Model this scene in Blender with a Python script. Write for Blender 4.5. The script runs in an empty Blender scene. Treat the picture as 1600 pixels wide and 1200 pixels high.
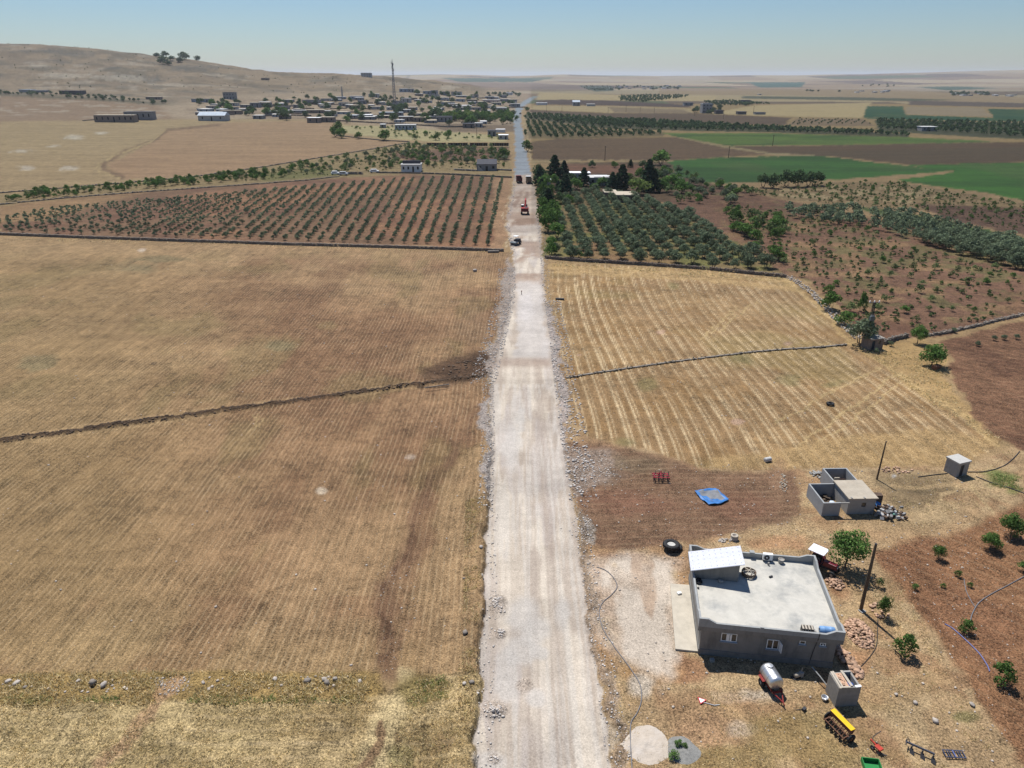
import bpy, bmesh, math, random
import numpy as np
random.seed(7); RNG = np.random.default_rng(7)
SC = bpy.context.scene
COL = SC.collection
R = math.radians

# ------------------------------------------------------------------ camera
F, HZ, CZ = 1109.0, 118.0, 46.0            # focal length (px of 1600), horizon row, camera height (m)
TH = math.atan((600 - HZ) / F); CT, ST = math.cos(TH), math.sin(TH)
cam_d = bpy.data.cameras.new("camera"); cam = bpy.data.objects.new("camera", cam_d); COL.objects.link(cam)
cam.location = (0, 0, CZ); cam.rotation_euler = (math.pi / 2 - TH, 0, 0)
cam_d.sensor_width = 36; cam_d.lens = 36 * F / 1600; cam_d.clip_start = 0.5; cam_d.clip_end = 80000
SC.camera = cam

# ------------------------------------------------------------------ sky and sun
SUN_EL, SUN_AZ = R(62), math.atan2(-0.36, 0.93)     # towards the sun: ahead and a little left
w = bpy.data.worlds.new("World"); SC.world = w; w.use_nodes = True
nt = w.node_tree; nt.nodes.clear()
sky = nt.nodes.new("ShaderNodeTexSky"); sky.sky_type = 'NISHITA'; sky.sun_disc = False
sky.sun_elevation = SUN_EL; sky.sun_rotation = SUN_AZ; sky.air_density = 1.33; sky.dust_density = 0.75; sky.ozone_density = 10.0; sky.altitude = 1200
bg = nt.nodes.new("ShaderNodeBackground"); bg.inputs[1].default_value = 0.075
wo = nt.nodes.new("ShaderNodeOutputWorld")
nt.links.new(sky.outputs[0], bg.inputs[0]); nt.links.new(bg.outputs[0], wo.inputs[0])
sd = bpy.data.lights.new("sun", 'SUN'); sd.energy = 5.0; sd.angle = R(0.53); sd.color = (1.0, 0.97, 0.92)
sun = bpy.data.objects.new("sun", sd); COL.objects.link(sun)
from mathutils import Vector, Matrix
to_sun = Vector((math.cos(SUN_EL) * math.sin(SUN_AZ), math.cos(SUN_EL) * math.cos(SUN_AZ), math.sin(SUN_EL)))
sun.rotation_euler = to_sun.to_track_quat('Z', 'Y').to_euler(); sun.location = (0, 0, 300)
vs = SC.view_settings; vs.view_transform = 'Standard'; vs.look = 'None'; vs.exposure = 0.25; vs.gamma = 1.0; vs.use_curve_mapping = False
SC.render.engine = 'CYCLES'
SC.cycles.max_bounces = 5; SC.cycles.diffuse_bounces = 3; SC.cycles.glossy_bounces = 2; SC.cycles.transmission_bounces = 2; SC.cycles.volume_bounces = 0
SC.cycles.use_denoising = True; SC.cycles.caustics_reflective = False; SC.cycles.caustics_refractive = False

# ------------------------------------------------------------------ terrain shape
def lin(c):                                  # sRGB 0..255 -> linear
    c = np.asarray(c, float) / 255.0
    return np.where(c <= 0.04045, c / 12.92, ((c + 0.055) / 1.055) ** 2.4)
ALB = 0.53                                   # photo brightness -> base colour
def alb(c, k=ALB):
    c = lin(c) * k; g = float(c @ np.array([.3, .59, .11])); return g + (c - g) * .95
def sstep(a, b, x):
    t = np.clip((x - a) / (b - a), 0, 1); return t * t * (3 - 2 * t)
def slope_of(py):
    b = (600 - np.asarray(py, float)) / F
    return (b * CT - ST) / (CT + b * ST)
SIL = np.array([(-500, 92), (-250, 76), (0, 68), (80, 69), (160, 76), (240, 86), (310, 93), (350, 100), (400, 109), (440, 113), (500, 115), (560, 118),
                (620, 121.5), (660, 126), (700, 130), (735, 135), (757, 146), (785, 153), (3000, 153)], float)
RIDGE_D = 1600.0
RIDGE_Z = np.maximum(CZ + slope_of(SIL[:, 1]) * RIDGE_D, 0); RIDGE_Z[-2:] = 0
GY = np.array([(0, 0), (380, 0), (520, .008), (700, .035), (850, .085), (1000, .155), (1150, .27), (1300, .48), (1450, .78), (1560, .96), (1640, 1.0), (1800, .98), (2400, .7), (3600, .3), (6000, .1), (40000, 0)], float)
FAR = np.array([(-900, 60), (0, 45), (600, 42), (690, 50), (790, 40), (880, 50), (960, 38), (1100, 42), (1180, 44), (1250, 42), (1340, 54), (1440, 70), (1530, 84), (1620, 92), (2400, 95)], float)
_rs = np.random.default_rng(3)
_wav = [(_rs.uniform(0, 2 * np.pi), wl, _rs.uniform(0, 6.28)) for wl in (700, 950, 1300, 1900, 2600)]
def terr(x, y):
    x = np.asarray(x, float); y = np.asarray(y, float)
    yy = np.maximum(y, 300.0); px = 800 + x / yy * F / CT
    rz = np.interp(px, SIL[:, 0], RIDGE_Z)
    z = rz * np.interp(y, GY[:, 0], GY[:, 1])
    und = sum(np.sin((x * math.cos(a) + y * math.sin(a)) * 2 * np.pi / wl + p) for a, wl, p in _wav) / 5
    z = z + und * 9.0 * sstep(1100, 3200, y) * (1 - 0.6 * np.clip(rz / 60, 0, 1))
    fz = np.interp(px, FAR[:, 0], FAR[:, 1])
    z = z + (fz * sstep(4200, 7400, y)) * (1 - .5 * sstep(8500, 16000, y))
    near = np.sin(x * .031 + 1.3) * np.sin(y * .023 + .4) * .22 + np.sin(x * .011 - y * .017) * .25
    return z + near * sstep(60, 160, y) * (1 - sstep(900, 1600, y))
_T = np.concatenate([np.linspace(20, 900, 900), np.geomspace(905, 40000, 1100)])
def P(px, py, z=None):
    """photo pixel -> world point on the ground (or on the level z above datum)"""
    a = (px - 800.0) / F; b = (600.0 - py) / F
    dx, dy, dz = a, CT + b * ST, b * CT - ST
    if z is not None:
        t = (z - CZ) / dz; return Vector((dx * t, dy * t, z))
    tt = _T / dy
    h = CZ + dz * tt - terr(dx * tt, _T)
    k = np.argmax(h < 0)
    if h[k] >= 0: k = len(h) - 1
    f = h[k - 1] / (h[k - 1] - h[k]) if h[k - 1] != h[k] else 0
    t = tt[k - 1] + (tt[k] - tt[k - 1]) * f
    x, y = dx * t, dy * t
    return Vector((x, y, float(terr(x, y))))
def mpp(p):                                   # metres per photo pixel at a world point
    return (p[1] * CT + (CZ - p[2]) * ST) / F
def proj(x, y, z):
    d = y * CT - (z - CZ) * ST
    u = (z - CZ) * CT + y * ST
    return 800 + F * x / d, 600 - F * u / d

# ------------------------------------------------------------------ noise on arrays
def vnoise(x, y, seed=0):
    xi = np.floor(x).astype(np.int64); yi = np.floor(y).astype(np.int64)
    fx = x - xi; fy = y - yi; fx = fx * fx * (3 - 2 * fx); fy = fy * fy * (3 - 2 * fy)
    def hsh(a, b):
        n = (a * 374761393 + b * 668265263 + seed * 982451653) & 0x7fffffff
        n = ((n ^ (n >> 13)) * 1274126177) & 0x7fffffff
        return ((n ^ (n >> 16)) & 0xffff) / 65535.0
    return (hsh(xi, yi) * (1 - fx) + hsh(xi + 1, yi) * fx) * (1 - fy) + (hsh(xi, yi + 1) * (1 - fx) + hsh(xi + 1, yi + 1) * fx) * fy
def fbm(x, y, sc, seed=0, o=3):
    v = 0; a = .5; t = 0
    for i in range(o):
        v = v + a * vnoise(x / sc + 17.3 * i, y / sc - 9.1 * i, seed + i); t += a; a *= .5; sc *= .5
    return v / t

# ------------------------------------------------------------------ mesh and object helpers
def mk_obj(name, me, parent=None, mats=None):
    o = bpy.data.objects.new(name, me); COL.objects.link(o)
    if mats is not None and me is not None:
        for m in (mats if isinstance(mats, (list, tuple)) else [mats]): me.materials.append(m)
    if parent is not None: o.parent = parent
    return o
def tag(o, label=None, cat=None, group=None, kind=None):
    if label: o["label"] = label
    if cat: o["category"] = cat
    if group: o["group"] = group
    if kind: o["kind"] = kind
    return o
def empty(name, loc=(0, 0, 0), rz=0, label=None, cat=None, group=None):
    o = bpy.data.objects.new(name, None); COL.objects.link(o); o.empty_display_size = .3
    o.location = loc; o.rotation_euler = (0, 0, rz)
    return tag(o, label, cat, group)
def copy_tree(o, parent=None):
    c = o.copy(); COL.objects.link(c)
    if parent is not None: c.parent = parent
    for ch in o.children: copy_tree(ch, c)
    return c
class MB:
    """collects shapes, built as one mesh object"""
    def __init__(s): s.v = []; s.f = []; s.m = []
    def add(s, vs, fs, mi=0):
        b = len(s.v); s.v += [tuple(v) for v in vs]; s.f += [tuple(b + i for i in f) for f in fs]; s.m += [mi] * len(fs); return s
    def box(s, c, d, rz=0, mi=0, rot=None, taper=1.0):
        hx, hy, hz = d[0] / 2, d[1] / 2, d[2] / 2
        M = rot if rot is not None else Matrix.Rotation(rz, 3, 'Z')
        vs = []
        for zz in (-hz, hz):
            k = taper if zz > 0 else 1
            for xx, yy in ((-hx, -hy), (hx, -hy), (hx, hy), (-hx, hy)): vs.append(Vector(c) + M @ Vector((xx * k, yy * k, zz)))
        return s.add(vs, [(3, 2, 1, 0), (4, 5, 6, 7), (0, 1, 5, 4), (1, 2, 6, 5), (2, 3, 7, 6), (3, 0, 4, 7)], mi)
    def bx(s, x0, x1, y0, y1, z0, z1, mi=0): return s.box(((x0 + x1) / 2, (y0 + y1) / 2, (z0 + z1) / 2), (x1 - x0, y1 - y0, z1 - z0), mi=mi)
    def tube(s, pts, r, n=8, mi=0, cap=True):
        pts = [Vector(p) for p in pts]; rr = r if isinstance(r, (list, tuple)) else [r] * len(pts)
        vs = []; fs = []; up = None
        for i, p in enumerate(pts):
            d = (pts[min(i + 1, len(pts) - 1)] - pts[max(i - 1, 0)]).normalized()
            a = Vector((0, 0, 1)) if abs(d.z) < .9 else Vector((1, 0, 0))
            u = d.cross(a).normalized(); w_ = u.cross(d)
            for k in range(n):
                t = 2 * math.pi * k / n; vs.append(p + (u * math.cos(t) + w_ * math.sin(t)) * rr[i])
        for i in range(len(pts) - 1):
            for k in range(n):
                a, b = i * n + k, i * n + (k + 1) % n; fs.append((a, b, b + n, a + n))
        if cap: fs.append(tuple(range(n - 1, -1, -1))); fs.append(tuple(range((len(pts) - 1) * n, len(pts) * n)))
        return s.add(vs, fs, mi)
    def lathe(s, c, axis, prof, n=20, mi=0):
        """prof: list of (distance along axis, radius)"""
        ax = Vector(axis).normalized(); a = Vector((0, 0, 1)) if abs(ax.z) < .9 else Vector((1, 0, 0))
        u = ax.cross(a).normalized(); w_ = ax.cross(u); c = Vector(c); vs = []; fs = []
        for t, r in prof:
            for k in range(n):
                q = 2 * math.pi * k / n; vs.append(c + ax * t + (u * math.cos(q) + w_ * math.sin(q)) * max(r, 1e-4))
        for i in range(len(prof) - 1):
            for k in range(n):
                a_, b_ = i * n + k, i * n + (k + 1) % n; fs.append((a_, b_, b_ + n, a_ + n))
        return s.add(vs, fs, mi)
    def prism(s, poly, z0, z1, mi=0):
        n = len(poly); vs = [(p[0], p[1], z0) for p in poly] + [(p[0], p[1], z1) for p in poly]
        fs = [tuple(range(n - 1, -1, -1)), tuple(range(n, 2 * n))] + [(i, (i + 1) % n, n + (i + 1) % n, n + i) for i in range(n)]
        return s.add(vs, fs, mi)
    def build(s, name, mats, parent=None, smooth=False, bevel=0):
        me = bpy.data.meshes.new(name); me.from_pydata(s.v, [], s.f)
        mats = mats if isinstance(mats, (list, tuple)) else [mats]
        o = mk_obj(name, me, parent, mats)
        if len(mats) > 1: me.polygons.foreach_set("material_index", s.m)
        if smooth: me.polygons.foreach_set("use_smooth", [True] * len(me.polygons))
        if bevel:
            md = o.modifiers.new("bevel", 'BEVEL'); md.width = bevel; md.segments = 2; md.limit_method = 'ANGLE'
        me.update(); return o

# ------------------------------------------------------------------ materials
def nodes_of(m):
    m.use_nodes = True; t = m.node_tree; t.nodes.clear(); return t
_mats = {}
def mat(name, rgb, rough=.85, var=.25, scale=2.0, bump=.0, bscale=None, metal=0, dirt=None, dirt_amt=.5, dscale=.7, spec=.3, obrand=0.0, streak=1.0):
    """rgb is linear base colour; noise gives uneven tone, dirt a second colour in patches"""
    if name in _mats: return _mats[name]
    m = bpy.data.materials.new(name); t = nodes_of(m); N = t.nodes.new; L = t.links.new
    out = N("ShaderNodeOutputMaterial"); b = N("ShaderNodeBsdfPrincipled"); L(b.outputs[0], out.inputs[0])
    b.inputs["Roughness"].default_value = rough; b.inputs["Metallic"].default_value = metal; b.inputs["Specular IOR Level"].default_value = spec
    tc = N("ShaderNodeTexCoord"); n1 = N("ShaderNodeTexNoise"); n1.inputs["Scale"].default_value = scale; n1.inputs["Detail"].default_value = 5; n1.inputs["Roughness"].default_value = .65
    L(tc.outputs["Object"], n1.inputs["Vector"])
    mr = N("ShaderNodeMapRange"); L(n1.outputs[0], mr.inputs[0]); mr.inputs[1].default_value = .25; mr.inputs[2].default_value = .75
    mr.inputs[3].default_value = 1 - var; mr.inputs[4].default_value = 1 + var
    col = N("ShaderNodeRGB"); col.outputs[0].default_value = (*[float(c) for c in rgb], 1); cur = col.outputs[0]
    if dirt is not None:
        n2 = N("ShaderNodeTexNoise"); n2.inputs["Scale"].default_value = dscale; n2.inputs["Detail"].default_value = 6; n2.inputs["Roughness"].default_value = .7; mp2 = N("ShaderNodeMapping"); mp2.inputs["Scale"].default_value = (1, 1, streak); L(tc.outputs["Object"], mp2.inputs["Vector"]); L(mp2.outputs[0], n2.inputs["Vector"])
        r2 = N("ShaderNodeMapRange"); L(n2.outputs[0], r2.inputs[0]); r2.inputs[1].default_value = .48; r2.inputs[2].default_value = .72; r2.inputs[4].default_value = dirt_amt
        mx = N("ShaderNodeMix"); mx.data_type = 'RGBA'; L(r2.outputs[0], mx.inputs[0]); L(cur, mx.inputs[6]); mx.inputs[7].default_value = (*[float(c) for c in dirt], 1); cur = mx.outputs[2]
    vm = N("ShaderNodeVectorMath"); vm.operation = 'SCALE'; L(cur, vm.inputs[0]); L(mr.outputs[0], vm.inputs["Scale"]); cur = vm.outputs[0]
    if obrand:
        oi = N("ShaderNodeObjectInfo"); r3 = N("ShaderNodeMapRange"); L(oi.outputs["Random"], r3.inputs[0]); r3.inputs[3].default_value = 1 - obrand; r3.inputs[4].default_value = 1 + obrand
        v2 = N("ShaderNodeVectorMath"); v2.operation = 'SCALE'; L(cur, v2.inputs[0]); L(r3.outputs[0], v2.inputs["Scale"]); cur = v2.outputs[0]
    L(cur, b.inputs["Base Color"])
    if bump:
        n3 = N("ShaderNodeTexNoise"); n3.inputs["Scale"].default_value = bscale or scale * 6; n3.inputs["Detail"].default_value = 4; L(tc.outputs["Object"], n3.inputs["Vector"])
        bp = N("ShaderNodeBump"); bp.inputs["Strength"].default_value = 1; bp.inputs["Distance"].default_value = bump; L(n3.outputs[0], bp.inputs["Height"]); L(bp.outputs[0], b.inputs["Normal"])
    _mats[name] = m; return m
# ================================================================== THE GROUND: one sheet to the horizon, cut into its fields and roads
def make_rows():
    ys = [-12.0]; y = -12.0
    while y < 26000:
        if y < 30: d = 1.2
        else:
            dpx = y * y * 1.02 / (F * CZ) * (1 + (CZ / y) ** 2)      # metres per photo row on level ground
            d = 2.1 * dpx
            if y > 420: d = min(d, 9 + (y - 420) * .009)
            if y > 1750: d = max(d, (y - 1750) * .03)
        y += d; ys.append(y)
    return np.array(ys)
ROWS = make_rows()
_s_in = np.linspace(-.70, .70, 790); _g = .70 + np.cumsum(np.linspace(.003, .03, 34))
SCOL = np.concatenate([-_g[::-1], _s_in, _g])
NR, NC = len(ROWS), len(SCOL)
GX = (SCOL[None, :] * (np.maximum(ROWS, 0)[:, None] + 21)).ravel(); GYY = np.repeat(ROWS, NC)
GZ = terr(GX, GYY)
_d = np.maximum(GYY * CT - (GZ - CZ) * ST, 5.0)
U = 800 + F * GX / _d; V = 600 - F * ((GZ - CZ) * CT + GYY * ST) / _d
MPP = _d / F
nA = fbm(GX, GYY, 30, 1, 3); nB = fbm(GX, GYY, 7, 5, 3); nC = fbm(GX, GYY, 1.6, 9, 3); nD = vnoise(GX / .45, GYY / .45, 21); nE = vnoise(GX / 3.1, GYY / 3.1, 33)
nL = fbm(GX, GYY, 160, 41, 3)
C = np.zeros((len(GX), 3)); AMP = np.zeros(len(GX)); PH = np.zeros(len(GX)); GRIT = np.full(len(GX), .55); STONE = np.zeros(len(GX)); DZ = np.zeros(len(GX)); CLS = np.zeros(len(GX), int)
JU = U + ((nB - .5) * 3.2 + (nC - .5) * 1.6) / MPP; JV = V + ((nE - .5) * 1.2 + (nD - .5) * .5) / MPP * .5      # ragged field edges
JU = np.where(MPP > .6, U + (nE - .5) * 6, JU); JV = np.where(MPP > .6, V + (nD - .5) * 1.5, JV)
def sd_poly(poly, u=None, v=None, pad=40):
    """signed distance in photo pixels, negative inside; far points get +999"""
    u = JU if u is None else u; v = JV if v is None else v
    q = np.array(poly, float); out = np.full(len(u), 999.0)
    idx = np.nonzero((u > q[:, 0].min() - pad) & (u < q[:, 0].max() + pad) & (v > q[:, 1].min() - pad) & (v < q[:, 1].max() + pad) & (GYY > 5))[0]
    x, y = u[idx], v[idx]; d2 = np.full(len(idx), 1e9); ins = np.zeros(len(idx), bool)
    for i in range(len(q)):
        ax, ay = q[i]; bx_, by_ = q[(i + 1) % len(q)]
        ex, ey = bx_ - ax, by_ - ay; L2 = ex * ex + ey * ey + 1e-9
        t = np.clip(((x - ax) * ex + (y - ay) * ey) / L2, 0, 1)
        d2 = np.minimum(d2, (x - ax - t * ex) ** 2 + (y - ay - t * ey) ** 2)
        if ay != by_: ins ^= ((ay > y) != (by_ > y)) & (x < ex * (y - ay) / (by_ - ay) + ax)
    out[idx] = np.where(ins, -np.sqrt(d2), np.sqrt(d2)); return out
def sd_line(pts, u=None, v=None):
    """pts (px, py, width px): distance divided by half width"""
    u = JU if u is None else u; v = JV if v is None else v
    q = np.array(pts, float); out = np.full(len(u), 999.0); pad = q[:, 2].max() * 2 + 10
    idx = np.nonzero((u > q[:, 0].min() - pad) & (u < q[:, 0].max() + pad) & (v > q[:, 1].min() - pad) & (v < q[:, 1].max() + pad) & (GYY > 5))[0]
    x, y = u[idx], v[idx]; best = np.full(len(idx), 999.0)
    for i in range(len(q) - 1):
        ax, ay, wa = q[i]; bx_, by_, wb = q[i + 1]; ex, ey = bx_ - ax, by_ - ay
        t = np.clip(((x - ax) * ex + (y - ay) * ey) / (ex * ex + ey * ey + 1e-9), 0, 1)
        best = np.minimum(best, np.hypot(x - ax - t * ex, y - ay - t * ey) / ((wa + (wb - wa) * t) / 2))
    out[idx] = best; return out
def put(m, rgb, k=1.0, amp=None, phase=None, grit=None, stone=None, cls=None, albedo=ALB):
    m = np.clip(m * k, 0, 1); c = alb(rgb, albedo)
    C[:] += (c[None, :] - C) * m[:, None]
    if amp is not None: AMP[:] += (amp - AMP) * m
    if grit is not None: GRIT[:] += (grit - GRIT) * m
    if stone is not None: STONE[:] += (stone - STONE) * m
    h = m > .5
    if phase is not None: PH[h] = phase[h] if isinstance(phase, np.ndarray) else phase
    if cls is not None: CLS[h] = cls
def poly(pts, rgb, soft=2.0, k=1.0, **kw):
    m = 1 - sstep(-soft / 2, soft / 2, sd_poly(pts)); put(m, rgb, k, **kw); return m
def line(pts, rgb, k=1.0, soft=.5, **kw):
    m = 1 - sstep(1 - soft, 1 + soft, sd_line(pts)); put(m, rgb, k, **kw); return m
def blot(px, py, rx, ry, rgb, k=.8, n=None, **kw):
    d = np.hypot((U - px) / rx, (V - py) / ry) + ((nB - .5) * 1.3 + (nC - .5) * .9); put((1 - sstep(.45, 1.25, d)), rgb, k, **kw)
CLASSES = ["ground", "stubble_field", "mown_field", "gravel_road", "asphalt_road", "orchard_ground", "crop_field", "ploughed_field", "hillside", "pasture", "farmyard", "village_ground", "field_track"]
K = {n: i for i, n in enumerate(CLASSES)}

# far plain: a patchwork of parcels
C[:] = alb((188, 164, 130))[None, :]
cellx = np.floor(GX / 420 + .35 * np.sin(GYY / 700)); celly = np.floor(GYY / 520 + .3 * np.sin(GX / 800))
pr = vnoise(cellx * 7.31, celly * 5.77, 77); pr = (pr * 7919) % 1.0
far = (GYY > 1350)
for lo, hi, rgb in ((0, .36, (196, 172, 136)), (.36, .56, (176, 148, 116)), (.56, .7, (148, 120, 98)), (.7, .78, (92, 108, 74)), (.78, .88, (120, 98, 84)), (.88, 1, (186, 166, 140))):
    put(((pr >= lo) & (pr < hi) & far).astype(float), rgb, .85)
put((GYY < 1350).astype(float), (176, 146, 104))
# ---- hill on the left
hz = np.interp(800 + GX / np.maximum(GYY, 300) * F / CT, SIL[:, 0], RIDGE_Z) * np.interp(GYY, GY[:, 0], GY[:, 1])
hm = sstep(5, 12, hz) * (GYY < 4000)
put(hm, (164, 141, 112), cls=K["hillside"], grit=.9, stone=.25)
put(hm * sstep(.52, .62, fbm(GX, GYY, 60, 61, 4)), (142, 122, 98), .6)
put(hm * sstep(.6, .7, fbm(GX, GYY * 2.5, 45, 67, 4)), (196, 180, 158), .55)
put(hm * sstep(.54, .66, fbm(GX + 900, GYY * 2, 50, 71, 5)), (112, 104, 86), .65); put(hm * sstep(.58, .72, fbm(GX, GYY, 14, 73, 3)), (130, 115, 94), .45)
for px, py, rx, ry in ((60, 81, 40, 3), (95, 97, 20, 4), (178, 106, 14, 3), (300, 105, 45, 5), (120, 85, 30, 3), (440, 143, 22, 4), (240, 124, 25, 3), (210, 120, 60, 4)): blot(px, py, rx, ry, (112, 106, 94), .7)
for px, py, rx, ry in ((100, 118, 40, 4), (190, 122, 40, 5), (60, 104, 25, 3), (480, 152, 20, 4), (640, 140, 18, 3), (700, 137, 16, 3)): blot(px, py, rx, ry, (200, 184, 160), .6)
line([(640, 118, 2), (632, 124, 3), (630, 130, 4), (645, 136, 4)], (130, 118, 100), .8)
# ---- left middle distance
poly([(0, 148), (150, 156), (300, 170), (310, 187), (150, 190), (0, 190)], (158, 130, 101), 3, cls=K["pasture"], stone=.5, grit=.9)
put(sstep(.55, .68, fbm(GX, GYY * 1.5, 22, 81, 4)) * (1 - sstep(-3, 3, sd_poly([(0, 155), (150, 158), (300, 172), (310, 186), (0, 180)]))), (200, 184, 160), .55)
line([(0, 148, 5), (120, 153, 5), (260, 163, 4), (400, 172, 3)], (104, 96, 72), .8)
poly([(250, 166), (330, 150), (500, 142), (620, 150), (760, 142), (825, 148), (812, 180), (806, 200), (700, 207), (540, 192), (330, 192), (270, 184)], (182, 158, 128), 14, cls=K["village_ground"], grit=.8)
put(sstep(.44, .56, fbm(GX, GYY, 30, 83, 4)) * (1 - sstep(-4, 4, sd_poly([(290, 156), (760, 146), (820, 152), (806, 195), (560, 190), (290, 190)]))), (140, 116, 94), .55)
poly([(0, 190), (150, 188), (330, 186), (520, 186), (528, 210), (640, 222), (600, 229), (480, 251), (300, 277), (0, 303)], (176, 150, 108), 2.5, cls=K["pasture"], grit=.75, stone=.2)
poly([(340, 192), (520, 187), (526, 210), (636, 223), (480, 250), (300, 276), (196, 280), (166, 258), (240, 222), (262, 204)], (176, 142, 105), 3, grit=.6)
line([(345, 195, 3), (262, 203, 4), (242, 219, 5), (190, 239, 6), (161, 257, 7), (163, 264, 7), (190, 277, 8)], (138, 110, 82), .85, cls=K["field_track"])
line([(255, 206, 1.5), (236, 222, 2), (182, 242, 2), (153, 257, 2), (156, 268, 2), (186, 279, 2)], (196, 170, 118), .8)
for px, py, rx, ry in ((115, 215, 16, 4), (35, 236, 18, 3), (105, 263, 14, 4), (85, 228, 12, 2), (40, 262, 12, 3), (160, 208, 12, 2)): blot(px, py, rx, ry, (206, 192, 168), .8, stone=.9)
poly([(0, 303), (300, 277), (480, 251), (600, 229), (640, 223), (795, 224), (800, 275), (640, 272), (400, 287), (200, 302), (0, 322)], (158, 136, 94), 2.5, cls=K["orchard_ground"], grit=.9)
poly([(600, 240), (700, 232), (795, 230), (797, 250), (640, 252)], (132, 100, 78), 4)
poly([(400, 272), (500, 262), (560, 272), (410, 284)], (112, 116, 62), 5, .7)
poly([(530, 196), (620, 197), (700, 206), (790, 212), (792, 222), (690, 222), (600, 216), (528, 206)], (188, 172, 122), 2.5, cls=K["orchard_ground"])
poly([(660, 192), (810, 196), (806, 206), (700, 206)], (134, 112, 88), 2)
# ---- orchard of young olives, left
mo = poly([(0, 322), (200, 302), (400, 287), (640, 272), (797, 277), (789, 389), (600, 383), (300, 377), (0, 365)], (138, 107, 80), 2.5, cls=K["orchard_ground"], grit=.8)
put(mo * sstep(.5, .62, nA), (170, 126, 92), .8); put(mo * sstep(.55, .66, fbm(GX, GYY, 14, 91, 3)), (132, 94, 74), .6)
poly([(0, 322), (90, 312), (230, 300), (60, 345), (0, 350)], (172, 138, 96), 10, .8)
poly([(770, 277), (800, 277), (790, 389), (770, 388)], (178, 142, 106), 5, .8)
# ---- left stubble field
LF = [(0, 369), (300, 379), (600, 388), (792, 394), (783, 470), (757, 556), (762, 600), (748, 690), (757, 850), (749, 1050), (746, 1062), (590, 1052), (300, 1052), (0, 1058), (-300, 1060), (-500, 360)]
ph = (GX * 1.0 - GYY * .018 + (nA - .5) * 1.6 + (nB - .5) * .35) * (2 * np.pi / .66)
ml = poly(LF, (164, 128, 92), 3, amp=.6, phase=ph, grit=.8, cls=K["stubble_field"], stone=.12)
put(ml * sstep(.42, .66, nA), (178, 145, 104), .75); put(ml * sstep(.46, .62, fbm(GX, GYY * .6, 16, 95, 4)), (138, 103, 74), .65); put(ml * sstep(.52, .64, fbm(GX + 99, GYY * .5, 6, 96, 4)), (134, 100, 72), .5)
put(ml * sstep(500, 100, U) * .9, (166, 141, 94), .6)
put(ml * sstep(.56, .68, fbm(GX, GYY * .6, 9, 97, 4)), (142, 122, 80), .45)
put(ml * (1 - sstep(385, 420, V)), (180, 148, 106), .6)
put(ml * sstep(960, 1045, V), (180, 149, 103), .6); put(ml * (V > 930) * sstep(.5, .66, nB), (150, 112, 80), .4)
for px, py, rx, ry in ((215, 420, 34, 9), (255, 405, 40, 5), (440, 540, 25, 8), (60, 570, 40, 14)): blot(px, py, rx, ry, (132, 122, 88), .6)
for px, py in ((238, 492), (240, 568), (263, 618)): blot(px, py, 6, 2, (96, 78, 58), .9)
blot(222, 391, 8, 3, (226, 206, 182), .9, stone=.8); blot(502, 767, 10, 7, (214, 194, 166), .9, stone=.7); blot(642, 715, 9, 4, (206, 184, 160), .7, stone=.9)
line([(388, 648, 2), (402, 655, 3), (404, 668, 3), (392, 672, 2)], (196, 166, 116), .8); line([(400, 645, 2), (412, 658, 3), (408, 668, 2)], (196, 166, 116), .7)
# disturbed soil by the road, and the brown wheel track
poly([(640, 588), (700, 562), (762, 548), (772, 590), (700, 602)], (126, 98, 74), 10, .85, amp=.1, grit=1)
blot(740, 500, 26, 40, (150, 120, 90), .5)
for px, py, rx, ry in ((725, 570, 40, 14), (745, 582, 26, 10), (690, 578, 28, 7), (752, 560, 18, 12), (705, 592, 30, 5)): blot(px, py, rx, ry, (92, 70, 52), .8, grit=1, amp=0)
mtk = (1 - sstep(.4, 1.3, sd_line([(752, 630, 12), (700, 720, 22), (655, 800, 34), (630, 880, 42), (612, 960, 46), (600, 1045, 50)]))) * (.5 + .5 * sstep(.36, .56, fbm(GX * 1.4, GYY * .35, 1.6, 181, 3)))
put(mtk, (130, 98, 74), .72, amp=.2)
put((1 - sstep(.4, 1.2, sd_line([(648, 820, 8), (622, 900, 14), (606, 980, 16), (596, 1050, 22)]))) * sstep(.35, .6, nC), (118, 88, 66), .8)
line([(640, 650, 40), (700, 660, 30), (750, 640, 20)], (156, 120, 88), .5, soft=.8)
poly([(712, 720), (750, 690), (757, 850), (750, 1050), (660, 1055), (650, 930), (672, 830)], (174, 142, 102), 10, .75, amp=.55)
# trench bank across the field
TRENCH = [(-80, 702, 8), (0, 690, 8), (150, 669, 7), (300, 648, 6), (450, 628, 5.5), (620, 605, 5), (765, 587, 5)]
sdt = sd_line(TRENCH, U, V + (nC - .5) * .35 / MPP); put(1 - sstep(.5, 1.2, sdt), (84, 66, 50), .95, amp=0., grit=1)
put((1 - sstep(.6, 1.0, np.abs(sdt - 1.7))) * sstep(.4, .6, nB), (190, 158, 112), .5)
line([(650, 606, 3), (700, 603, 4)], (84, 66, 50), .9)
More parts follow.
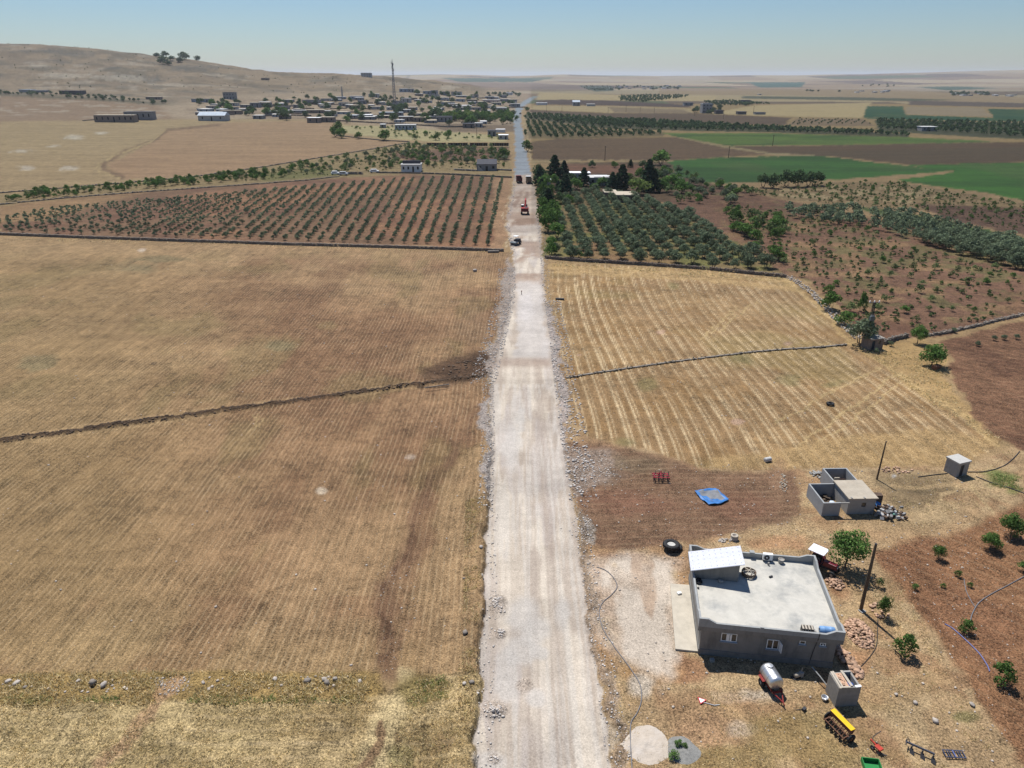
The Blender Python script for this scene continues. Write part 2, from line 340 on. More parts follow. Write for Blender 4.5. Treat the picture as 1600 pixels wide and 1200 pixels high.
# ---- grass bank and straw at the bottom left
poly([(-200, 1056), (300, 1050), (580, 1050), (585, 1085), (560, 1100), (-200, 1108)], (164, 136, 84), 8, cls=K["pasture"], amp=0, grit=1)
ph2 = (GYY + (nA - .5) * 3 + GX * .03) * (2 * np.pi / 1.25)
mb = poly([(-300, 1100), (300, 1098), (560, 1092), (600, 1075), (650, 1058), (746, 1058), (738, 1202), (730, 1300), (-300, 1300)], (192, 166, 118), 10, cls=K["pasture"], amp=.55, phase=ph2, grit=1)
put(mb * sstep(.5, .64, fbm(GX * .4, GYY * 1.8, 2.6, 101, 3)), (156, 130, 84), .65); put(mb * sstep(.55, .65, nA), (196, 172, 120), .5)
line([(290, 1062, 16), (262, 1092, 22), (232, 1130, 28), (190, 1170, 22), (160, 1200, 20)], (176, 140, 104), .8, stone=.4)
line([(625, 1058, 34), (606, 1110, 44), (588, 1165, 50), (575, 1230, 60)], (208, 184, 134), .85, amp=0)
line([(596, 1130, 9), (580, 1170, 14), (560, 1210, 18)], (128, 92, 68), .75); line([(612, 1150, 6), (606, 1210, 8)], (134, 100, 74), .6)
blot(665, 1075, 32, 24, (134, 116, 60), .75); blot(625, 1180, 18, 18, (120, 116, 66), .5); blot(690, 1165, 24, 14, (148, 120, 84), .6)
# ---- right far fields
poly([(842, 144), (960, 148), (1120, 150), (1120, 158), (960, 157), (838, 156)], (206, 180, 138), 2, cls=K["ground"])
poly([(822, 134), (900, 134), (940, 141), (850, 143), (760, 140)], (142, 120, 104), 3, .8)
poly([(905, 134), (955, 134), (960, 142), (930, 143)], (88, 100, 84), 2)
poly([(838, 157), (880, 155.5), (960, 157.5), (1080, 164), (1078, 168), (960, 165), (836, 163)], (100, 78, 70), 1.5, cls=K["ploughed_field"])
poly([(832, 165), (960, 166), (1078, 170), (1082, 177), (950, 176), (830, 171)], (200, 174, 134), 1.5)
poly([(950, 167), (1070, 171), (1080, 177), (960, 176)], (158, 134, 108), 1.5)
poly([(828, 171.5), (950, 177), (1090, 177), (1238, 184), (1224, 196), (1060, 191), (950, 184), (826, 177)], (116, 92, 72), 1.5, cls=K["ploughed_field"])
line([(826, 177, 2), (950, 185, 2), (1050, 191, 2.5)], (188, 168, 140), .9)
poly([(822, 178), (900, 182), (1050, 191), (1250, 201), (1420, 209), (1420, 215), (1200, 207), (1040, 204), (940, 200), (820, 186)], (96, 92, 66), 1.5, cls=K["orchard_ground"])
line([(838, 188, 2), (900, 197, 2.5), (960, 203, 2), (1060, 205, 2)], (186, 152, 116), .8)
poly([(820, 187), (850, 190), (940, 201), (1040, 207), (1036, 213), (870, 217), (820, 216)], (134, 114, 82), 2, cls=K["orchard_ground"])
poly([(828, 222), (870, 217), (1030, 214.5), (1062, 215), (1204, 241), (1110, 246), (1045, 251), (900, 251), (832, 252)], (124, 98, 74), 2, cls=K["ploughed_field"], grit=.8)
poly([(1034, 208), (1200, 208), (1400, 214), (1562, 221), (1450, 224), (1250, 227), (1140, 228), (1060, 214)], (106, 130, 54), 2, cls=K["crop_field"])
poly([(1130, 229), (1250, 228), (1500, 223), (1900, 219), (1900, 252), (1600, 253), (1430, 258), (1300, 245), (1212, 241)], (112, 88, 66), 2, cls=K["ploughed_field"])
poly([(1210, 237), (1380, 234), (1600, 230), (1600, 250), (1430, 256), (1300, 244)], (106, 88, 66), 2)
line([(1062, 215, 2), (1130, 229, 3), (1212, 241, 3), (1270, 243, 2)], (178, 156, 118), .85); line([(832, 252, 3), (950, 251, 2), (1050, 251, 2)], (182, 158, 116), .85)
put((1 - sstep(-1.5, 1.5, sd_poly([(860, 255), (1045, 252), (1060, 275), (1110, 286), (1150, 300), (1060, 312), (960, 330), (850, 310)]))), (112, 90, 66), 1, cls=K["orchard_ground"], grit=.8)
poly([(880, 257), (1010, 258), (1000, 272), (890, 270)], (140, 100, 78), 4)
poly([(1045, 252), (1100, 247), (1270, 243), (1440, 262), (1484, 268), (1300, 281), (1110, 286), (1060, 275)], (70, 116, 46), 1.5, cls=K["crop_field"], grit=.4)
poly([(1420, 258), (1600, 253.5), (1900, 246), (1900, 380), (1600, 313), (1530, 300), (1400, 282), (1484, 270)], (74, 122, 44), 1.5, cls=K["crop_field"], grit=.4)
line([(1490, 268, 3), (1380, 278, 3), (1300, 283, 4), (1180, 288, 2)], (176, 146, 104), .9)
poly([(1150, 300), (1300, 285), (1390, 283), (1600, 316), (1900, 385), (1900, 440), (1600, 372), (1450, 330), (1330, 325)], (154, 130, 92), 3, cls=K["orchard_ground"], grit=1)
put((1 - sstep(-2, 2, sd_poly([(1170, 298), (1390, 284), (1500, 305), (1400, 322), (1300, 320)]))) * sstep(.5, .6, nB), (194, 172, 128), .7)
poly([(1430, 318), (1600, 326), (1900, 390), (1900, 440), (1600, 366), (1480, 345)], (112, 86, 68), 4)
poly([(1330, 321), (1420, 333), (1600, 371), (1900, 440), (1900, 455), (1600, 384), (1400, 346)], (92, 110, 54), 3, cls=K["crop_field"])
poly([(1110, 296), (1160, 299), (1300, 328), (1400, 347), (1600, 386), (1900, 460), (1900, 470), (1600, 492), (1470, 525), (1352, 532), (1300, 470), (1232, 432), (1130, 375), (1040, 315)], (132, 99, 77), 3, cls=K["orchard_ground"], grit=1)
md = 1 - sstep(-2, 2, sd_poly([(1110, 296), (1300, 328), (1600, 386), (1900, 460), (1600, 488), (1352, 528), (1240, 432), (1130, 375)]))
put(md * sstep(.52, .66, nB), (164, 132, 92), .6); put(md * sstep(.5, .64, fbm(GX, GYY, 5, 111, 3)), (118, 114, 70), .65); put(md * sstep(.6, .7, nA), (126, 90, 70), .5)
poly([(1230, 432), (1262, 440), (1330, 500), (1352, 532), (1320, 530), (1270, 470)], (178, 150, 104), 8, .7)
poly([(850, 405), (848, 345), (870, 312), (915, 300), (1000, 312), (1060, 330), (1140, 372), (1228, 430)], (140, 120, 82), 3, cls=K["orchard_ground"], grit=.9)
mg = 1 - sstep(-2, 2, sd_poly([(850, 405), (870, 312), (1000, 312), (1140, 372), (1228, 430)])); put(mg * sstep(.45, .6, nB), (118, 122, 64), .7); put(mg * sstep(.6, .7, nA), (150, 112, 82), .6)
blot(872, 322, 5, 8, (110, 146, 60), .9); blot(866, 306, 7, 3, (196, 152, 110), .9)
# far right parcels
poly([(1178, 165), (1362, 160), (1347, 184), (1240, 182), (1100, 178)], (206, 180, 136), 1.5, amp=.3)
poly([(1355, 166), (1410, 166), (1415, 180), (1349, 184.5)], (48, 96, 62), 1, cls=K["crop_field"]); poly([(1417, 167), (1534, 168), (1550, 182.5), (1413, 178.5)], (172, 150, 124), 1, cls=K["ploughed_field"])
poly([(1545, 170), (1900, 176), (1900, 200), (1600, 190), (1349, 185.5), (1413, 179.5), (1552, 184)], (46, 92, 58), 1, cls=K["crop_field"])
poly([(1246, 184.5), (1350, 186), (1368, 197), (1228, 196)], (150, 124, 98), 1.2, cls=K["orchard_ground"]); poly([(1366, 187), (1600, 192), (1900, 202), (1900, 232), (1600, 218), (1372, 205)], (88, 88, 62), 1.5, cls=K["orchard_ground"])
poly([(1168, 128.5), (1258, 128.5), (1252, 136), (1188, 137)], (84, 112, 96), 1); poly([(1430, 136), (1500, 135), (1560, 138), (1480, 141)], (96, 116, 96), 1)
poly([(1420, 157), (1600, 161), (1900, 165), (1900, 170), (1600, 168), (1420, 164)], (116, 98, 88), 1.2, cls=K["ploughed_field"]); poly([(1160, 150), (1340, 152), (1500, 156), (1420, 158), (1160, 154)], (104, 104, 80), 1.2)
poly([(690, 122), (800, 122), (850, 124), (830, 128), (720, 128)], (84, 104, 84), 1); poly([(700, 128), (830, 129), (900, 133), (760, 138)], (150, 126, 106), 1.5)
# ---- right mown field with its swaths
MF = [(858, 411), (1100, 421), (1228, 433), (1290, 480), (1335, 532), (1420, 590), (1500, 640), (1572, 690), (1500, 726), (1300, 728), (1180, 736), (1090, 730), (1020, 707), (930, 690), (893, 650), (886, 590), (874, 500), (862, 450)]
P1 = GX - GYY * .018; curv = np.maximum(GX - 55, 0)
ph3 = (P1 - .0060 * curv * curv * 1.0 + (nA - .5) * 1.8 + 1.2 * np.sin(GYY / 19.0)) * (2 * np.pi / 2.05)
mm = poly(MF, (164, 131, 90), 4, amp=.12, phase=ph3, grit=.8, cls=K["mown_field"], stone=.1)
put(mm * sstep(.48, .66, nB), (160, 124, 78), .6); put(mm * sstep(.5, .64, fbm(GX, GYY, 24, 121, 3)), (156, 134, 84), .6); put(mm * sstep(.55, .66, fbm(GX, GYY, 12, 131, 3)), (180, 146, 100), .6)
st_ = ph3 / (2 * np.pi); sid = np.floor(st_); sf = st_ - sid
hs1 = vnoise(sid * 3.71, sid * 0 + 11.3, 5); hs2 = vnoise(sid * 5.13 + 9, sid * 0 + 4.1, 8)
sw = 1.25 * np.exp(-((sf - .30 - .12 * hs2) / (.055 + .045 * hs1)) ** 2) * (.6 + .4 * hs2) + np.exp(-((sf - .62 - .1 * hs1) / (.045 + .03 * hs2)) ** 2) * (.35 + .65 * hs1)
brk_ = (.35 + .65 * sstep(.25, .5, fbm(GX, GYY * .6, 2.4, 171, 3))) * (.7 + .3 * sstep(.35, .6, fbm(GX, GYY, 13, 173, 2)))
put(mm * np.clip(sw, 0, 1) * brk_, (232, 204, 158), 1.0)
for pts in ([(858, 416), (1100, 428), (1228, 440)], [(870, 424), (1100, 436), (1240, 452)]): line([(x, y, 7) for x, y in pts], (204, 170, 116), .75, amp=.2)
line([(1222, 436, 5), (1284, 484, 6), (1328, 534, 7), (1420, 596, 9), (1500, 646, 10), (1560, 694, 12)], (200, 168, 112), .7, amp=.2)
for a, b in (((1432, 562), (1240, 705)), ((1446, 566), (1262, 710)), ((1372, 575), (1210, 660)), ((1150, 480), (1100, 530)), ((1180, 470), (1120, 520))): line([(a[0], a[1], 2.5), (b[0], b[1], 4)], (208, 178, 124), .7)
poly([(1230, 700), (1330, 680), (1470, 670), (1560, 690), (1500, 728), (1290, 730), (1100, 732), (1120, 716)], (194, 160, 108), 12, .8, amp=.25)
for px, py, rx, ry in ((1052, 448, 12, 6), (1010, 600, 20, 12), (1240, 590, 25, 12), (1300, 600, 22, 8), (975, 690, 18, 8), (1160, 560, 20, 8)): blot(px, py, rx, ry, (140, 130, 84), .6)
for px, py in ((1230, 538), (1152, 659), (905, 555), (1033, 518)): blot(px, py, 9, 4, (204, 168, 142), .7, stone=.8)
blot(1012, 1163, 62, 46, (214, 196, 170), .7); blot(975, 1150, 26, 40, (206, 182, 150), .5)
# ---- verges and tilled soil on the right
poly([(1335, 532), (1380, 535), (1450, 528), (1475, 560), (1480, 610), (1530, 660), (1575, 690), (1500, 640), (1420, 590)], (190, 156, 104), 8, amp=0, cls=K["ground"])
poly([(1478, 532), (1600, 500), (1900, 440), (1900, 820), (1640, 735), (1590, 700), (1520, 655), (1490, 600)], (136, 100, 74), 6, cls=K["ploughed_field"], grit=1, amp=.16, phase=(GX * .5 + GYY * .86 + nB * 2) * (2 * np.pi / 1.9))
put((1 - sstep(-3, 3, sd_poly([(1478, 532), (1600, 500), (1900, 450), (1900, 800), (1600, 705), (1490, 600)]))) * sstep(.5, .66, nB), (116, 82, 62), .6)
# ---- farmyard
poly([(886, 640), (930, 690), (1020, 707), (1090, 730), (1180, 738), (1300, 730), (1500, 728), (1590, 700), (1660, 760), (1900, 1000), (1900, 1400), (945, 1400), (950, 1200), (925, 1000), (908, 890), (895, 800)], (186, 155, 114), 6, cls=K["farmyard"], grit=.8, amp=0, stone=.2)
fy = (CLS == K["farmyard"]).astype(float); put(fy * sstep(.46, .62, fbm(GX, GYY * .8, 4.5, 211, 4)), (168, 128, 92), .6); put(fy * sstep(.5, .62, fbm(GX + 55, GYY, 2.2, 213, 3)), (202, 174, 130), .6)
poly([(888, 690), (930, 692), (1020, 710), (1090, 733), (1180, 740), (1245, 738), (1262, 790), (1230, 812), (1150, 832), (1075, 850), (1000, 862), (915, 850), (896, 790)], (136, 104, 80), 12, .95, amp=.3, phase=(GYY + (nA - .5) * 4) * (2 * np.pi / 1.1), grit=.9)
for px, py, rx, ry in ((1010, 790, 90, 16), (960, 775, 60, 14), (1150, 790, 60, 24)): blot(px, py, rx, ry, (136, 98, 76), .7)
blot(930, 735, 50, 26, (150, 130, 112), .8, stone=.7); blot(1000, 725, 60, 14, (136, 116, 90), .6); blot(1215, 750, 16, 26, (166, 130, 100), .6, stone=.8)
for px, py, rx, ry, c in ((1000, 940, 75, 80, (206, 180, 152)), (985, 905, 60, 26, (230, 212, 190)), (1000, 930, 30, 50, (226, 206, 182)), (940, 920, 26, 50, (196, 166, 136)), (1050, 880, 40, 14, (196, 160, 126)), (985, 870, 60, 12, (176, 138, 108)), (1010, 960, 52, 60, (204, 178, 152)), (960, 900, 36, 24, (206, 184, 160)), (1030, 1010, 14, 60, (212, 190, 164)), (960, 960, 26, 50, (190, 154, 120)), (1066, 960, 12, 60, (182, 134, 92)), (1080, 1045, 40, 20, (166, 122, 88)), (1010, 1045, 40, 26, (182, 142, 94)), (1000, 1072, 18, 18, (222, 206, 184)), (1190, 1085, 60, 16, (214, 196, 172)), (1150, 1130, 70, 26, (190, 156, 112)), (1110, 1140, 40, 26, (196, 156, 116)), (1160, 1140, 26, 14, (208, 184, 156))):
    blot(px, py, rx, ry, c, .85)
poly([(1360, 735), (1480, 738), (1500, 770), (1440, 800), (1400, 800), (1370, 760)], (142, 122, 90), 20, .8, stone=.3)
blot(1397, 744, 8, 5, (206, 208, 210), .8); blot(1440, 765, 40, 10, (122, 106, 80), .6)
blot(1572, 748, 30, 13, (98, 124, 58), .95); blot(1555, 738, 20, 6, (110, 126, 64), .8); blot(1585, 765, 14, 8, (116, 124, 66), .7)
line([(1500, 760, 6), (1480, 778, 7), (1465, 795, 8)], (206, 176, 130), .8); line([(1515, 760, 6), (1535, 785, 6), (1550, 800, 6)], (206, 178, 130), .7); line([(1500, 758, 6), (1430, 762, 6), (1390, 756, 5)], (196, 166, 122), .7)
line([(1240, 815, 12), (1300, 830, 16), (1400, 845, 18), (1480, 830, 14), (1520, 800, 12)], (196, 160, 116), .6, soft=.8)
poly([(1365, 862), (1430, 845), (1500, 830), (1560, 800), (1620, 775), (1900, 880), (1900, 1400), (1640, 1250), (1560, 1150), (1490, 1040), (1440, 960), (1400, 905)], (154, 112, 78), 16, cls=K["ploughed_field"], grit=1, amp=.22, phase=(GX * .75 + GYY * .66 + nB * 1.5) * (2 * np.pi / 1.3))
mt = 1 - sstep(-8, 8, sd_poly([(1380, 862), (1600, 790), (1900, 900), (1900, 1400), (1560, 1150), (1440, 960)])); put(mt * sstep(.5, .66, nB), (136, 96, 68), .6); put(mt * sstep(.55, .66, nA), (170, 132, 92), .6)
line([(1290, 1090, 30), (1400, 1080, 40), (1460, 1060, 30)], (182, 148, 104), .6, soft=.9)
put((1 - sstep(-10, 10, sd_poly([(1200, 1120), (1400, 1100), (1540, 1190), (1560, 1300), (1100, 1300), (1080, 1180)]))) * sstep(.45, .6, nB), (160, 136, 86), .7)
blot(1505, 1120, 22, 10, (112, 116, 62), .6); blot(1340, 1030, 30, 30, (190, 140, 100), .5, stone=.5); blot(1310, 910, 20, 30, (180, 128, 90), .5, stone=.5)
line([(1320, 905, 14), (1345, 945, 16), (1372, 975, 18), (1400, 1010, 18)], (188, 152, 106), .6, soft=.8)
blot(1200, 850, 60, 12, (188, 140, 100), .6); blot(1235, 845, 30, 10, (206, 160, 118), .5)
# ---- the road
RL = [(736, 1330), (741, 1200), (747, 1100), (753, 1000), (758, 900), (763, 800), (767, 700), (767, 640), (766, 600), (777, 560), (786, 520), (799, 470), (803, 420), (801, 395), (791, 350), (795, 330), (800, 300), (806, 271)]
RR = [(831, 271), (837, 300), (841, 340), (847, 390), (850, 440), (853, 480), (862, 540), (868, 600), (876, 660), (884, 720), (892, 780), (900, 830), (910, 900), (925, 1000), (938, 1100), (950, 1200), (968, 1330)]
sdr = sd_poly(RL + RR, U + (nC - .5) * 1.1 / MPP + (nB - .5) * .9 / MPP, V, pad=140)
# rubble shoulders first
for pts, rgb in (([(792, 398), (806, 430), (801, 480), (786, 530), (768, 600), (756, 575), (770, 520), (783, 470)], (172, 156, 144)), ([(852, 470), (866, 484), (876, 530), (886, 585), (888, 640), (886, 700), (900, 760), (884, 720), (870, 610)], (186, 172, 164)), ([(764, 600), (750, 640), (752, 700), (757, 790), (766, 790), (769, 690)], (176, 164, 156)), ([(884, 700), (940, 700), (960, 740), (930, 765), (893, 780)], (158, 136, 118)), ([(893, 800), (925, 815), (930, 850), (905, 850)], (160, 146, 130))):
    poly(pts, rgb, 6, .9, stone=1, grit=1, amp=0)
line([(897, 800, 10), (912, 870, 12), (922, 930, 14), (934, 1010, 16), (946, 1090, 18), (962, 1200, 20)], (150, 128, 106), .85, stone=.8, grit=1, amp=0)
line([(930, 940, 8), (944, 1030, 9), (955, 1100, 9), (972, 1200, 10)], (178, 154, 128), .6, stone=.9)
mr_ = 1 - sstep(-1.5, 1.5, sdr * np.minimum(1, MPP * 18))
put(mr_, (228, 213, 193), 1, albedo=.60, amp=0, grit=.24, stone=.3, cls=K["gravel_road"])
cx = np.interp(V, [270, 400, 560, 700, 900, 1200], [818, 826, 820, 826, 833, 845])          # road centre
rel = (U - cx) * MPP
inr = mr_ * (GYY > 20)
put(inr * sstep(.45, .62, fbm(GX, GYY * .12, 1.1, 141, 3)), (196, 177, 160), .6); put(inr * sstep(.56, .68, fbm(GX + 40, GYY * .2, 2.2, 143, 3)), (218, 205, 194), .7)
put(inr * (1 - sstep(.25, .8, np.abs(rel - 1.9))) * (V > 560), (190, 170, 154), .45); put(inr * (1 - sstep(.2, .5, np.abs(rel + .2))) * (V > 560), (196, 178, 162), .35)
put(inr * sstep(.48, .62, fbm(GX, GYY * .03, .55, 221, 3)) * (V > 470), (206, 187, 166), .4); put(inr * sstep(.52, .64, fbm(GX + 31, GYY * .025, .34, 223, 2)) * (V > 600), (236, 226, 212), .5); put(inr * sstep(.5, .62, nB) * (V < 450), (178, 148, 126), .7); put(inr * (V < 350), (190, 164, 142), .5)
for a in (1.4, 2.0, 2.6, -.6, .2): put(inr * (1 - sstep(.05, .16, np.abs(rel - a - (nE - .5) * .3 - .15 * np.sin(GYY / 9)))) * (V > 600), (184, 166, 150), .3)
poly([(801, 343), (842, 340), (845, 352), (796, 354)], (158, 126, 104), 4, .8); poly([(800, 352), (845, 352), (846, 366), (800, 368)], (212, 198, 184), 3, .7)
poly([(812, 440), (849, 440), (854, 500), (864, 560), (800, 560), (806, 500)], (230, 220, 210), 8, .8); blot(822, 480, 14, 26, (236, 226, 218), .8)
put(inr * (1 - sstep(.1, .9, np.abs(V - 566) / 14)), (186, 162, 144), .7)
poly([(800, 322), (815, 296), (820, 296), (806, 326)], (150, 122, 104), 3, .6); poly([(812, 322), (824, 298), (829, 298), (818, 324)], (150, 122, 104), 3, .6)
for px, py, rx, ry in ((820, 960, 26, 26), (838, 985, 22, 22), (815, 1015, 22, 20), (845, 1020, 12, 10), (838, 1090, 14, 12), (790, 1050, 14, 40), (765, 1190, 24, 16), (880, 960, 14, 30), (812, 650, 10, 20), (800, 690, 14, 40)): blot(px, py, rx, ry, (228, 219, 208), .7)
for px, py, rx, ry in ((862, 640, 5, 30), (868, 690, 4, 20), (815, 715, 5, 14)): blot(px, py, rx, ry, (178, 158, 138), .6)
for px, py, rx, ry in ((778, 945, 13, 18), (772, 1110, 18, 12), (783, 990, 8, 6), (772, 1185, 8, 8), (820, 1070, 10, 8)): blot(px, py, rx, ry, (196, 178, 160), .8, stone=1, grit=1)
put(inr * (U < cx) * (1 - sstep(0, 9, -sdr)), (190, 176, 166), .5, stone=.8); put(inr * (U > cx) * (1 - sstep(0, 8, -sdr)), (194, 178, 164), .6, stone=.7)
# thin pale line of a buried pipe trench beside the road
line([(808, 283, 2), (801, 296, 2), (796, 315, 2.5), (789, 333, 2.5), (788, 345, 2.5), (793, 360, 2.5), (795, 385, 2.5)], (210, 186, 150), .8)
# asphalt
poly([(805, 273), (805, 230), (804, 205), (802, 182), (806, 168), (820, 157), (834, 150), (841, 150), (830, 158), (817, 168), (813, 182), (817, 205), (821, 235), (830, 273)], (160, 166, 172), 1.2, cls=K["asphalt_road"], grit=.3, stone=0)
line([(838, 272, 4), (826, 236, 3), (822, 200, 3), (818, 182, 2)], (192, 166, 122), .8)
# ---- relief
dm = sdr * MPP                                  # metres outside the road edge
left = (U < cx)
near = (V > 560) & (sdr < 900)
DZ += np.where(near & left & (V > 600), .62 * sstep(.0, .35, dm) * (1 - sstep(.9, 4.5, dm)) * sstep(600, 800, V), 0)
DZ += np.where(sdr < 900, (nD * .16 + (nC - .4) * .5) * np.exp(-((dm - .9) / 1.1) ** 2) * np.where(left, (V < 800) & (V > 400), True), 0)
DZ += np.where((sdr < -2) & (sdr > -400), (nC - .5) * .07 + (nD - .5) * .03 - .02, 0)
for px, py, rx, ry, h in ((778, 945, 13, 20, .3), (772, 1110, 18, 12, .4), (783, 990, 8, 8, .2)):
    DZ += h * np.clip(1.2 - np.hypot((U - px) / rx, (V - py) / ry), 0, 1) * (.4 + nD)
DZ += (1 - sstep(.2, 1.5, sdt)) * (.1 + .5 * nC)
DZ += np.where(CLS == K["pasture"], (nC - .5) * .22 + (nB - .5) * .4, 0) * (GYY < 80)
DZ += np.where((CLS == K["farmyard"]) | (CLS == K["ploughed_field"]), (nC - .5) * .10 + (nB - .5) * .12, 0) * (GYY < 200)
DZ += np.where((CLS == K["stubble_field"]) | (CLS == K["mown_field"]), (nC - .5) * .08, 0) * (GYY < 200)
DZ += hm * (fbm(GX, GYY, 55, 151, 4) - .5) * 9 * sstep(900, 1300, GYY)
GZ = GZ + DZ

# dusty white spill between road and house
ys_ = (1 - sstep(-14, 12, sd_poly([(918, 878), (990, 866), (1066, 878), (1056, 960), (1050, 1024), (1028, 1062), (990, 1048), (950, 1000), (930, 940)]))) * (.4 + .6 * sstep(.34, .56, fbm(GX * 1.2, GYY * .55, 2.6, 201, 4)))
put(ys_, (236, 219, 198), .95, grit=.35, stone=.08); put(ys_ * sstep(.52, .64, fbm(GX, GYY * .4, 2.2, 203, 3)), (196, 158, 124), .6)
# crops stand unevenly; base colours darken with distance, more to the right of the road
cf = (CLS == K["crop_field"]).astype(float); put(cf * sstep(.45, .65, fbm(GX * .3, GYY, 26, 191, 4)), (56, 90, 38), .6); put(cf * sstep(.55, .7, fbm(GX, GYY * .5, 40, 193, 4)), (96, 112, 62), .45)
fk = 1 - sstep(150, 330, GYY) * np.where(U > 830, .40, .20) * (1 - .55 * sstep(1500, 5000, GYY)); C *= fk[:, None]
C[:, 0] *= 1 - .05 * sstep(250, 600, GYY); C[:, 2] *= 1 - .16 * sstep(250, 600, GYY) * (U > 830) * (GYY < 2500)
def ground_material():
    m = bpy.data.materials.new("ground_soil"); t = nodes_of(m); N = t.nodes.new; L = t.links.new
    out = N("ShaderNodeOutputMaterial"); b = N("ShaderNodeBsdfPrincipled"); L(b.outputs[0], out.inputs[0]); b.inputs["Roughness"].default_value = .95; b.inputs["Specular IOR Level"].default_value = .12
    def at(n):
        a = N("ShaderNodeAttribute"); a.attribute_name = n; return a
    col = at("Col"); par = at("Par"); ph_ = at("Row")
    sx = N("ShaderNodeSeparateColor"); L(par.outputs["Color"], sx.inputs[0])
    geo = N("ShaderNodeNewGeometry"); pos = geo.outputs["Position"]
    def noise(sc, det=4, ro=.6, vec=pos):
        n = N("ShaderNodeTexNoise"); n.inputs["Scale"].default_value = sc; n.inputs["Detail"].default_value = det; n.inputs["Roughness"].default_value = ro; L(vec, n.inputs["Vector"]); return n.outputs[0]
    def mth(op, a, b_=None, c_=None, clamp=False):
        n = N("ShaderNodeMath"); n.operation = op; n.use_clamp = clamp
        for i, x in enumerate((a, b_, c_)):
            if x is None: continue
            if isinstance(x, (int, float)): n.inputs[i].default_value = x
            else: L(x, n.inputs[i])
        return n.outputs[0]
    def mrange(v, a, b_, c_, d_):
        n = N("ShaderNodeMapRange"); L(v, n.inputs[0])
        for i, x in enumerate((a, b_, c_, d_)): n.inputs[i + 1].default_value = x
        return n.outputs[0]
    n1 = noise(5.5, 5, .75); n2 = noise(1.1, 5, .65); n3 = noise(.12, 4, .6)
    amp, grit, stone = sx.outputs[0], sx.outputs[1], sx.outputs[2]
    v1 = mth('MULTIPLY', mrange(n1, .34, .66, -.80, .80), grit); v2 = mth('MULTIPLY', mrange(n2, .3, .7, -.30, .30), grit); v3 = mrange(n3, .3, .7, -.10, .10)
    def stretched(sx_, sy_):
        mp = N("ShaderNodeMapping"); mp.inputs["Scale"].default_value = (sx_, sy_, 1); L(pos, mp.inputs["Vector"]); return mp.outputs[0]
    v4 = mth('MULTIPLY', mrange(noise(1.0, 4, .65, stretched(1.5, .11)), .3, .7, -.42, .42), mth('MINIMUM', amp, .85)); v5 = mrange(noise(1.0, 4, .6, stretched(.016, .11)), .3, .7, -.15, .15)
    v6 = mth('MULTIPLY', mrange(noise(.33, 5, .65), .33, .67, -.26, .26), grit)
    var = mth('ADD', mth('ADD', v1, v2), mth('ADD', v3, 1.0)); var = mth('ADD', var, mth('ADD', v4, mth('ADD', v5, v6))); var = mth('MAXIMUM', var, .25)
    wob = mth('MULTIPLY', mth('SUBTRACT', noise(1.3, 3), .5), 2.4)
    rs_ = mth('SINE', mth('ADD', ph_.outputs["Fac"], wob)); rw = mth('SUBTRACT', mth('MULTIPLY', mth('POWER', mth('MULTIPLY_ADD', rs_, .5, .5), 2.6), 2.3), .85)
    brk = mth('MULTIPLY', mrange(noise(.55, 4, .7), .36, .6, .05, 1.0), mrange(noise(.07, 3, .6), .35, .6, .35, 1.0))
    rowv = mth('MULTIPLY', mth('MULTIPLY', rw, brk), amp)
    vm = N("ShaderNodeVectorMath"); vm.operation = 'SCALE'; L(col.outputs["Color"], vm.inputs[0]); L(var, vm.inputs["Scale"])
    straw = N("ShaderNodeMix"); straw.data_type = 'RGBA'; L(mth('MULTIPLY', mth('MAXIMUM', rowv, 0.0), .40, clamp=True), straw.inputs[0]); L(vm.outputs[0], straw.inputs[6]); straw.inputs[7].default_value = (.44, .335, .20, 1)
    dk = N("ShaderNodeVectorMath"); dk.operation = 'SCALE'; L(straw.outputs[2], dk.inputs[0]); L(mth('ADD', 1.0, mth('MULTIPLY', mth('MINIMUM', rowv, 0.0), .22)), dk.inputs["Scale"])
    vor = N("ShaderNodeTexVoronoi"); vor.inputs["Scale"].default_value = 1.6; L(pos, vor.inputs["Vector"]); vor.inputs["Randomness"].default_value = 1
    spk = noise(11.0, 2, .5); v7 = mth('MULTIPLY', mth('SUBTRACT', mrange(spk, .60, .66, 0, 1), mrange(spk, .34, .40, 1, 0)), mth('MULTIPLY', grit, .38))
    sp_ = N("ShaderNodeVectorMath"); sp_.operation = 'SCALE'; L(dk.outputs[0], sp_.inputs[0]); L(mth('ADD', 1.0, v7), sp_.inputs["Scale"])
    vor2 = N("ShaderNodeTexVoronoi"); vor2.inputs["Scale"].default_value = 3.7; L(pos, vor2.inputs["Vector"])
    s1 = mth('LESS_THAN', mth('ADD', vor.outputs["Distance"], mth('MULTIPLY', n2, .25)), mth('MULTIPLY', stone, .34)); s2 = mth('LESS_THAN', mth('ADD', vor2.outputs["Distance"], mth('MULTIPLY', n2, .3)), mth('MULTIPLY', stone, .42))
    sm = mth('MAXIMUM', s1, s2)
    stn = N("ShaderNodeMix"); stn.data_type = 'RGBA'; L(mth('MULTIPLY', sm, .75), stn.inputs[0]); L(sp_.outputs[0], stn.inputs[6]); stn.inputs[7].default_value = (.42, .365, .31, 1)
    L(stn.outputs[2], b.inputs["Base Color"])
    hgt = mth('ADD', mth('MULTIPLY', mth('ADD', mth('MULTIPLY', n1, .6), mth('MULTIPLY', n2, .8)), grit), mth('ADD', mth('MULTIPLY', rowv, .12), mth('MULTIPLY', sm, .4)))
    bp = N("ShaderNodeBump"); bp.inputs["Strength"].default_value = .8; bp.inputs["Distance"].default_value = .16; L(hgt, bp.inputs["Height"]); L(bp.outputs[0], b.inputs["Normal"])
    return m
GROUND = ground_material()
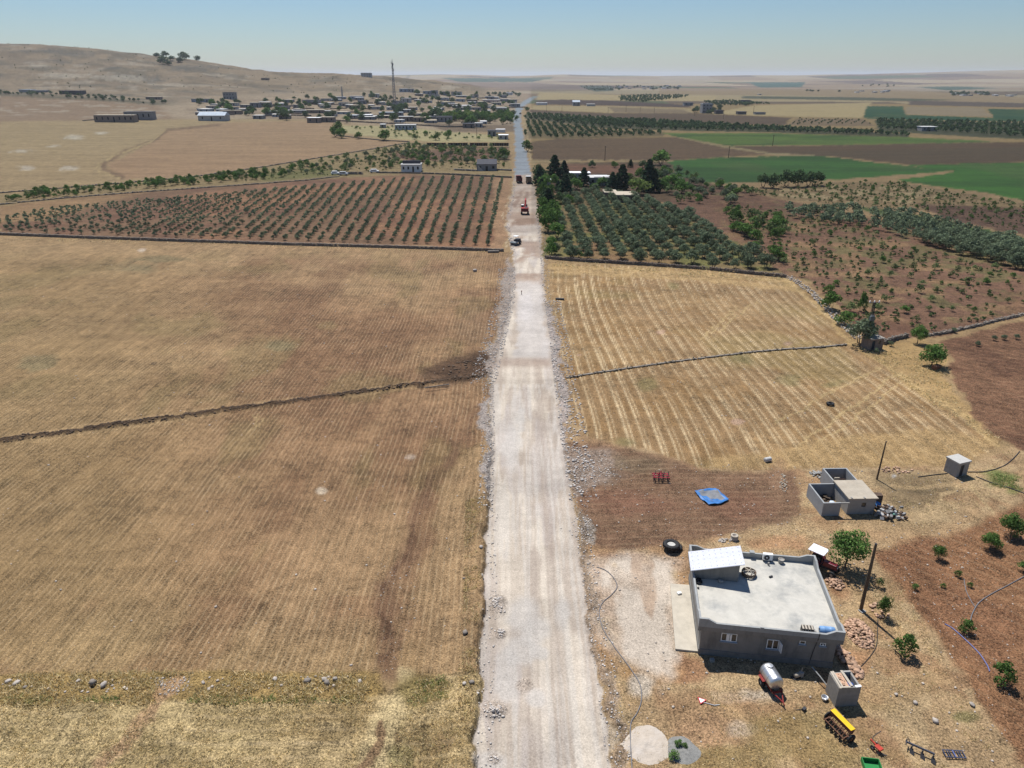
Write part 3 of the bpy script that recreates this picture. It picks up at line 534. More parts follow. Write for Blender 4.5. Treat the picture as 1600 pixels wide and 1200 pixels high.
FIELD_LABEL = {"ground": "dry rolling plain of straw coloured and brown parcels reaching the horizon", "stubble_field": "large brown stubble field beside the gravel road", "mown_field": "golden mown field with curved straw swaths",
    "gravel_road": "pale unpaved gravel road under construction", "asphalt_road": "grey asphalt road running into the village", "orchard_ground": "reddish bare soil under the orchards", "crop_field": "green irrigated crop fields",
    "ploughed_field": "dark brown ploughed fields", "hillside": "dry rounded hill behind the village", "pasture": "dry straw coloured grassland", "farmyard": "trampled dusty yard around the farmhouse", "village_ground": "dusty pale ground between the village houses", "field_track": "brown dirt track winding through dry pasture"}
def build_ground():
    vid = np.arange(NR * NC).reshape(NR, NC)
    quads = np.stack([vid[:-1, :-1].ravel(), vid[:-1, 1:].ravel(), vid[1:, 1:].ravel(), vid[1:, :-1].ravel()], 1)
    fc = CLS[quads[:, 0]]
    for ci, nm in enumerate(CLASSES):
        q = quads[fc == ci]
        if not len(q): continue
        used, inv = np.unique(q.ravel(), return_inverse=True); q2 = inv.reshape(-1, 4)
        me = bpy.data.meshes.new(nm); n = len(used); me.vertices.add(n); me.vertices.foreach_set("co", np.stack([GX[used], GYY[used], GZ[used]], 1).astype(np.float32).ravel())
        me.loops.add(len(q2) * 4); me.loops.foreach_set("vertex_index", q2.astype(np.int32).ravel())
        me.polygons.add(len(q2)); me.polygons.foreach_set("loop_start", np.arange(0, len(q2) * 4, 4, dtype=np.int32)); me.polygons.foreach_set("use_smooth", np.ones(len(q2), bool))
        me.update(calc_edges=True)
        a = me.attributes.new("Col", 'FLOAT_COLOR', 'POINT'); a.data.foreach_set("color", np.concatenate([C[used], np.ones((n, 1))], 1).astype(np.float32).ravel())
        a = me.attributes.new("Par", 'FLOAT_COLOR', 'POINT'); a.data.foreach_set("color", np.stack([AMP[used], GRIT[used], STONE[used], np.ones(n)], 1).astype(np.float32).ravel())
        a = me.attributes.new("Row", 'FLOAT', 'POINT'); a.data.foreach_set("value", PH[used].astype(np.float32))
        o = mk_obj(nm, me, None, GROUND); tag(o, FIELD_LABEL[nm], kind="structure")
build_ground()
from math import floor
def gz(x, y):
    """height of the built ground sheet"""
    j = int(np.clip(np.searchsorted(ROWS, y) - 1, 0, NR - 2)); fy = (y - ROWS[j]) / (ROWS[j + 1] - ROWS[j])
    def rowz(jj):
        s = x / (max(ROWS[jj], 0) + 21); i = int(np.clip(np.searchsorted(SCOL, s) - 1, 0, NC - 2)); fx = (s - SCOL[i]) / (SCOL[i + 1] - SCOL[i])
        return GZ[jj * NC + i] * (1 - fx) + GZ[jj * NC + i + 1] * fx
    return float(rowz(j) * (1 - fy) + rowz(j + 1) * fy)
def Q(px, py):
    """photo pixel -> point on the built ground"""
    p = P(px, py); return Vector((p.x, p.y, gz(p.x, p.y)))
# ================================================================== TREES AND SHRUBS
def leaf_mat(name, rgb, var=.45, scale=2.2, orand=.22, trans=.25):
    m = bpy.data.materials.new(name); t = nodes_of(m); N = t.nodes.new; L = t.links.new
    out = N("ShaderNodeOutputMaterial"); d = N("ShaderNodeBsdfDiffuse"); tr = N("ShaderNodeBsdfTranslucent"); mx = N("ShaderNodeMixShader"); mx.inputs[0].default_value = trans
    tc = N("ShaderNodeTexCoord"); n1 = N("ShaderNodeTexNoise"); n1.inputs["Scale"].default_value = scale * 2; n1.inputs["Detail"].default_value = 4; L(tc.outputs["Object"], n1.inputs["Vector"])
    mr = N("ShaderNodeMapRange"); L(n1.outputs[0], mr.inputs[0]); mr.inputs[1].default_value = .3; mr.inputs[2].default_value = .7; mr.inputs[3].default_value = 1 - var; mr.inputs[4].default_value = 1 + var
    oi = N("ShaderNodeObjectInfo"); r3 = N("ShaderNodeMapRange"); L(oi.outputs["Random"], r3.inputs[0]); r3.inputs[3].default_value = 1 - orand; r3.inputs[4].default_value = 1 + orand
    mm = N("ShaderNodeMath"); mm.operation = 'MULTIPLY'; L(mr.outputs[0], mm.inputs[0]); L(r3.outputs[0], mm.inputs[1])
    vm = N("ShaderNodeVectorMath"); vm.operation = 'SCALE'; vm.inputs[0].default_value = rgb; L(mm.outputs[0], vm.inputs["Scale"])
    L(vm.outputs[0], d.inputs[0]); L(vm.outputs[0], tr.inputs[0]); L(d.outputs[0], mx.inputs[1]); L(tr.outputs[0], mx.inputs[2]); L(mx.outputs[0], out.inputs[0]); return m
LEAF = {"olive": leaf_mat("olive_leaf", (.145, .18, .108)), "green": leaf_mat("broad_leaf", (.095, .165, .045)), "dark": leaf_mat("dark_leaf", (.075, .112, .052)), "conifer": leaf_mat("conifer_needle", (.04, .068, .036)),
        "light": leaf_mat("light_leaf", (.15, .20, .06)), "scrub": leaf_mat("scrub_leaf", (.13, .17, .07)), "young": leaf_mat("young_olive_leaf", (.13, .165, .10))}
BARK = mat("bark", (.13, .095, .065), var=.3, scale=9)
def crown_arrays(kind, n, leaf, seed, squash=.85, base=.28):
    """leaf clumps of a tree of height 1: verts (n*4,3), faces (n,4)"""
    r = np.random.default_rng(seed); pts = []; nrm = []
    if kind == "cone":
        t = r.random(n * 3) ** .75; keep = t[:n]
        hgt = base * .5 + (1 - base * .5) * keep; rad = (1 - keep) ** .8 * .26 * (1 + .35 * np.sin(keep * 40 + r.random())) + .015
        a = r.random(n) * 2 * np.pi; rr = rad * np.sqrt(r.random(n) * .6 + .4)
        pts = np.stack([rr * np.cos(a), rr * np.sin(a), hgt], 1); nrm = np.stack([np.cos(a), np.sin(a), np.full(n, .5)], 1)
    else:
        k = 7 if kind == "round" else 5
        ch = 1 - base; cz = base + ch * .5
        lob = []
        for i in range(k):
            a = 2 * np.pi * (i + r.random() * .7) / k; q = .22 + r.random() * .1
            lob.append((q * np.cos(a), q * np.sin(a), cz + (r.random() - .55) * ch * .42, .20 + r.random() * .10))
        lob.append((0, 0, cz + ch * .16, .29)); lob.append(((r.random() - .5) * .2, (r.random() - .5) * .2, cz + ch * .28, .22))
        li = r.integers(0, len(lob), n); v = r.normal(size=(n, 3)); v /= np.linalg.norm(v, axis=1)[:, None]
        rad = r.random(n) ** .28
        for j in range(n):
            lx, ly, lz, lr = lob[li[j]]; pts.append((lx + v[j, 0] * lr * rad[j], ly + v[j, 1] * lr * rad[j], lz + v[j, 2] * lr * rad[j] * squash))
        pts = np.array(pts); nrm = v
        pts[:, 2] = np.clip(pts[:, 2], base * .55, 1.02)
    nrm = nrm + r.normal(size=(n, 3)) * .6; nrm /= np.linalg.norm(nrm, axis=1)[:, None]
    t1 = np.cross(nrm, r.normal(size=(n, 3))); t1 /= np.linalg.norm(t1, axis=1)[:, None]; t2 = np.cross(nrm, t1)
    s = leaf * (.6 + .8 * r.random(n))[:, None]; s2 = s * (.5 + .4 * r.random(n))[:, None]
    V_ = np.stack([pts - t1 * s, pts + t2 * s2, pts + t1 * s, pts - t2 * s2], 1).reshape(-1, 3)
    return V_, np.arange(n * 4).reshape(-1, 4)
def trunk_mb(mb, rad=.035, base=.3, limbs=4, seed=0, mi=0):
    r = random.Random(seed); b = base
    mb.tube([(0, 0, -.03), (.008, 0, b * .5), (0, .012, b * 1.05)], [rad * 1.35, rad, rad * .8], 6, mi)
    for i in range(limbs):
        a = 6.283 * (i + r.random() * .5) / limbs; q = .16 + r.random() * .1
        mb.tube([(0, .01, b * .9), (q * .5 * math.cos(a), q * .5 * math.sin(a), b * 1.25), (q * math.cos(a), q * math.sin(a), b + (1 - b) * .45)], [rad * .7, rad * .45, rad * .2], 5, mi)
    return mb
def np_mesh(name, V_, F_, mats, mi=None):
    me = bpy.data.meshes.new(name); me.vertices.add(len(V_)); me.vertices.foreach_set("co", np.asarray(V_, np.float32).ravel())
    nl = F_.shape[1]; me.loops.add(F_.size); me.loops.foreach_set("vertex_index", F_.astype(np.int32).ravel())
    me.polygons.add(len(F_)); me.polygons.foreach_set("loop_start", np.arange(0, F_.size, nl, dtype=np.int32))
    for m in mats: me.materials.append(m)
    if mi is not None: me.polygons.foreach_set("material_index", mi.astype(np.int32))
    me.update(calc_edges=True); return me
PROTO = {}
def proto(kind, shape, leafkey, n, leaf, base, trunk_r, nvar=3, limbs=4, squash=.85):
    for v in range(nvar):
        V_, F_ = crown_arrays(shape, n, leaf, 100 + 13 * v + len(PROTO), squash, base)
        cm = np_mesh(kind + "_crown", V_, F_, [LEAF[leafkey]])
        tb = trunk_mb(MB(), trunk_r, base, limbs, v); tm = bpy.data.meshes.new(kind + "_trunk"); tm.from_pydata(tb.v, [], tb.f); tm.materials.append(BARK); tm.update()
        # the same tree as one mesh for the far ones
        tq = [f for f in tb.f if len(f) == 4]; off = len(V_)
        allV = np.concatenate([V_, np.array([tuple(q) for q in tb.v])]); allF = np.concatenate([F_, np.array(tq) + off])
        sm = np_mesh(kind, allV, allF, [LEAF[leafkey], BARK], np.concatenate([np.zeros(len(F_)), np.ones(len(tq))]))
        PROTO.setdefault(kind, []).append((cm, tm, sm))
proto("olive", "round", "olive", 1000, .045, .06, .04)
proto("broad", "round", "green", 2200, .034, .18, .026, squash=1.05)
proto("tall", "round", "green", 2200, .032, .36, .022, squash=1.05)
proto("broadfar", "round", "green", 520, .058, .08, .035)
proto("darkfar", "round", "dark", 520, .058, .05, .035)
proto("lightfar", "round", "light", 380, .065, .06, .035)
proto("conifer", "cone", "conifer", 700, .05, .08, .03, limbs=0)
proto("scrub", "bush", "scrub", 190, .075, .04, .02, squash=.8)
proto("bush", "bush", "green", 620, .05, .03, .02)
proto("young", "bush", "young", 150, .095, .04, .03, nvar=4)
TREE_N = {}
_tr = random.Random(5)
def tree(name, kind, px, py, h, label, group=None, cat="tree", parts=True, widen=1.0, at=None):
    p = Q(px, py) if at is None else at
    cm, tm, sm = _tr.choice(PROTO[kind]); rz = _tr.random() * 6.28
    if parts:
        o = empty(name, (p.x, p.y, p.z), rz, label, cat, group)
        a = bpy.data.objects.new("trunk", tm); COL.objects.link(a); a.parent = o; b = bpy.data.objects.new("crown", cm); COL.objects.link(b); b.parent = o
    else:
        o = bpy.data.objects.new(name, sm); COL.objects.link(o); o.location = p; o.rotation_euler = (0, 0, rz); tag(o, label, cat, group)
    w_ = widen * (.92 + .16 * _tr.random()); o.scale = (h * w_, h * w_, h); return o
def in_poly(x, y, q):
    c = False
    for i in range(len(q)):
        ax, ay = q[i]; bx_, by_ = q[(i + 1) % len(q)]
        if (ay > y) != (by_ > y) and x < (bx_ - ax) * (y - ay) / (by_ - ay) + ax: c = not c
    return c
def world_poly(q): return [(P(a, b).x, P(a, b).y) for a, b in q]
def fill_lattice(wp, dx, dy, jit, r, skew=0.0, skip=.06):
    xs = [p[0] for p in wp]; ys = [p[1] for p in wp]; out = []; y = min(ys)
    while y < max(ys):
        x = min(xs) + ((y - min(ys)) * skew) % dx
        while x < max(xs):
            X, Y = x + r.uniform(-jit, jit), y + r.uniform(-jit, jit)
            if in_poly(X, Y, wp) and r.random() > skip: out.append((X, Y))
            x += dx
        y += dy
    return out
def scatter_px(q, n, r, mind=0):
    """even scatter over the ground inside a pixel polygon"""
    wp = world_poly(q); xs = [p[0] for p in wp]; ys = [p[1] for p in wp]; out = []; k = 0
    while len(out) < n and k < n * 60:
        k += 1; X, Y = r.uniform(min(xs), max(xs)), r.uniform(min(ys), max(ys))
        if in_poly(X, Y, wp) and all((X - a) ** 2 + (Y - b) ** 2 > mind * mind for a, b in out): out.append((X, Y))
    return out
def trees_as_stuff(name, pts, kinds, hs, label, r):
    """thousands of far trees that nobody could count: one mesh"""
    Vs = []; Fs = []; off = 0
    for (X, Y), h in zip(pts, hs):
        V_, F_ = r.choice(kinds); a = r.uniform(0, 6.28); c, s_ = math.cos(a) * h, math.sin(a) * h
        W_ = np.stack([V_[:, 0] * c - V_[:, 1] * s_ + X, V_[:, 0] * s_ + V_[:, 1] * c + Y, V_[:, 2] * h + gz(X, Y)], 1); Vs.append(W_); Fs.append(F_ + off); off += len(W_)
    return np.concatenate(Vs), np.concatenate(Fs)
def stuff_obj(name, V_, F_, m, label):
    return tag(mk_obj(name, np_mesh(name, V_, F_, [m])), label, kind="stuff")
far_olive = [crown_arrays("round", 42, .17, 500 + i, .85, .1) for i in range(4)]
far_round = [crown_arrays("round", 46, .17, 520 + i, .85, .06) for i in range(4)]
far_young = [crown_arrays("bush", 26, .20, 540 + i, .85, .05) for i in range(4)]

def orchards():
    r = random.Random(11)
    # young olives, left: rows run away from the wall
    pts = []
    for i in range(46):
        ax, ay = 761 - 18.6 * i, 386.5 - .0285 * (18.6 * i) - 3; bx_, by_ = 785 - 15.4 * i, 279 + max(0, (i - 9)) * 1.33
        a, b = P(ax, ay), P(bx_, by_); L_ = (b - a).length; n = int(L_ / 3.3)
        for k in range(n + 1):
            t = (k + r.uniform(-.2, .2)) / n
            if r.random() < (.07 if i < 30 else .18): continue
            x, y = a.x + (b.x - a.x) * t + r.uniform(-.22, .22), a.y + (b.y - a.y) * t
            if -400 < x: pts.append((x, y))
    pts.sort(key=lambda p: p[1])
    inside = [p for p in pts if abs(p[0]) < .70 * (p[1] + 21)]
    first, rest = inside[:300], inside[300:]
    for x, y in first:
        lb = "small bushy young olive tree in the row nearest the gravel road" if x > -10 else ("small bushy young olive tree right behind the long stone wall" if y < P(800 + x / mpp((x, y, 0)), 380).y + 9 else "small bushy young olive tree inside the rows behind the long stone wall")
        tree("young_olive_tree", "young", 0, 0, r.uniform(1.2, 1.9), lb, "young olives planted in rows", at=Vector((x, y, gz(x, y))), parts=False, widen=1.05)
    V_, F_ = trees_as_stuff("n", rest, far_young, [r.uniform(1.3, 2.0) for _ in rest], "", r)
    stuff_obj("young_olive_rows", V_, F_, LEAF["young"], "far rows of small young olive trees on reddish soil")
    # mature olive grove, right of the road
    wp = world_poly([(866, 402), (866, 345), (888, 308), (925, 300), (1000, 312), (1058, 331), (1136, 371), (1222, 427)])
    g = fill_lattice(wp, 4.6, 5.4, .4, r, skip=.06); g.sort(key=lambda p: p[1])
    band1 = scatter_px([(1362, 337), (1430, 342), (1600, 388), (1680, 412), (1690, 440), (1600, 423), (1510, 402), (1430, 378), (1362, 358)], 105, r, 3.4)
    band2 = scatter_px([(1222, 326), (1340, 331), (1346, 352), (1300, 353), (1225, 338)], 30, r, 3.6)
    for i, (x, y) in enumerate(g[:245]):
        u_, v_ = proj(x, y, 0); wl = 405 + (u_ - 850) * .0737
        lb = "rounded grey-green olive tree in the front row of the grove along its stone wall" if v_ > wl - 9 else ("rounded grey-green olive tree on the roadside row of the dense grove" if u_ < 885 else ("rounded grey-green olive tree on the slanting scrub-side edge of the dense grove" if u_ > 1040 + (v_ - 320) * 1.55 else "rounded grey-green olive tree inside the dense grove beside the gravel road"))
        tree("olive_tree", "olive", 0, 0, r.uniform(2.8, 4.2), lb, "olive trees of the grove", at=Vector((x, y, gz(x, y))), widen=1.1)
    ob = band1 + band2; ob.sort(key=lambda p: p[1])
    for x, y in ob[:55]:
        tree("olive_tree", "olive", 0, 0, r.uniform(3.4, 4.8), "grey-green olive tree in the slanting belt between the red scrub orchard and the green strip", "olive trees of the slanting belt", at=Vector((x, y, gz(x, y))), widen=1.15)
    rest = g[245:] + ob[55:]
    V_, F_ = trees_as_stuff("n", rest, [crown_arrays("round", 110, .105, 560 + i, .85, .16) for i in range(4)], [r.uniform(3.0, 4.4) for _ in rest], "", r)
    stuff_obj("olive_grove", V_, F_, LEAF["olive"], "grey-green olive trees at the back of the groves")
    # distant groves that read as dark bands
    far = []
    for q, dx, dy, h0, h1 in (([(822, 179), (900, 183), (1050, 192), (1250, 202), (1420, 210), (1420, 213.5), (1200, 206), (1040, 203), (940, 199), (820, 185)], 6.5, 9, 3.4, 5.0),
                              ([(820, 189), (850, 192), (940, 202), (1038, 208), (1030, 212), (870, 216), (820, 214.5)], 6.5, 10, 2.6, 4.0),
                              ([(1368, 188), (1600, 193), (1700, 196), (1700, 220), (1600, 215), (1450, 205), (1372, 202)], 7, 11, 3.4, 5.0),
                              ([(1250, 185), (1348, 187), (1362, 195), (1232, 195)], 9, 16, 1.6, 2.4), ([(1100, 159), (1150, 158), (1210, 163), (1110, 166)], 10, 16, 3, 5),
                              ([(965, 152), (1010, 149), (1075, 150), (1070, 153), (1000, 161), (970, 158)], 13, 20, 4, 6), ([(908, 135), (955, 135), (960, 141), (930, 142)], 22, 40, 4, 6)):
        far.append((fill_lattice(world_poly(q), dx, dy, dx * .2, r, skip=.04), h0, h1))
    P_ = []; H_ = []
    for pts_, h0, h1 in far: P_ += pts_; H_ += [r.uniform(h0, h1) for _ in pts_]
    V_, F_ = trees_as_stuff("n", P_, [crown_arrays("round", 20, .25, 580 + i, .85, .05) for i in range(4)], H_, "", r)
    stuff_obj("distant_groves", V_, F_, LEAF["dark"], "dark green bands of far olive groves on the plain")
orchards()

def scattered_trees():
    r = random.Random(23)
    # weeds and seedlings between the orchard bushes
    W_ = scatter_px([(1130, 322), (1300, 337), (1430, 387), (1600, 432), (1690, 447), (1600, 484), (1470, 518), (1365, 524), (1250, 434), (1150, 380)], 520, r) + scatter_px([(1160, 302), (1300, 288), (1390, 286), (1600, 324), (1600, 366), (1440, 329), (1330, 323)], 380, r) + scatter_px([(330, 279), (480, 258), (640, 230), (790, 234), (790, 264), (560, 270), (400, 284)], 260, r)
    V_, F_ = trees_as_stuff("n", W_, [crown_arrays("bush", 16, .3, 620 + i, .7, .02) for i in range(4)], [r.uniform(.45, 1.0) for _ in W_], "", r); stuff_obj("orchard_weeds", V_, F_, LEAF["scrub"], "low green weeds between the bushes of the scrub orchards")
    T = lambda name, kind, px, py, hpx, label, group=None, cat="tree", parts=True, widen=1.0: tree(name, kind, px, py, hpx * mpp(Q(px, py)) * 1.02, label, group, cat, parts, widen)
    # near trees: (base px, base py, height px)
    T("broadleaf_tree", "tall", 1320, 888, 60, "leafy green tree shading the red tractor behind the farmhouse", widen=.95)
    T("broadleaf_tree", "broad", 1455, 572, 34, "wide green tree with a dark shadow at the edge of the tilled field", widen=1.25)
    T("broadleaf_tree", "tall", 1433, 537, 28, "round dark green tree beside the dry-stone wall", widen=.9)
    T("olive_tree", "olive", 1345, 540, 46, "large grey-green olive tree behind the small stone hut", widen=1.05)
    T("broadleaf_tree", "broad", 1578, 838, 38, "biggest leafy fruit tree on the tilled soil below the pump house", widen=1.0)
    T("broadleaf_tree", "broad", 1547, 858, 28, "bushy fruit tree standing just before the biggest one on the tilled soil", widen=1.05)
    T("broadleaf_tree", "tall", 1465, 873, 22, "small fruit tree with a bare thin trunk on the tilled soil", widen=.95)
    T("shrub", "bush", 1413, 1024, 42, "leafy bush with a brown base beside the rubble pile", cat="shrub", widen=.9)
    T("shrub", "bush", 1565, 1068, 44, "tall dense bush at the end of the blue pipe", cat="shrub", widen=.85)
    T("shrub", "bush", 1507, 988, 24, "small round bush on the tilled soil beside the grey hose", cat="shrub")
    T("broadleaf_tree", "tall", 1378, 962, 36, "young sapling with a thin trunk next to the utility pole", widen=.62)
    T("shrub", "scrub", 1374, 917, 18, "half-dry brown bush uphill from the utility pole sapling", cat="shrub", widen=.9)
    for px, py, h, l in ((1496, 901, 12, "tiny green sapling on open tilled soil"), (1429, 921, 11, "tiny sapling with pale weeds at the tilled edge"), (1515, 917, 9, "low green seedling beside a dark stick"), (1598, 892, 18, "bush at the tilled field edge above the curved hose"), (1473, 918, 8, "very small seedling near the crossing of hoses")):
        T("shrub", "bush", px, py, h, l, cat="shrub")
    for px, py, h, w_, l in ((1296, 484, 30, 1.15, "dark green bush on the field corner by the tumbled wall"), (1319, 508, 24, 1.3, "broad green bush between the hut olive and the field corner"), (1345, 487, 34, .5, "slim double bush behind the transformer pole")):
        T("shrub", "bush", px, py, h, l, cat="shrub", widen=w_)
    for px, py in ((1391, 541), (1369, 552), (1553, 532), (1568, 531), (1588, 530), (1527, 541), (1490, 520)):
        T("shrub", "olive", px, py, 9, "tiny olive sapling planted on the brown tilled field", "olive saplings on the tilled field", "shrub", False)
    # scrub orchards on the right
    def field(q, n, kinds, h0, h1, label, group, mind=2.0, name="shrub", cat="shrub", parts=False, grid=None):
        pts_ = scatter_px(q, n, r, mind) if grid is None else sorted(fill_lattice(world_poly(q), grid[0], grid[1], .7, r, skip=.22), key=lambda p: p[1])[:n]
        for x, y in pts_:
            tree(name, r.choice(kinds), 0, 0, r.uniform(h0, h1), label, group, cat, parts, r.uniform(.9, 1.3), at=Vector((x, y, gz(x, y))))
    field([(1130, 320), (1300, 335), (1430, 385), (1600, 430), (1690, 445), (1690, 470), (1600, 482), (1470, 515), (1365, 522), (1250, 432), (1150, 378)], 270, ["scrub", "scrub", "bush", "scrub"], .9, 2.2, "low green bush on the reddish scrub orchard above the dry-stone walls", "bushes of the red scrub orchard", 2.8, grid=(5.2, 7.0))
    field([(1160, 301), (1300, 287), (1390, 285), (1520, 306), (1600, 322), (1600, 365), (1440, 328), (1330, 322)], 160, ["scrub", "scrub", "scrub", "bush"], 1.0, 2.1, "small bush in the pale stony orchard below the green field", "bushes of the pale stony orchard", 3.5, "orchard_bush", "bush")
    field([(1035, 262), (1110, 288), (1190, 300), (1130, 330), (1060, 318), (1040, 300)], 46, ["olive", "scrub", "broadfar", "olive"], 2.6, 4.6, "mixed grey-green tree behind the olive grove", "mixed trees behind the olive grove", 4, "orchard_tree", "tree")
    field([(1130, 330), (1230, 345), (1230, 385), (1150, 370)], 22, ["broadfar", "scrub", "broadfar"], 2.4, 4.2, "green tree on the upper edge of the scrub orchard next to the grove", "trees on the upper edge of the scrub orchard", 4, "orchard_tree", "tree")
    # around the farmstead behind the grove (conifers)
    for px, py, h in ((866, 283, 36), (881, 279, 25), (883, 308, 33), (912, 291, 26), (843, 290, 27), (846, 306, 24), (856, 331, 33), (850, 318, 22), (872, 300, 16)):
        T("conifer_tree", "conifer", px, py, h * 1.04, "dark pointed conifer between the road and the farmstead behind the grove", "conifers beside the road", widen=1.6)
    for px, py, h in ((956, 300, 29), (971, 298, 38), (964, 299, 27), (1012, 299, 46), (1020, 300, 34), (985, 262, 12)):
        T("conifer_tree", "conifer", px, py, h, "dark pointed conifer by the mud-roofed farm building", "conifers by the mud-roofed building", widen=1.45)
    for px, py, h, w_ in ((841, 276, 20, .9), (845, 284, 22, 1.0), (850, 296, 24, 1.0), (848, 308, 24, .9), (853, 320, 26, 1.0), (850, 333, 26, .9), (862, 336, 24, 1.1), (858, 310, 22, 1.0), (868, 292, 20, 1.0), (893, 286, 16, 1.2), (900, 296, 18, 1.2), (930, 300, 14, 1.3), (875, 318, 18, 1.2), (890, 320, 16, 1.2), (940, 292, 16, 1.0), (980, 288, 18, 1.1), (1000, 280, 18, 1.1), (1025, 285, 22, 1.1), (1040, 275, 16, 1.3), (1005, 262, 12, 1.3), (960, 262, 10, 1.3), (925, 262, 12, 1.0), (1030, 300, 22, 1.2), (1048, 290, 18, 1.3)):
        T("broadleaf_tree", "darkfar" if px % 2 else "broadfar", px, py, h, "dark leafy tree crowding the farmstead and the road edge behind the grove", "leafy trees round the farmstead", widen=w_)
    T("broadleaf_tree", "lightfar", 997, 304, 26, "large light green rounded tree beside the mud-roofed building", widen=1.45)
    T("broadleaf_tree", "broadfar", 1032, 258, 24, "big dark green tree at the corner of the green field", widen=1.2)
    T("broadleaf_tree", "broadfar", 1065, 302, 22, "dark green tree standing in the mixed orchard", widen=1.3)
    for px, py, h, w_ in ((856, 362, 34, 1.0), (863, 352, 28, 1.1), (870, 372, 26, 1.0), (848, 345, 26, .9), (861, 386, 17, 1.1), (860, 400, 22, 1.05), (893, 402, 15, 1.3), (905, 403, 13, 1.3)):
        T("broadleaf_tree", "broadfar", px, py, h, "bushy green tree on the roadside edge of the olive grove", "roadside trees of the grove", widen=w_)
    for px, py, h, w_ in ((1192, 293, 22, 1.0), (1207, 294, 24, 1.0), (1228, 292, 27, .95), (1246, 292, 28, .9), (1263, 291, 23, 1.0), (1278, 290, 22, .9)):
        T("broadleaf_tree", "darkfar", px, py, h, "dark round tree in the clump below the green field", "clump of dark trees below the green field", widen=w_)
    for px, py, h in ((1150, 362, 17), (1170, 372, 22), (1180, 378, 20), (1207, 398, 16), (1214, 407, 22), (1178, 390, 14)):
        T("shrub", "bush", px, py, h, "bright green bush along the scrub-side edge of the olive grove", "bushes along the scrub-side edge of the grove", "shrub", widen=1.2)
    # trees on the left middle distance
    for px, py, h, w_, l in ((57, 300, 9, 1.2, "first of two dark round bushes on the wall beyond the young olives"), (70, 300, 11, 1.2, "larger of two dark round bushes on the wall beyond the young olives")):
        T("shrub", "bush", px, py, h, l, cat="shrub", parts=False, widen=w_)
    for px, py, h in ((527, 208, 18), (524, 214, 15), (534, 216, 16), (600, 220, 17), (542, 192, 11), (560, 217, 11), (648, 218, 9), (681, 219, 11), (700, 216, 13), (665, 212, 8)):
        T("broadleaf_tree", "broadfar", px, py, h, "dark green tree round the pale orchard below the village", "trees round the pale orchard", parts=False, widen=1.2)
    T("broadleaf_tree", "broadfar", 788, 249, 18, "green tree beside the road by the black sheds", parts=False, widen=1.1)
    T("broadleaf_tree", "darkfar", 661, 252, 11, "dark rounded tree behind the white house", parts=False, widen=1.4)
    T("broadleaf_tree", "broadfar", 824, 237, 18, "single round tree alone between asphalt road and ploughed field", parts=False, widen=1.0)
    T("broadleaf_tree", "darkfar", 824, 174, 7, "far round tree at the bend of the asphalt road", parts=False, widen=1.2)
    field([(330, 277), (480, 256), (600, 236), (640, 228), (790, 232), (790, 262), (660, 262), (560, 268), (400, 282)], 260, ["broadfar", "scrub", "olive", "scrub"], 1.8, 4.0, "green tree in the overgrown orchard behind the white house", "trees of the overgrown orchard", 3.2, "orchard_tree", "tree")
    field([(0, 306), (300, 280), (400, 270), (420, 280), (200, 298), (0, 318)], 130, ["bush", "scrub", "broadfar"], 1.4, 3.4, "low green bush in the hedge beyond the young olives", "hedge bushes beyond the young olives", 2, "hedge_bush", "bush")
    field([(540, 198), (620, 199), (700, 208), (780, 214), (785, 220), (690, 220), (600, 214)], 70, ["scrub", "scrub", "lightfar"], 1.6, 3.0, "small pale bush in the orchard below the village", "bushes of the pale orchard", 4, "orchard_bush", "bush")
    field([(0, 144), (110, 148), (260, 160), (255, 165), (110, 153), (0, 149)], 60, ["darkfar", "olive"], 3, 5.5, "dark tree in the planted row at the foot of the hill", "planted row at the foot of the hill", 6, "orchard_tree", "tree")
    # hill-top clump
    for px, py, h in ((245, 87, 6), (258, 87, 7), (255, 97, 10), (277, 88, 7), (268, 93, 6), (281, 95, 6), (288, 91, 9), (298, 90, 6), (309, 92, 6), (292, 90, 6), (264, 98, 5)):
        p = P(px, py + 2.5); tree("broadleaf_tree", "darkfar", 0, 0, h * mpp(p) * 1.45, "dark round tree in the lone clump on the hilltop", "clump of trees on the hilltop", parts=False, at=Vector((p.x, p.y, gz(p.x, p.y) - .8)), widen=1.3)
    hp = [(X, Y) for X, Y in scatter_px([(0, 140), (0, 72), (90, 72), (240, 90), (400, 112), (560, 122), (640, 126), (740, 140), (600, 142), (300, 146), (120, 142)], 260, r) if 1000 < Y < 1640]
    V_, F_ = trees_as_stuff("n", hp, [crown_arrays("bush", 14, .3, 600 + i, .8, .02) for i in range(4)], [r.uniform(1.0, 2.2) for _ in hp], "", r); stuff_obj("hill_scrub", V_, F_, LEAF["dark"], "tiny dark scrub dotted over the dry hill")
    # village trees
    for i in range(210):
        while True:
            px, py = r.uniform(300, 812), r.uniform(146, 196)
            if in_poly(px, py, [(300, 160), (420, 158), (600, 148), (760, 146), (815, 152), (806, 194), (700, 198), (560, 188), (420, 182), (310, 180)]): break
        p = Q(px, py); tree("village_tree", r.choice(["darkfar", "broadfar", "darkfar"]), 0, 0, r.uniform(5, 9.5), "dark green tree among the houses of the village", "trees of the village", parts=False, at=p, widen=r.uniform(.8, 1.3))
    for i in range(70):
        px = r.uniform(690, 803); py = 189 - (px - 690) * .015 + r.uniform(-5, 2); p = Q(px, py)
        tree("plantation_tree", r.choice(["broadfar", "broadfar", "lightfar"]), 0, 0, r.uniform(6, 9.5), "bright green tree in the dense plantation below the village", "plantation below the village", parts=False, at=p)
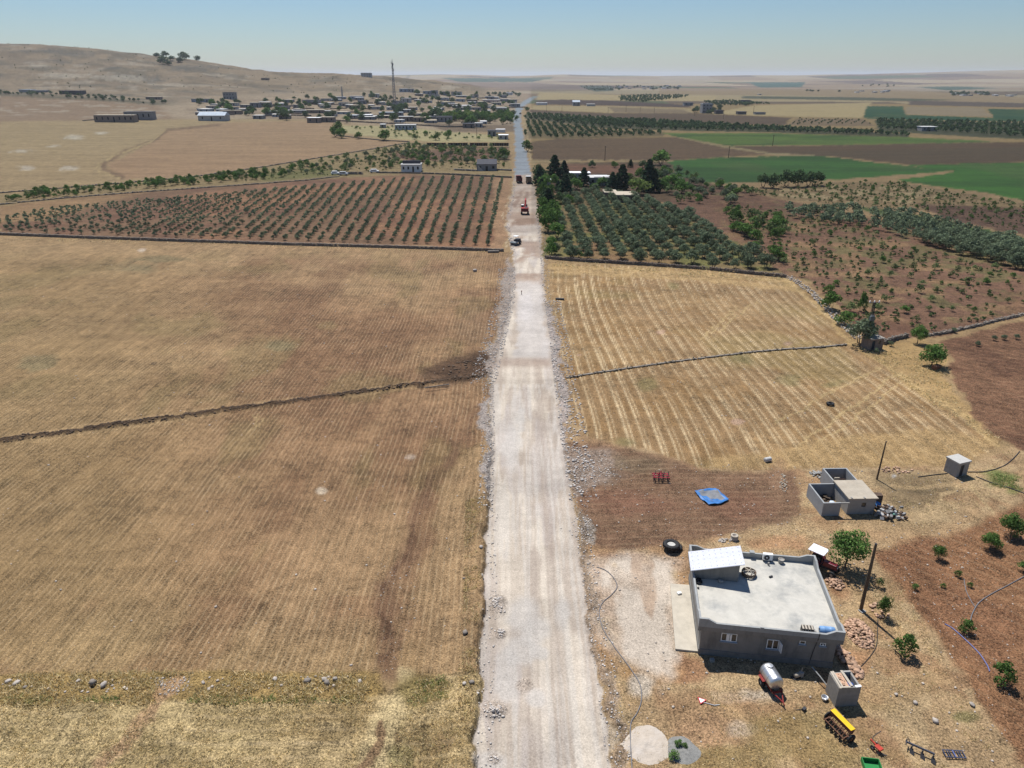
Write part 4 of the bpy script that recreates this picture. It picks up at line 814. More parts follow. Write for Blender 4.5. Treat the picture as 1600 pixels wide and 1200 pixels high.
    for px, py, h in ((415, 178, 8), (421, 179, 9), (428, 180, 9), (432, 179, 8), (440, 186, 14), (448, 188, 13), (512, 186, 12), (546, 186, 10), (680, 185, 17), (689, 187, 15), (671, 183, 9), (617, 175, 12), (625, 176, 13), (633, 174, 12)):
        T("broadleaf_tree", "darkfar", px, py, h, "tall dark tree at a village farmyard", "tall dark village trees", parts=False, widen=1.05)
    # far hamlets
    for x0, x1, y0, y1, n, h0, h1 in ((950, 1060, 135, 141, 40, 6, 9), (1085, 1125, 171, 178, 16, 5, 8), (1470, 1545, 146, 150, 24, 6, 9), (1340, 1400, 133, 136, 8, 7, 10), (1120, 1180, 163, 166, 12, 5, 7), (1260, 1330, 143, 144, 5, 6, 8), (760, 815, 146, 152, 20, 5, 8)):
        for i in range(n):
            px, py = r.uniform(x0, x1), r.uniform(y0, y1); tree("hamlet_tree", "darkfar", 0, 0, r.uniform(h0, h1), "dark speck of a tree in the far hamlets on the plain", "trees of the far hamlets", parts=False, at=Q(px, py), widen=1.2)
scattered_trees()
# ================================================================== THE FARM: house, huts, implements
CONC = mat("grey_render", (.215, .20, .18), var=.16, scale=.9, bump=.004, bscale=30, dirt=(.11, .105, .095), dirt_amt=.8, dscale=1.6, streak=.25)
PARA = mat("parapet_render", (.30, .305, .30), var=.1, scale=1.2, dirt=(.19, .19, .18), dirt_amt=.6, dscale=2.0, streak=.5)
SCREED = mat("roof_screed", (.47, .445, .39), var=.12, scale=1.1, dirt=(.27, .27, .255), dirt_amt=1.0, dscale=.42, bump=.003, bscale=25)
WHITE = mat("white_sheet", (.74, .74, .78), rough=.45, var=.05, scale=2)
FRAMEW = mat("window_frame_white", (.78, .78, .76), rough=.4, var=.04)
GLASS = mat("dark_glass", (.03, .035, .04), rough=.12, var=.1, spec=.6)
PLASTER2 = mat("pale_concrete", (.31, .30, .28), var=.16, scale=1.3, dirt=(.20, .185, .16), dirt_amt=.6, dscale=1.1, bump=.006, bscale=22)
EARTHROOF = mat("mud_roof", (.38, .33, .26), var=.16, scale=1.2, dirt=(.33, .27, .20), dirt_amt=.6, dscale=.9)
RUBBER = mat("tyre_rubber", (.022, .022, .023), rough=.8, var=.25, scale=6)
STEEL = mat("galvanised_steel", (.62, .63, .64), rough=.38, var=.08, scale=3, metal=.85)
REDP = mat("red_paint", (.22, .022, .018), rough=.5, var=.25, scale=5, dirt=(.10, .05, .03), dirt_amt=.5, dscale=4)
MAROON = mat("maroon_paint", (.13, .010, .022), rough=.35, var=.15, scale=4, spec=.5)
YELLOW = mat("yellow_paint", (.72, .44, .008), rough=.5, var=.08, scale=5)
DARKIRON = mat("dark_iron", (.035, .035, .04), rough=.6, var=.3, scale=7)
BLUEP = mat("blue_plastic", (.16, .30, .52), rough=.45, var=.08)
TARPB = mat("blue_tarp", (.035, .16, .42), rough=.5, var=.3, scale=2.2, dirt=(.02, .05, .14), dirt_amt=.8, dscale=1.6)
GREENP = mat("green_paint", (.02, .20, .05), rough=.45, var=.12)
RUST = mat("rusty_metal", (.13, .06, .035), rough=.8, var=.35, scale=6)
WOODP = mat("pole_wood", (.11, .078, .05), var=.25, scale=8)
PLANK = mat("grey_plank", (.42, .37, .30), var=.2, scale=5)
BRICKD = mat("broken_stone", (.40, .25, .165), var=.25, scale=5, dirt=(.48, .36, .26), dirt_amt=.7, dscale=2, obrand=.35)
LIME = mat("limestone", (.38, .335, .29), var=.25, scale=2.5, dirt=(.32, .28, .24), dirt_amt=.5, dscale=1.5, obrand=.2)
DARKSTONE = mat("weathered_stone", (.22, .19, .16), var=.35, scale=1.6, dirt=(.12, .10, .085), dirt_amt=.6, dscale=1.2)
SAND = mat("pale_sand", (.43, .365, .295), var=.14, scale=1.3, dirt=(.52, .47, .42), dirt_amt=.6, dscale=.7, bump=.03, bscale=9)
GRAVEL = mat("grey_gravel", (.20, .195, .18), var=.3, scale=5, bump=.04, bscale=14)
HOSE = mat("black_hose", (.03, .03, .032), rough=.5, var=.1); HOSEG = mat("grey_hose", (.16, .155, .16), rough=.5, var=.1); HOSEB = mat("blue_pipe", (.13, .15, .32), rough=.5, var=.1)

def farmhouse():
    fl = P(1093, 966.5, 4.0); ang = R(-8.28); z0 = gz(fl.x, fl.y) * 0
    h = empty("farmhouse", (fl.x, fl.y, 0), ang, "large flat-roofed grey concrete farmhouse with a white sheet stair cover", "house")
    W_, D_ = 11.75, 10.4
    MB().bx(.32, 11.3, .15, 10.2, -.3, 2.72).build("wall", CONC, h)
    MB().bx(.27, 11.35, .10, 10.25, -.3, .62).build("plinth", mat("plinth_block", (.17, .165, .155), var=.25, scale=2.2, bump=.01), h)
    s = MB().bx(.0, W_, .0, D_, 2.72, 3.16).build("roof_slab", CONC, h)
    MB().bx(.19, W_ - .19, .19, D_ - .19, 3.16, 3.20).build("roof_screed", SCREED, h)
    t = .18
    def para(a, b, horizontal, mh=3.72):
        """parapet with raised corners, drawn as a profile along one side"""
        prof = [(0, 4.02), (.75, 4.02), (1.45, mh), (None, mh)]
        L_ = (b[0] - a[0]) if horizontal else (b[1] - a[1])
        xs = [0, .75, 1.45, L_ - 1.45, L_ - .75, L_]; zs = [4.02, 4.02, mh, mh, 4.02, 4.02]
        mb = MB(); n = len(xs); vs = []
        for x_, z_ in zip(xs, zs):
            for off in (0, t):
                for zz in (3.16, z_):
                    vs.append((a[0] + x_, a[1] + off, zz) if horizontal else (a[0] + off, a[1] + x_, zz))
        fs = []
        for i in range(n - 1):
            k = i * 4; q = k + 4
            fs += [(k, q, q + 1, k + 1), (k + 2, k + 3, q + 3, q + 2), (k + 1, q + 1, q + 3, k + 3), (k, k + 2, q + 2, q)]
        fs += [(0, 1, 3, 2), (4 * n - 4, 4 * n - 2, 4 * n - 1, 4 * n - 3)]
        mb.add(vs, fs); return mb
    para((0, 0), (W_, 0), True, 3.62).build("parapet", PARA, h); para((0, D_ - t), (W_, 0), True).build("parapet", PARA, h)
    para((0, t + .002), (0, D_ - t - .002), False).build("parapet", PARA, h); para((W_ - t, t + .002), (0, D_ - t - .002), False).build("parapet", PARA, h)
    # stair housing with the white sheet
    st = MB(); x0, x1, y0, y1 = .2, 4.1, 6.35, 8.5
    st.add([(x0, y0, 3.2), (x1, y0, 3.2), (x1, y1, 3.2), (x0, y1, 3.2), (x0, y0, 4.35), (x1, y0, 5.35), (x1, y1, 5.35), (x0, y1, 4.35)], [(3, 2, 1, 0), (4, 5, 6, 7), (0, 1, 5, 4), (1, 2, 6, 5), (2, 3, 7, 6), (3, 0, 4, 7)])
    sh = st.build("stair_housing", CONC, h)
    rf = MB(); sl = (5.35 - 4.35) / (x1 - x0); nrib = 26                          # trapezoidal sheet, ribs run up the slope
    xa, xb = x0 - .45, x1 + .32; ya, yb = y0 - .38, y1 + .34
    za, zb = 4.40 + (xa - x0) * sl, 4.40 + (xb - x0) * sl
    vs = []; fs = []
    for i in range(nrib * 4 + 1):
        yy = ya + (yb - ya) * i / (nrib * 4); dz = (0, .035, .035, 0)[i % 4]
        vs += [(xa, yy, za + dz), (xb, yy, zb + dz)]
    for i in range(nrib * 4): fs.append((2 * i, 2 * i + 1, 2 * i + 3, 2 * i + 2))
    n0 = len(vs); vs += [(a, b, c - .05) for a, b, c in vs[:]]
    fs += [tuple(n0 + q for q in reversed(f)) for f in fs[:]] + [(0, n0, n0 + 1, 1), (2 * nrib * 4, 2 * nrib * 4 + 1, n0 + 2 * nrib * 4 + 1, n0 + 2 * nrib * 4)]
    rf.add(vs, fs).build("stair_roof", WHITE, sh)
    sc = MB()
    for i in range(9):
        for j in range(5):
            xx = xa + (xb - xa) * (i + .5) / 9; yy = ya + (yb - ya) * (j + .5) / 5; sc.box((xx, yy, za + (xx - xa) * sl + .045), (.07, .03, .03))
    tag(sc.build("roof_screws", mat("screw_grey", (.34, .34, .38)), sh), kind="stuff")
    # windows on the shaded front
    def window(xa_, xb_, za_, zb_, leaves=2, small=False):
        y = .15; f = MB(); th = .06
        f.bx(xa_, xb_, y - .03, y + .05, za_, za_ + th).bx(xa_, xb_, y - .03, y + .05, zb_ - th, zb_)
        f.bx(xa_, xa_ + th, y - .03, y + .05, za_ + th, zb_ - th).bx(xb_ - th, xb_, y - .03, y + .05, za_ + th, zb_ - th)
        if leaves == 2: f.bx((xa_ + xb_) / 2 - .04, (xa_ + xb_) / 2 + .04, y - .034, y + .05, za_ + th, zb_ - th)
        w_ = f.build("window", FRAMEW, h)
        for k in range(leaves):
            a = xa_ + th + (xb_ - xa_ - 2 * th) * k / leaves; b = xa_ + th + (xb_ - xa_ - 2 * th) * (k + 1) / leaves
            MB().bx(a, b, y - .01, y + .01, za_ + th, zb_ - th).build("pane", GLASS, w_)
        MB().bx(xa_ - .08, xb_ + .08, y - .14, y + .0, za_ - .07, za_ - .002).build("sill", mat("sill_grey", (.25, .28, .32)), w_)
        return w_
    w1 = window(2.0, 3.3, 1.75, 2.6); MB().bx(2.42, 2.62, .08, .118, 1.82, 2.54).build("curtain", FRAMEW, w1); MB().bx(2.72, 2.86, .07, .108, 1.82, 2.54).build("curtain", FRAMEW, w1)
    w2 = window(5.78, 6.75, 1.42, 2.4); MB().box((6.84, -.16, 1.92), (.04, .46, .92), R(14)).build("casement", FRAMEW, w2)
    window(8.36, 8.84, 2.26, 2.62, 1); window(10.0, 10.46, 2.28, 2.6, 1)
    MB().bx(10.18, 10.3, .06, .118, 2.34, 2.5).build("vent_flap", FRAMEW, h)
    MB().bx(5.0, 5.28, -.10, .0, 3.4, 3.78).build("drain_box", PARA, h); MB().bx(5.72, 6.15, D_ - t - .12, D_ + .1, 3.70, 3.90).build("drain_box", PARA, h)
    MB().tube([(9.75, -.02, 3.7), (9.72, -.05, 3.1), (9.7, .1, 2.6), (9.55, .11, 1.4), (9.45, .1, .2)], .025, 6).build("downpipe", HOSE, h)
    M = Matrix.Translation((fl.x, fl.y, 0)) @ Matrix.Rotation(ang, 4, 'Z'); H = lambda u, v, z: M @ Vector((u, v, z))
    # terrace slab
    tv = [P(1047, 914), P(1077, 916), P(1092, 1020), P(1055, 1016)]
    o = MB().prism([(p.x, p.y) for p in (tv[0], tv[3], tv[2], tv[1])], -.2, .17).build("terrace_slab", mat("terrace_screed", (.46, .41, .33), var=.14, scale=1.4, dirt=(.30, .27, .22), dirt_amt=.6, dscale=.8)); tag(o, "narrow pale concrete terrace slab along the farmhouse side wall", "slab")
    p = P(1061, 930); tag(MB().box((p.x, p.y, .26), (.42, .3, .18), .3).build("white_box", FRAMEW, bevel=.03), "small white box lying on the concrete terrace", "box")
    # things on the roof
    a = H(7.35, 10.0, 3.2); ac = empty("air_conditioner", a, ang, "white air conditioner outdoor unit against the rear roof parapet", "air conditioner")
    MB().bx(-.45, .45, -.17, .17, .14, .82).build("casing", FRAMEW, ac, bevel=.02)
    MB().lathe((-.1, -.172, .47), (0, -1, 0), [(0, .02), (.004, .27), (.02, .27), (.02, .22), (.006, .2), (.01, .07), (.03, .06), (.03, 0)], 20).build("fan_grille", DARKIRON, ac); MB().lathe((-.1, -.18, .47), (0, -1, 0), [(0, .08), (.03, .07), (.03, 0)], 12).build("fan_hub", FRAMEW, ac)
    for s_ in (-.3, .3): MB().bx(s_ - .03, s_ + .03, -.17, .17, 0, .15).build("foot", DARKIRON, ac)
    c = H(5.25, 7.55, 3.2); cr = empty("wire_coil", c, ang, "round coil of rusty wire and wood on the roof beside the stair cover", "coil")
    mb = MB()
    for k in range(9): mb.tube([(math.cos(q) * (.62 + .03 * math.sin(k * 2 + q)), math.sin(q) * (.62 + .03 * math.cos(k + q)), .06 + k * .045 + .02 * math.sin(3 * q + k)) for q in np.linspace(0, 6.283, 22)], .028, 5)
    mb.build("ring", mat("coil_brown", (.17, .12, .085), var=.3), cr)
    mb = MB()
    for k in range(6): a_ = k * 1.05; mb.tube([(math.cos(a_) * .6, math.sin(a_) * .6, .42), (math.cos(a_) * .12, math.sin(a_) * .12, .55), (-math.cos(a_) * .5, -math.sin(a_ + .2) * .5, .44)], .03, 5)
    mb.build("stick", PLANK, cr)
    pt = H(8.6, 9.85, 3.2); po = empty("drum_pot", pt, 0, "small pale round drum against the rear roof parapet", "drum"); MB().lathe((0, 0, 0), (0, 0, 1), [(0, 0), (.001, .2), (.1, .26), (.4, .26), (.42, .22), (.36, .2), (.35, 0)], 16).build("body", PLASTER2, po, True); MB().lathe((0, 0, .40), (0, 0, 1), [(0, .27), (.04, .28), (.05, .24)], 16).build("rim", PLANK, po)
    tyre("small_tyre", H(.55, 5.75, 3.2), .33, .2, 0, True, "small black tyre lying on the roof by the side parapet")
    tyre("small_tyre", H(.62, 6.15, 3.2), .2, .12, 0, True, "tiny black tyre touching the stair housing foot")
    for u, v, l in ((7.25, 7.5, "black brick-like lump on the bare roof"), (.42, 4.9, "dark pebble on the side of the roof"), (7.35, 9.3, "grey stub pipe standing on the roof before the air conditioner")):
        q = H(u, v, 3.2); tag(MB().box((q.x, q.y, q.z + .07), (.38 if u == 7.25 else .16, .16, .15 if v != 9.3 else .5), .4).build("roof_lump", DARKIRON if v != 9.3 else PLASTER2, bevel=.03), l, "lump")
    q = H(2.55, 6.05, 3.2); tag(MB().box((q.x, q.y, q.z + .15), (.42, .28, .28), ang).build("grey_bucket", PLASTER2, bevel=.05), "grey box in the shadow before the stair housing", "box")
    f = H(8.9, .52, 3.2); fb = empty("evaporative_cooler", f, ang, "dark rusty metal cooler frame inside the front roof edge", "cooler")
    MB().bx(-.48, .48, -.26, .26, .04, .56).build("casing", mat("cooler_dark", (.07, .06, .05), var=.4, scale=6), fb); mb = MB()
    for k in range(5): mb.bx(-.44 + k * .2, -.38 + k * .2, -.285, -.255, .1, .5)
    for k in range(4): mb.bx(-.46 + k * .25, -.34 + k * .25, -.26, .26, .56, .60)
    mb.build("slat", PLANK, fb); MB().box((.62, .02, .14), (.2, .25, .28)).build("motor", PLASTER2, fb)
    tkp = H(10.5, .62, 3.2); tk = empty("water_tank", tkp, ang, "light blue plastic barrel lying at the front corner of the roof", "barrel")
    MB().lathe((-.62, 0, .34), (1, 0, 0), [(0, 0), (.0, .24), (.05, .32), (.3, .335), (.32, .355), (.36, .335), (.85, .335), (.88, .355), (.92, .335), (1.18, .32), (1.24, .24), (1.24, 0)], 20).build("barrel", BLUEP, tk, True)
    MB().lathe((-.62, 0, .42), (-1, 0, 0), [(0, .08), (.05, .08), (.05, 0)], 10).build("cap", DARKIRON, tk)
    for s_ in (-.35, .35): MB().bx(s_ - .06, s_ + .06, -.3, .3, 0, .06).build("cradle", PLANK, tk)
    return H
def tyre(name, p, r_, w_, rz, flat, label, tilt=0, rim=False):
    o = empty(name, p, rz, label, "tyre"); ax = (0, 0, 1) if flat else (0, 1, 0)
    c = (0, 0, 0) if flat else (0, -w_ / 2, r_)
    prof = [(.0, r_ * .56), (.0, r_ * .85), (w_ * .12, r_ * .96), (w_ * .3, r_), (w_ * .7, r_), (w_ * .88, r_ * .96), (w_, r_ * .85), (w_, r_ * .56), (w_ * .8, r_ * .5), (w_ * .2, r_ * .5), (0, r_ * .56)]
    MB().lathe(c, ax, prof, 28).build("tread", RUBBER, o, True)
    if r_ > .5:
        lug = MB()
        for k in range(22):
            a = 6.283 * k / 22
            for s_ in (.22, .78):
                q = Vector((math.cos(a + s_ * .12), math.sin(a + s_ * .12), 0)) * r_ if flat else Vector((math.cos(a + s_ * .12) * r_, 0, math.sin(a + s_ * .12) * r_))
                cc = Vector(c) + Vector(ax) * (w_ * s_) + q
                lug.box(cc, (.06, .06, w_ * .4) if flat else (.06, w_ * .4, .06))
        tag(lug.build("lugs", RUBBER, o), kind="stuff")
    if rim:
        MB().lathe(c, ax, [(w_ * .45, 0), (w_ * .45, r_ * .16), (w_ * .42, r_ * .3), (w_ * .35, r_ * .52), (w_ * .7, r_ * .54), (w_ * .72, r_ * .5), (w_ * .6, r_ * .3), (w_ * .62, 0)], 24).build("rim", mat("rim_grey", (.46, .45, .42), rough=.5), o, True)
    return o
HH = farmhouse()

def box_walls(mb, x0, x1, y0, y1, h, t, skip=()):
    if "f" not in skip: mb.bx(x0, x1, y0, y0 + t, -.2, h)
    if "b" not in skip: mb.bx(x0, x1, y1 - t, y1, -.2, h)
    if "l" not in skip: mb.bx(x0, x0 + t, y0 + t, y1 - t, -.2, h)
    if "r" not in skip: mb.bx(x1 - t, x1, y0 + t, y1 - t, -.2, h)
    return mb
def ruin():
    o3 = P(1327.6, 778.6, 2.12); h = empty("livestock_shed", (o3.x, o3.y, 0), R(1.5), "grey block livestock shed with one roofed room and two roofless pens", "shed")
    MB().bx(0, .2, 0, 3.75, -.2, 2.0).bx(2.95, 3.12, 0, 3.75, -.2, 2.0).bx(.2, 2.95, 3.58, 3.75, -.2, 2.0).build("wall", PLASTER2, h)
    MB().bx(.2, 1.55, 0, .18, -.2, 2.0).bx(2.05, 2.95, 0, .18, -.2, 2.0).bx(1.55, 2.05, 0, .18, -.2, .95).bx(1.55, 2.05, 0, .18, 1.5, 2.0).build("wall", PLASTER2, h)
    w_ = MB().bx(1.55, 1.60, .04, .1, .95, 1.5).bx(2.0, 2.05, .04, .1, .95, 1.5).bx(1.6, 2.0, .04, .1, .95, 1.0).bx(1.6, 2.0, .04, .1, 1.45, 1.5).build("window", DARKIRON, h); MB().bx(1.6, 2.0, .08, .11, 1.0, 1.45).build("pane", GLASS, w_)
    MB().bx(-.12, 3.28, -.12, 3.9, 2.0, 2.13).build("roof", EARTHROOF, h)
    for x_ in (.15, 1.62): MB().bx(x_, x_ + .12, -.2, .1, 2.13, 2.26).build("roof_block", PLASTER2, h)
    a = box_walls(MB(), -3.05, -.02, -.35, 3.85, 1.75, .16, ("f", "r")); a.bx(-3.05, -1.02, -.35, -.19, -.2, 1.75); a.build("pen_wall", mat("bluish_render", (.29, .30, .305), var=.14, scale=1.2, dirt=(.28, .27, .25), dirt_amt=.5), h)
    MB().bx(-1.02, .0, -.33, -.21, 1.58, 1.72).build("lintel", PLASTER2, h)
    b = box_walls(MB(), .0, 2.98, 3.92, 7.1, 1.9, .16, ("f",)); b.build("pen_wall", mat("bluish_render", (.4, .4, .4)), h)
    MB().bx(1.35, 2.05, 5.2, 5.32, -.1, 1.45).build("door", mat("door_brown", (.055, .025, .018), var=.2), h); MB().bx(.72, 1.33, 5.22, 5.34, -.1, 1.65).build("pen_partition", EARTHROOF, h)
    M = Matrix.Translation((o3.x, o3.y, 0)) @ Matrix.Rotation(R(1.5), 4, 'Z'); T = lambda u, v, z=0: M @ Vector((u, v, z))
    # clutter in the pens
    p = T(-1.25, 1.2); brl = empty("blue_white_drum", (p.x, p.y, 0), 0, "pale blue plastic drum standing in the roofless front pen", "drum"); MB().lathe((0, 0, 0), (0, 0, 1), [(0, 0), (0, .27), (.05, .3), (.55, .3), (.58, .32), (.62, .3), (.9, .28), (.93, .2), (.93, 0)], 14).build("body", mat("drum_pale", (.55, .62, .72)), brl, True); MB().lathe((.12, .1, .93), (0, 0, 1), [(0, .05), (.04, .05), (.04, 0)], 8).build("cap", FRAMEW, brl)
    r = random.Random(4); mb = MB()
    for i in range(26): q = T(-2.5 + r.random() * 1.6, 1.6 + r.random() * 1.8); mb.box((q.x, q.y, .1 + r.random() * .35), (.5, .25, .3), r.random() * 3)
    tag(mb.build("dung_heap", mat("dark_dung", (.07, .05, .035), var=.4)), "dark heap of dung and wood in the roofless front pen", "heap", kind="stuff")
    # junk pile right of the room
    jr = random.Random(8); cols = [mat("junk_grey", (.20, .195, .19), var=.3), mat("junk_brown", (.10, .065, .045), var=.4), mat("junk_white", (.40, .39, .38), var=.2), mat("junk_blue", (.06, .20, .48)), mat("junk_green", (.25, .55, .42))]
    pj = T(4.0, .4); jp = empty("junk_pile", (pj.x, pj.y, 0), 0, "heap of sacks, scrap and broken blocks against the livestock shed", "junk heap")
    MB().bx(-.35, .5, .7, 1.4, -.1, 1.7).build("stacked_dung_cakes", cols[1], jp)
    for i in range(85):
        x_, y_ = jr.gauss(.9, .75), jr.gauss(-.5, .55); zz = max(0, .75 - .32 * abs(x_ - .7)) * jr.random()
        M3 = Matrix.Rotation(jr.random() * 6, 3, 'Z') @ Matrix.Rotation(jr.uniform(-.6, .6), 3, 'X')
        MB().box((x_, y_, zz + .1), (jr.uniform(.18, .55), jr.uniform(.15, .4), jr.uniform(.1, .35)), rot=M3).build("scrap", jr.choice(cols[:3] + [cols[0], cols[2], cols[1]]), jp)
    mb = MB(); mb.add([(-.35, .75, 1.0), (.25, .5, .8), (.3, .1, .45), (-.3, .2, .5), (-.1, .5, 1.05)], [(0, 4, 1), (4, 2, 1), (0, 3, 4), (3, 2, 4)]); mb.build("blue_sheet", cols[3], jp); MB().box((1.15, -1.05, .42), (.5, .3, .12), .3).build("green_sack", cols[4], jp)
ruin()

def cube_hut():
    a, b = P(1474, 735), P(1493, 746); f = P(1510, 742); d = (f - b); ang = math.atan2(d.y, d.x)
    h = empty("pump_house", (b.x, b.y, 0), ang, "small cube-shaped concrete pump house with a dark doorway", "pump house")
    Wd, Dp, Hh = 1.85, 1.75, 2.15
    MB().bx(0, .45, 0, .14, -.2, 1.85).bx(1.05, Wd, 0, .14, -.2, 1.85).bx(.45, 1.05, 0, .14, 1.6, 1.85).bx(0, .14, .14, Dp, -.2, 1.85).bx(Wd - .14, Wd, .14, Dp, -.2, 1.85).bx(.14, Wd - .14, Dp - .14, Dp, -.2, 1.85).build("wall", PLASTER2, h)
    MB().bx(-.1, Wd + .1, -.12, Dp + .1, 1.85, 2.05).build("roof", mat("roof_pale", (.42, .405, .375), var=.12), h, bevel=.02)
    MB().bx(.46, 1.04, .05, .09, -.1, 1.58).build("door", DARKIRON, h)
def toilet_hut():
    a = P(1305, 1105); b = P(1339, 1103); ang = math.atan2(b.y - a.y, b.x - a.x)
    h = empty("outhouse", (a.x - .05, a.y, 0), ang, "small roofless grey block outhouse in front of the farmhouse", "outhouse")
    box_walls(MB(), 0, 1.8, 0, 1.6, 2.0, .16).build("wall", mat("outhouse_block", (.26, .245, .22), var=.2, scale=2, bump=.012, bscale=9), h)
    for i, (x_, w_) in enumerate(((.05, .16), (.25, .12), (.95, .2))): MB().box((x_ + w_ / 2, .8 + .05 * i, 2.05), (w_, 1.72 - .06 * i, .06), .03 * (i - 1)).build("plank", PLANK, h)
    MB().bx(.4, .9, .1, 1.5, 1.96, 2.02).build("rubble_cover", BRICKD, h)
    for i in range(6): MB().box((.5 + .09 * (i % 3), .3 + .2 * i, 2.05), (.2, .16, .08), i).build("cover_stone", BRICKD, h)
    MB().box((1.55, .05, 2.06), (.5, .2, .09), .1).build("cap_block", FRAMEW, h); MB().box((.55, .03, 2.06), (.75, .14, .07), -.04).build("cap_block", PLANK, h); MB().box((1.4, 1.56, 2.05), (.6, .16, .1)).build("cap_block", PLASTER2, h)
    M = Matrix.Translation((a.x - .05, a.y, 0)) @ Matrix.Rotation(ang, 4, 'Z'); q = M @ Vector((1.38, .8, .0))
    d = empty("blue_barrel", q, 0, "blue plastic barrel standing inside the roofless outhouse", "barrel"); MB().lathe((0, 0, .0), (0, 0, 1), [(0, 0), (0, .22), (.1, .24), (1.5, .24), (1.55, .2), (1.5, .18), (1.45, 0)], 14).build("body", mat("deep_blue", (.03, .10, .35)), d, True); MB().lathe((0, 0, 1.50), (0, 0, 1), [(0, .245), (.05, .25), (.05, .2)], 14).build("rim", mat("deep_blue2", (.02, .07, .26)), d)
def stone_hut():
    a = P(1349, 541); b = P(1358, 548); c = P(1379, 546); ang = math.atan2(c.y - b.y, c.x - b.x)
    h = empty("stone_hut", (b.x, b.y, 0), ang, "small flat-roofed brown stone hut at the foot of the large olive tree", "hut")
    Wd, Dp, Hh = 2.75, 2.4, 1.95; S = mat("hut_stone", (.21, .165, .135), var=.4, scale=3, bump=.05, bscale=5)
    MB().bx(0, .35, 0, .25, -.3, Hh).bx(1.0, 1.7, 0, .25, -.3, Hh).bx(2.15, Wd, 0, .25, -.3, Hh).bx(1.7, 2.15, 0, .25, -.3, 1.0).bx(1.7, 2.15, 0, .25, 1.6, Hh).bx(.35, 1.0, 0, .25, 1.65, Hh).build("wall", S, h)
    MB().bx(0, .25, .25, Dp, -.3, Hh).bx(Wd - .25, Wd, .25, Dp, -.3, Hh).bx(.25, Wd - .25, Dp - .25, Dp, -.3, Hh).build("wall", S, h)
    MB().bx(-.12, Wd + .12, -.15, Dp + .12, Hh, Hh + .14).build("roof", mat("hut_roof", (.27, .25, .22), var=.25), h)
    MB().bx(.36, .99, .12, .16, -.2, 1.64).build("door", mat("hut_door", (.03, .04, .05)), h); MB().bx(1.71, 2.14, .12, .16, 1.01, 1.59).build("window", GLASS, h)
    s = P(1352, 549); rock("boulder", s.x, s.y, .5, "pinkish boulder at the corner of the stone hut", BRICKD)
def rock_arrays(seed, n=1):
    bm = bmesh.new(); bmesh.ops.create_icosphere(bm, subdivisions=n, radius=1); r = random.Random(seed)
    for v in bm.verts: v.co *= r.uniform(.72, 1.12); v.co.z *= .72
    V_ = np.array([tuple(v.co) for v in bm.verts]); F_ = np.array([[v.index for v in f.verts] for f in bm.faces]); bm.free(); return V_, F_
ROCKS = [rock_arrays(900 + i) for i in range(8)]; ROCKS2 = [rock_arrays(950 + i, 2) for i in range(5)]
_rm = {}
def rock_mesh(i, m):
    k = (i, m.name)
    if k not in _rm: _rm[k] = np_mesh("rock", *ROCKS2[i], [m])
    return _rm[k]
_rr = random.Random(77)
def rock(name, x, y, size, label, m, group=None, parent=None, z=None, cat="rock"):
    o = bpy.data.objects.new(name, rock_mesh(_rr.randrange(5), m)); COL.objects.link(o); s = size / 2
    o.location = (x, y, (gz(x, y) if z is None else z) + s * .45); o.rotation_euler = (_rr.uniform(-.3, .3), _rr.uniform(-.3, .3), _rr.uniform(0, 6)); o.scale = (s * _rr.uniform(.85, 1.25), s * _rr.uniform(.75, 1.1), s * _rr.uniform(.7, 1.0))
    if parent is not None: o.parent = parent
    else: tag(o, label, cat, group)
    return o
cube_hut(); toilet_hut(); stone_hut()

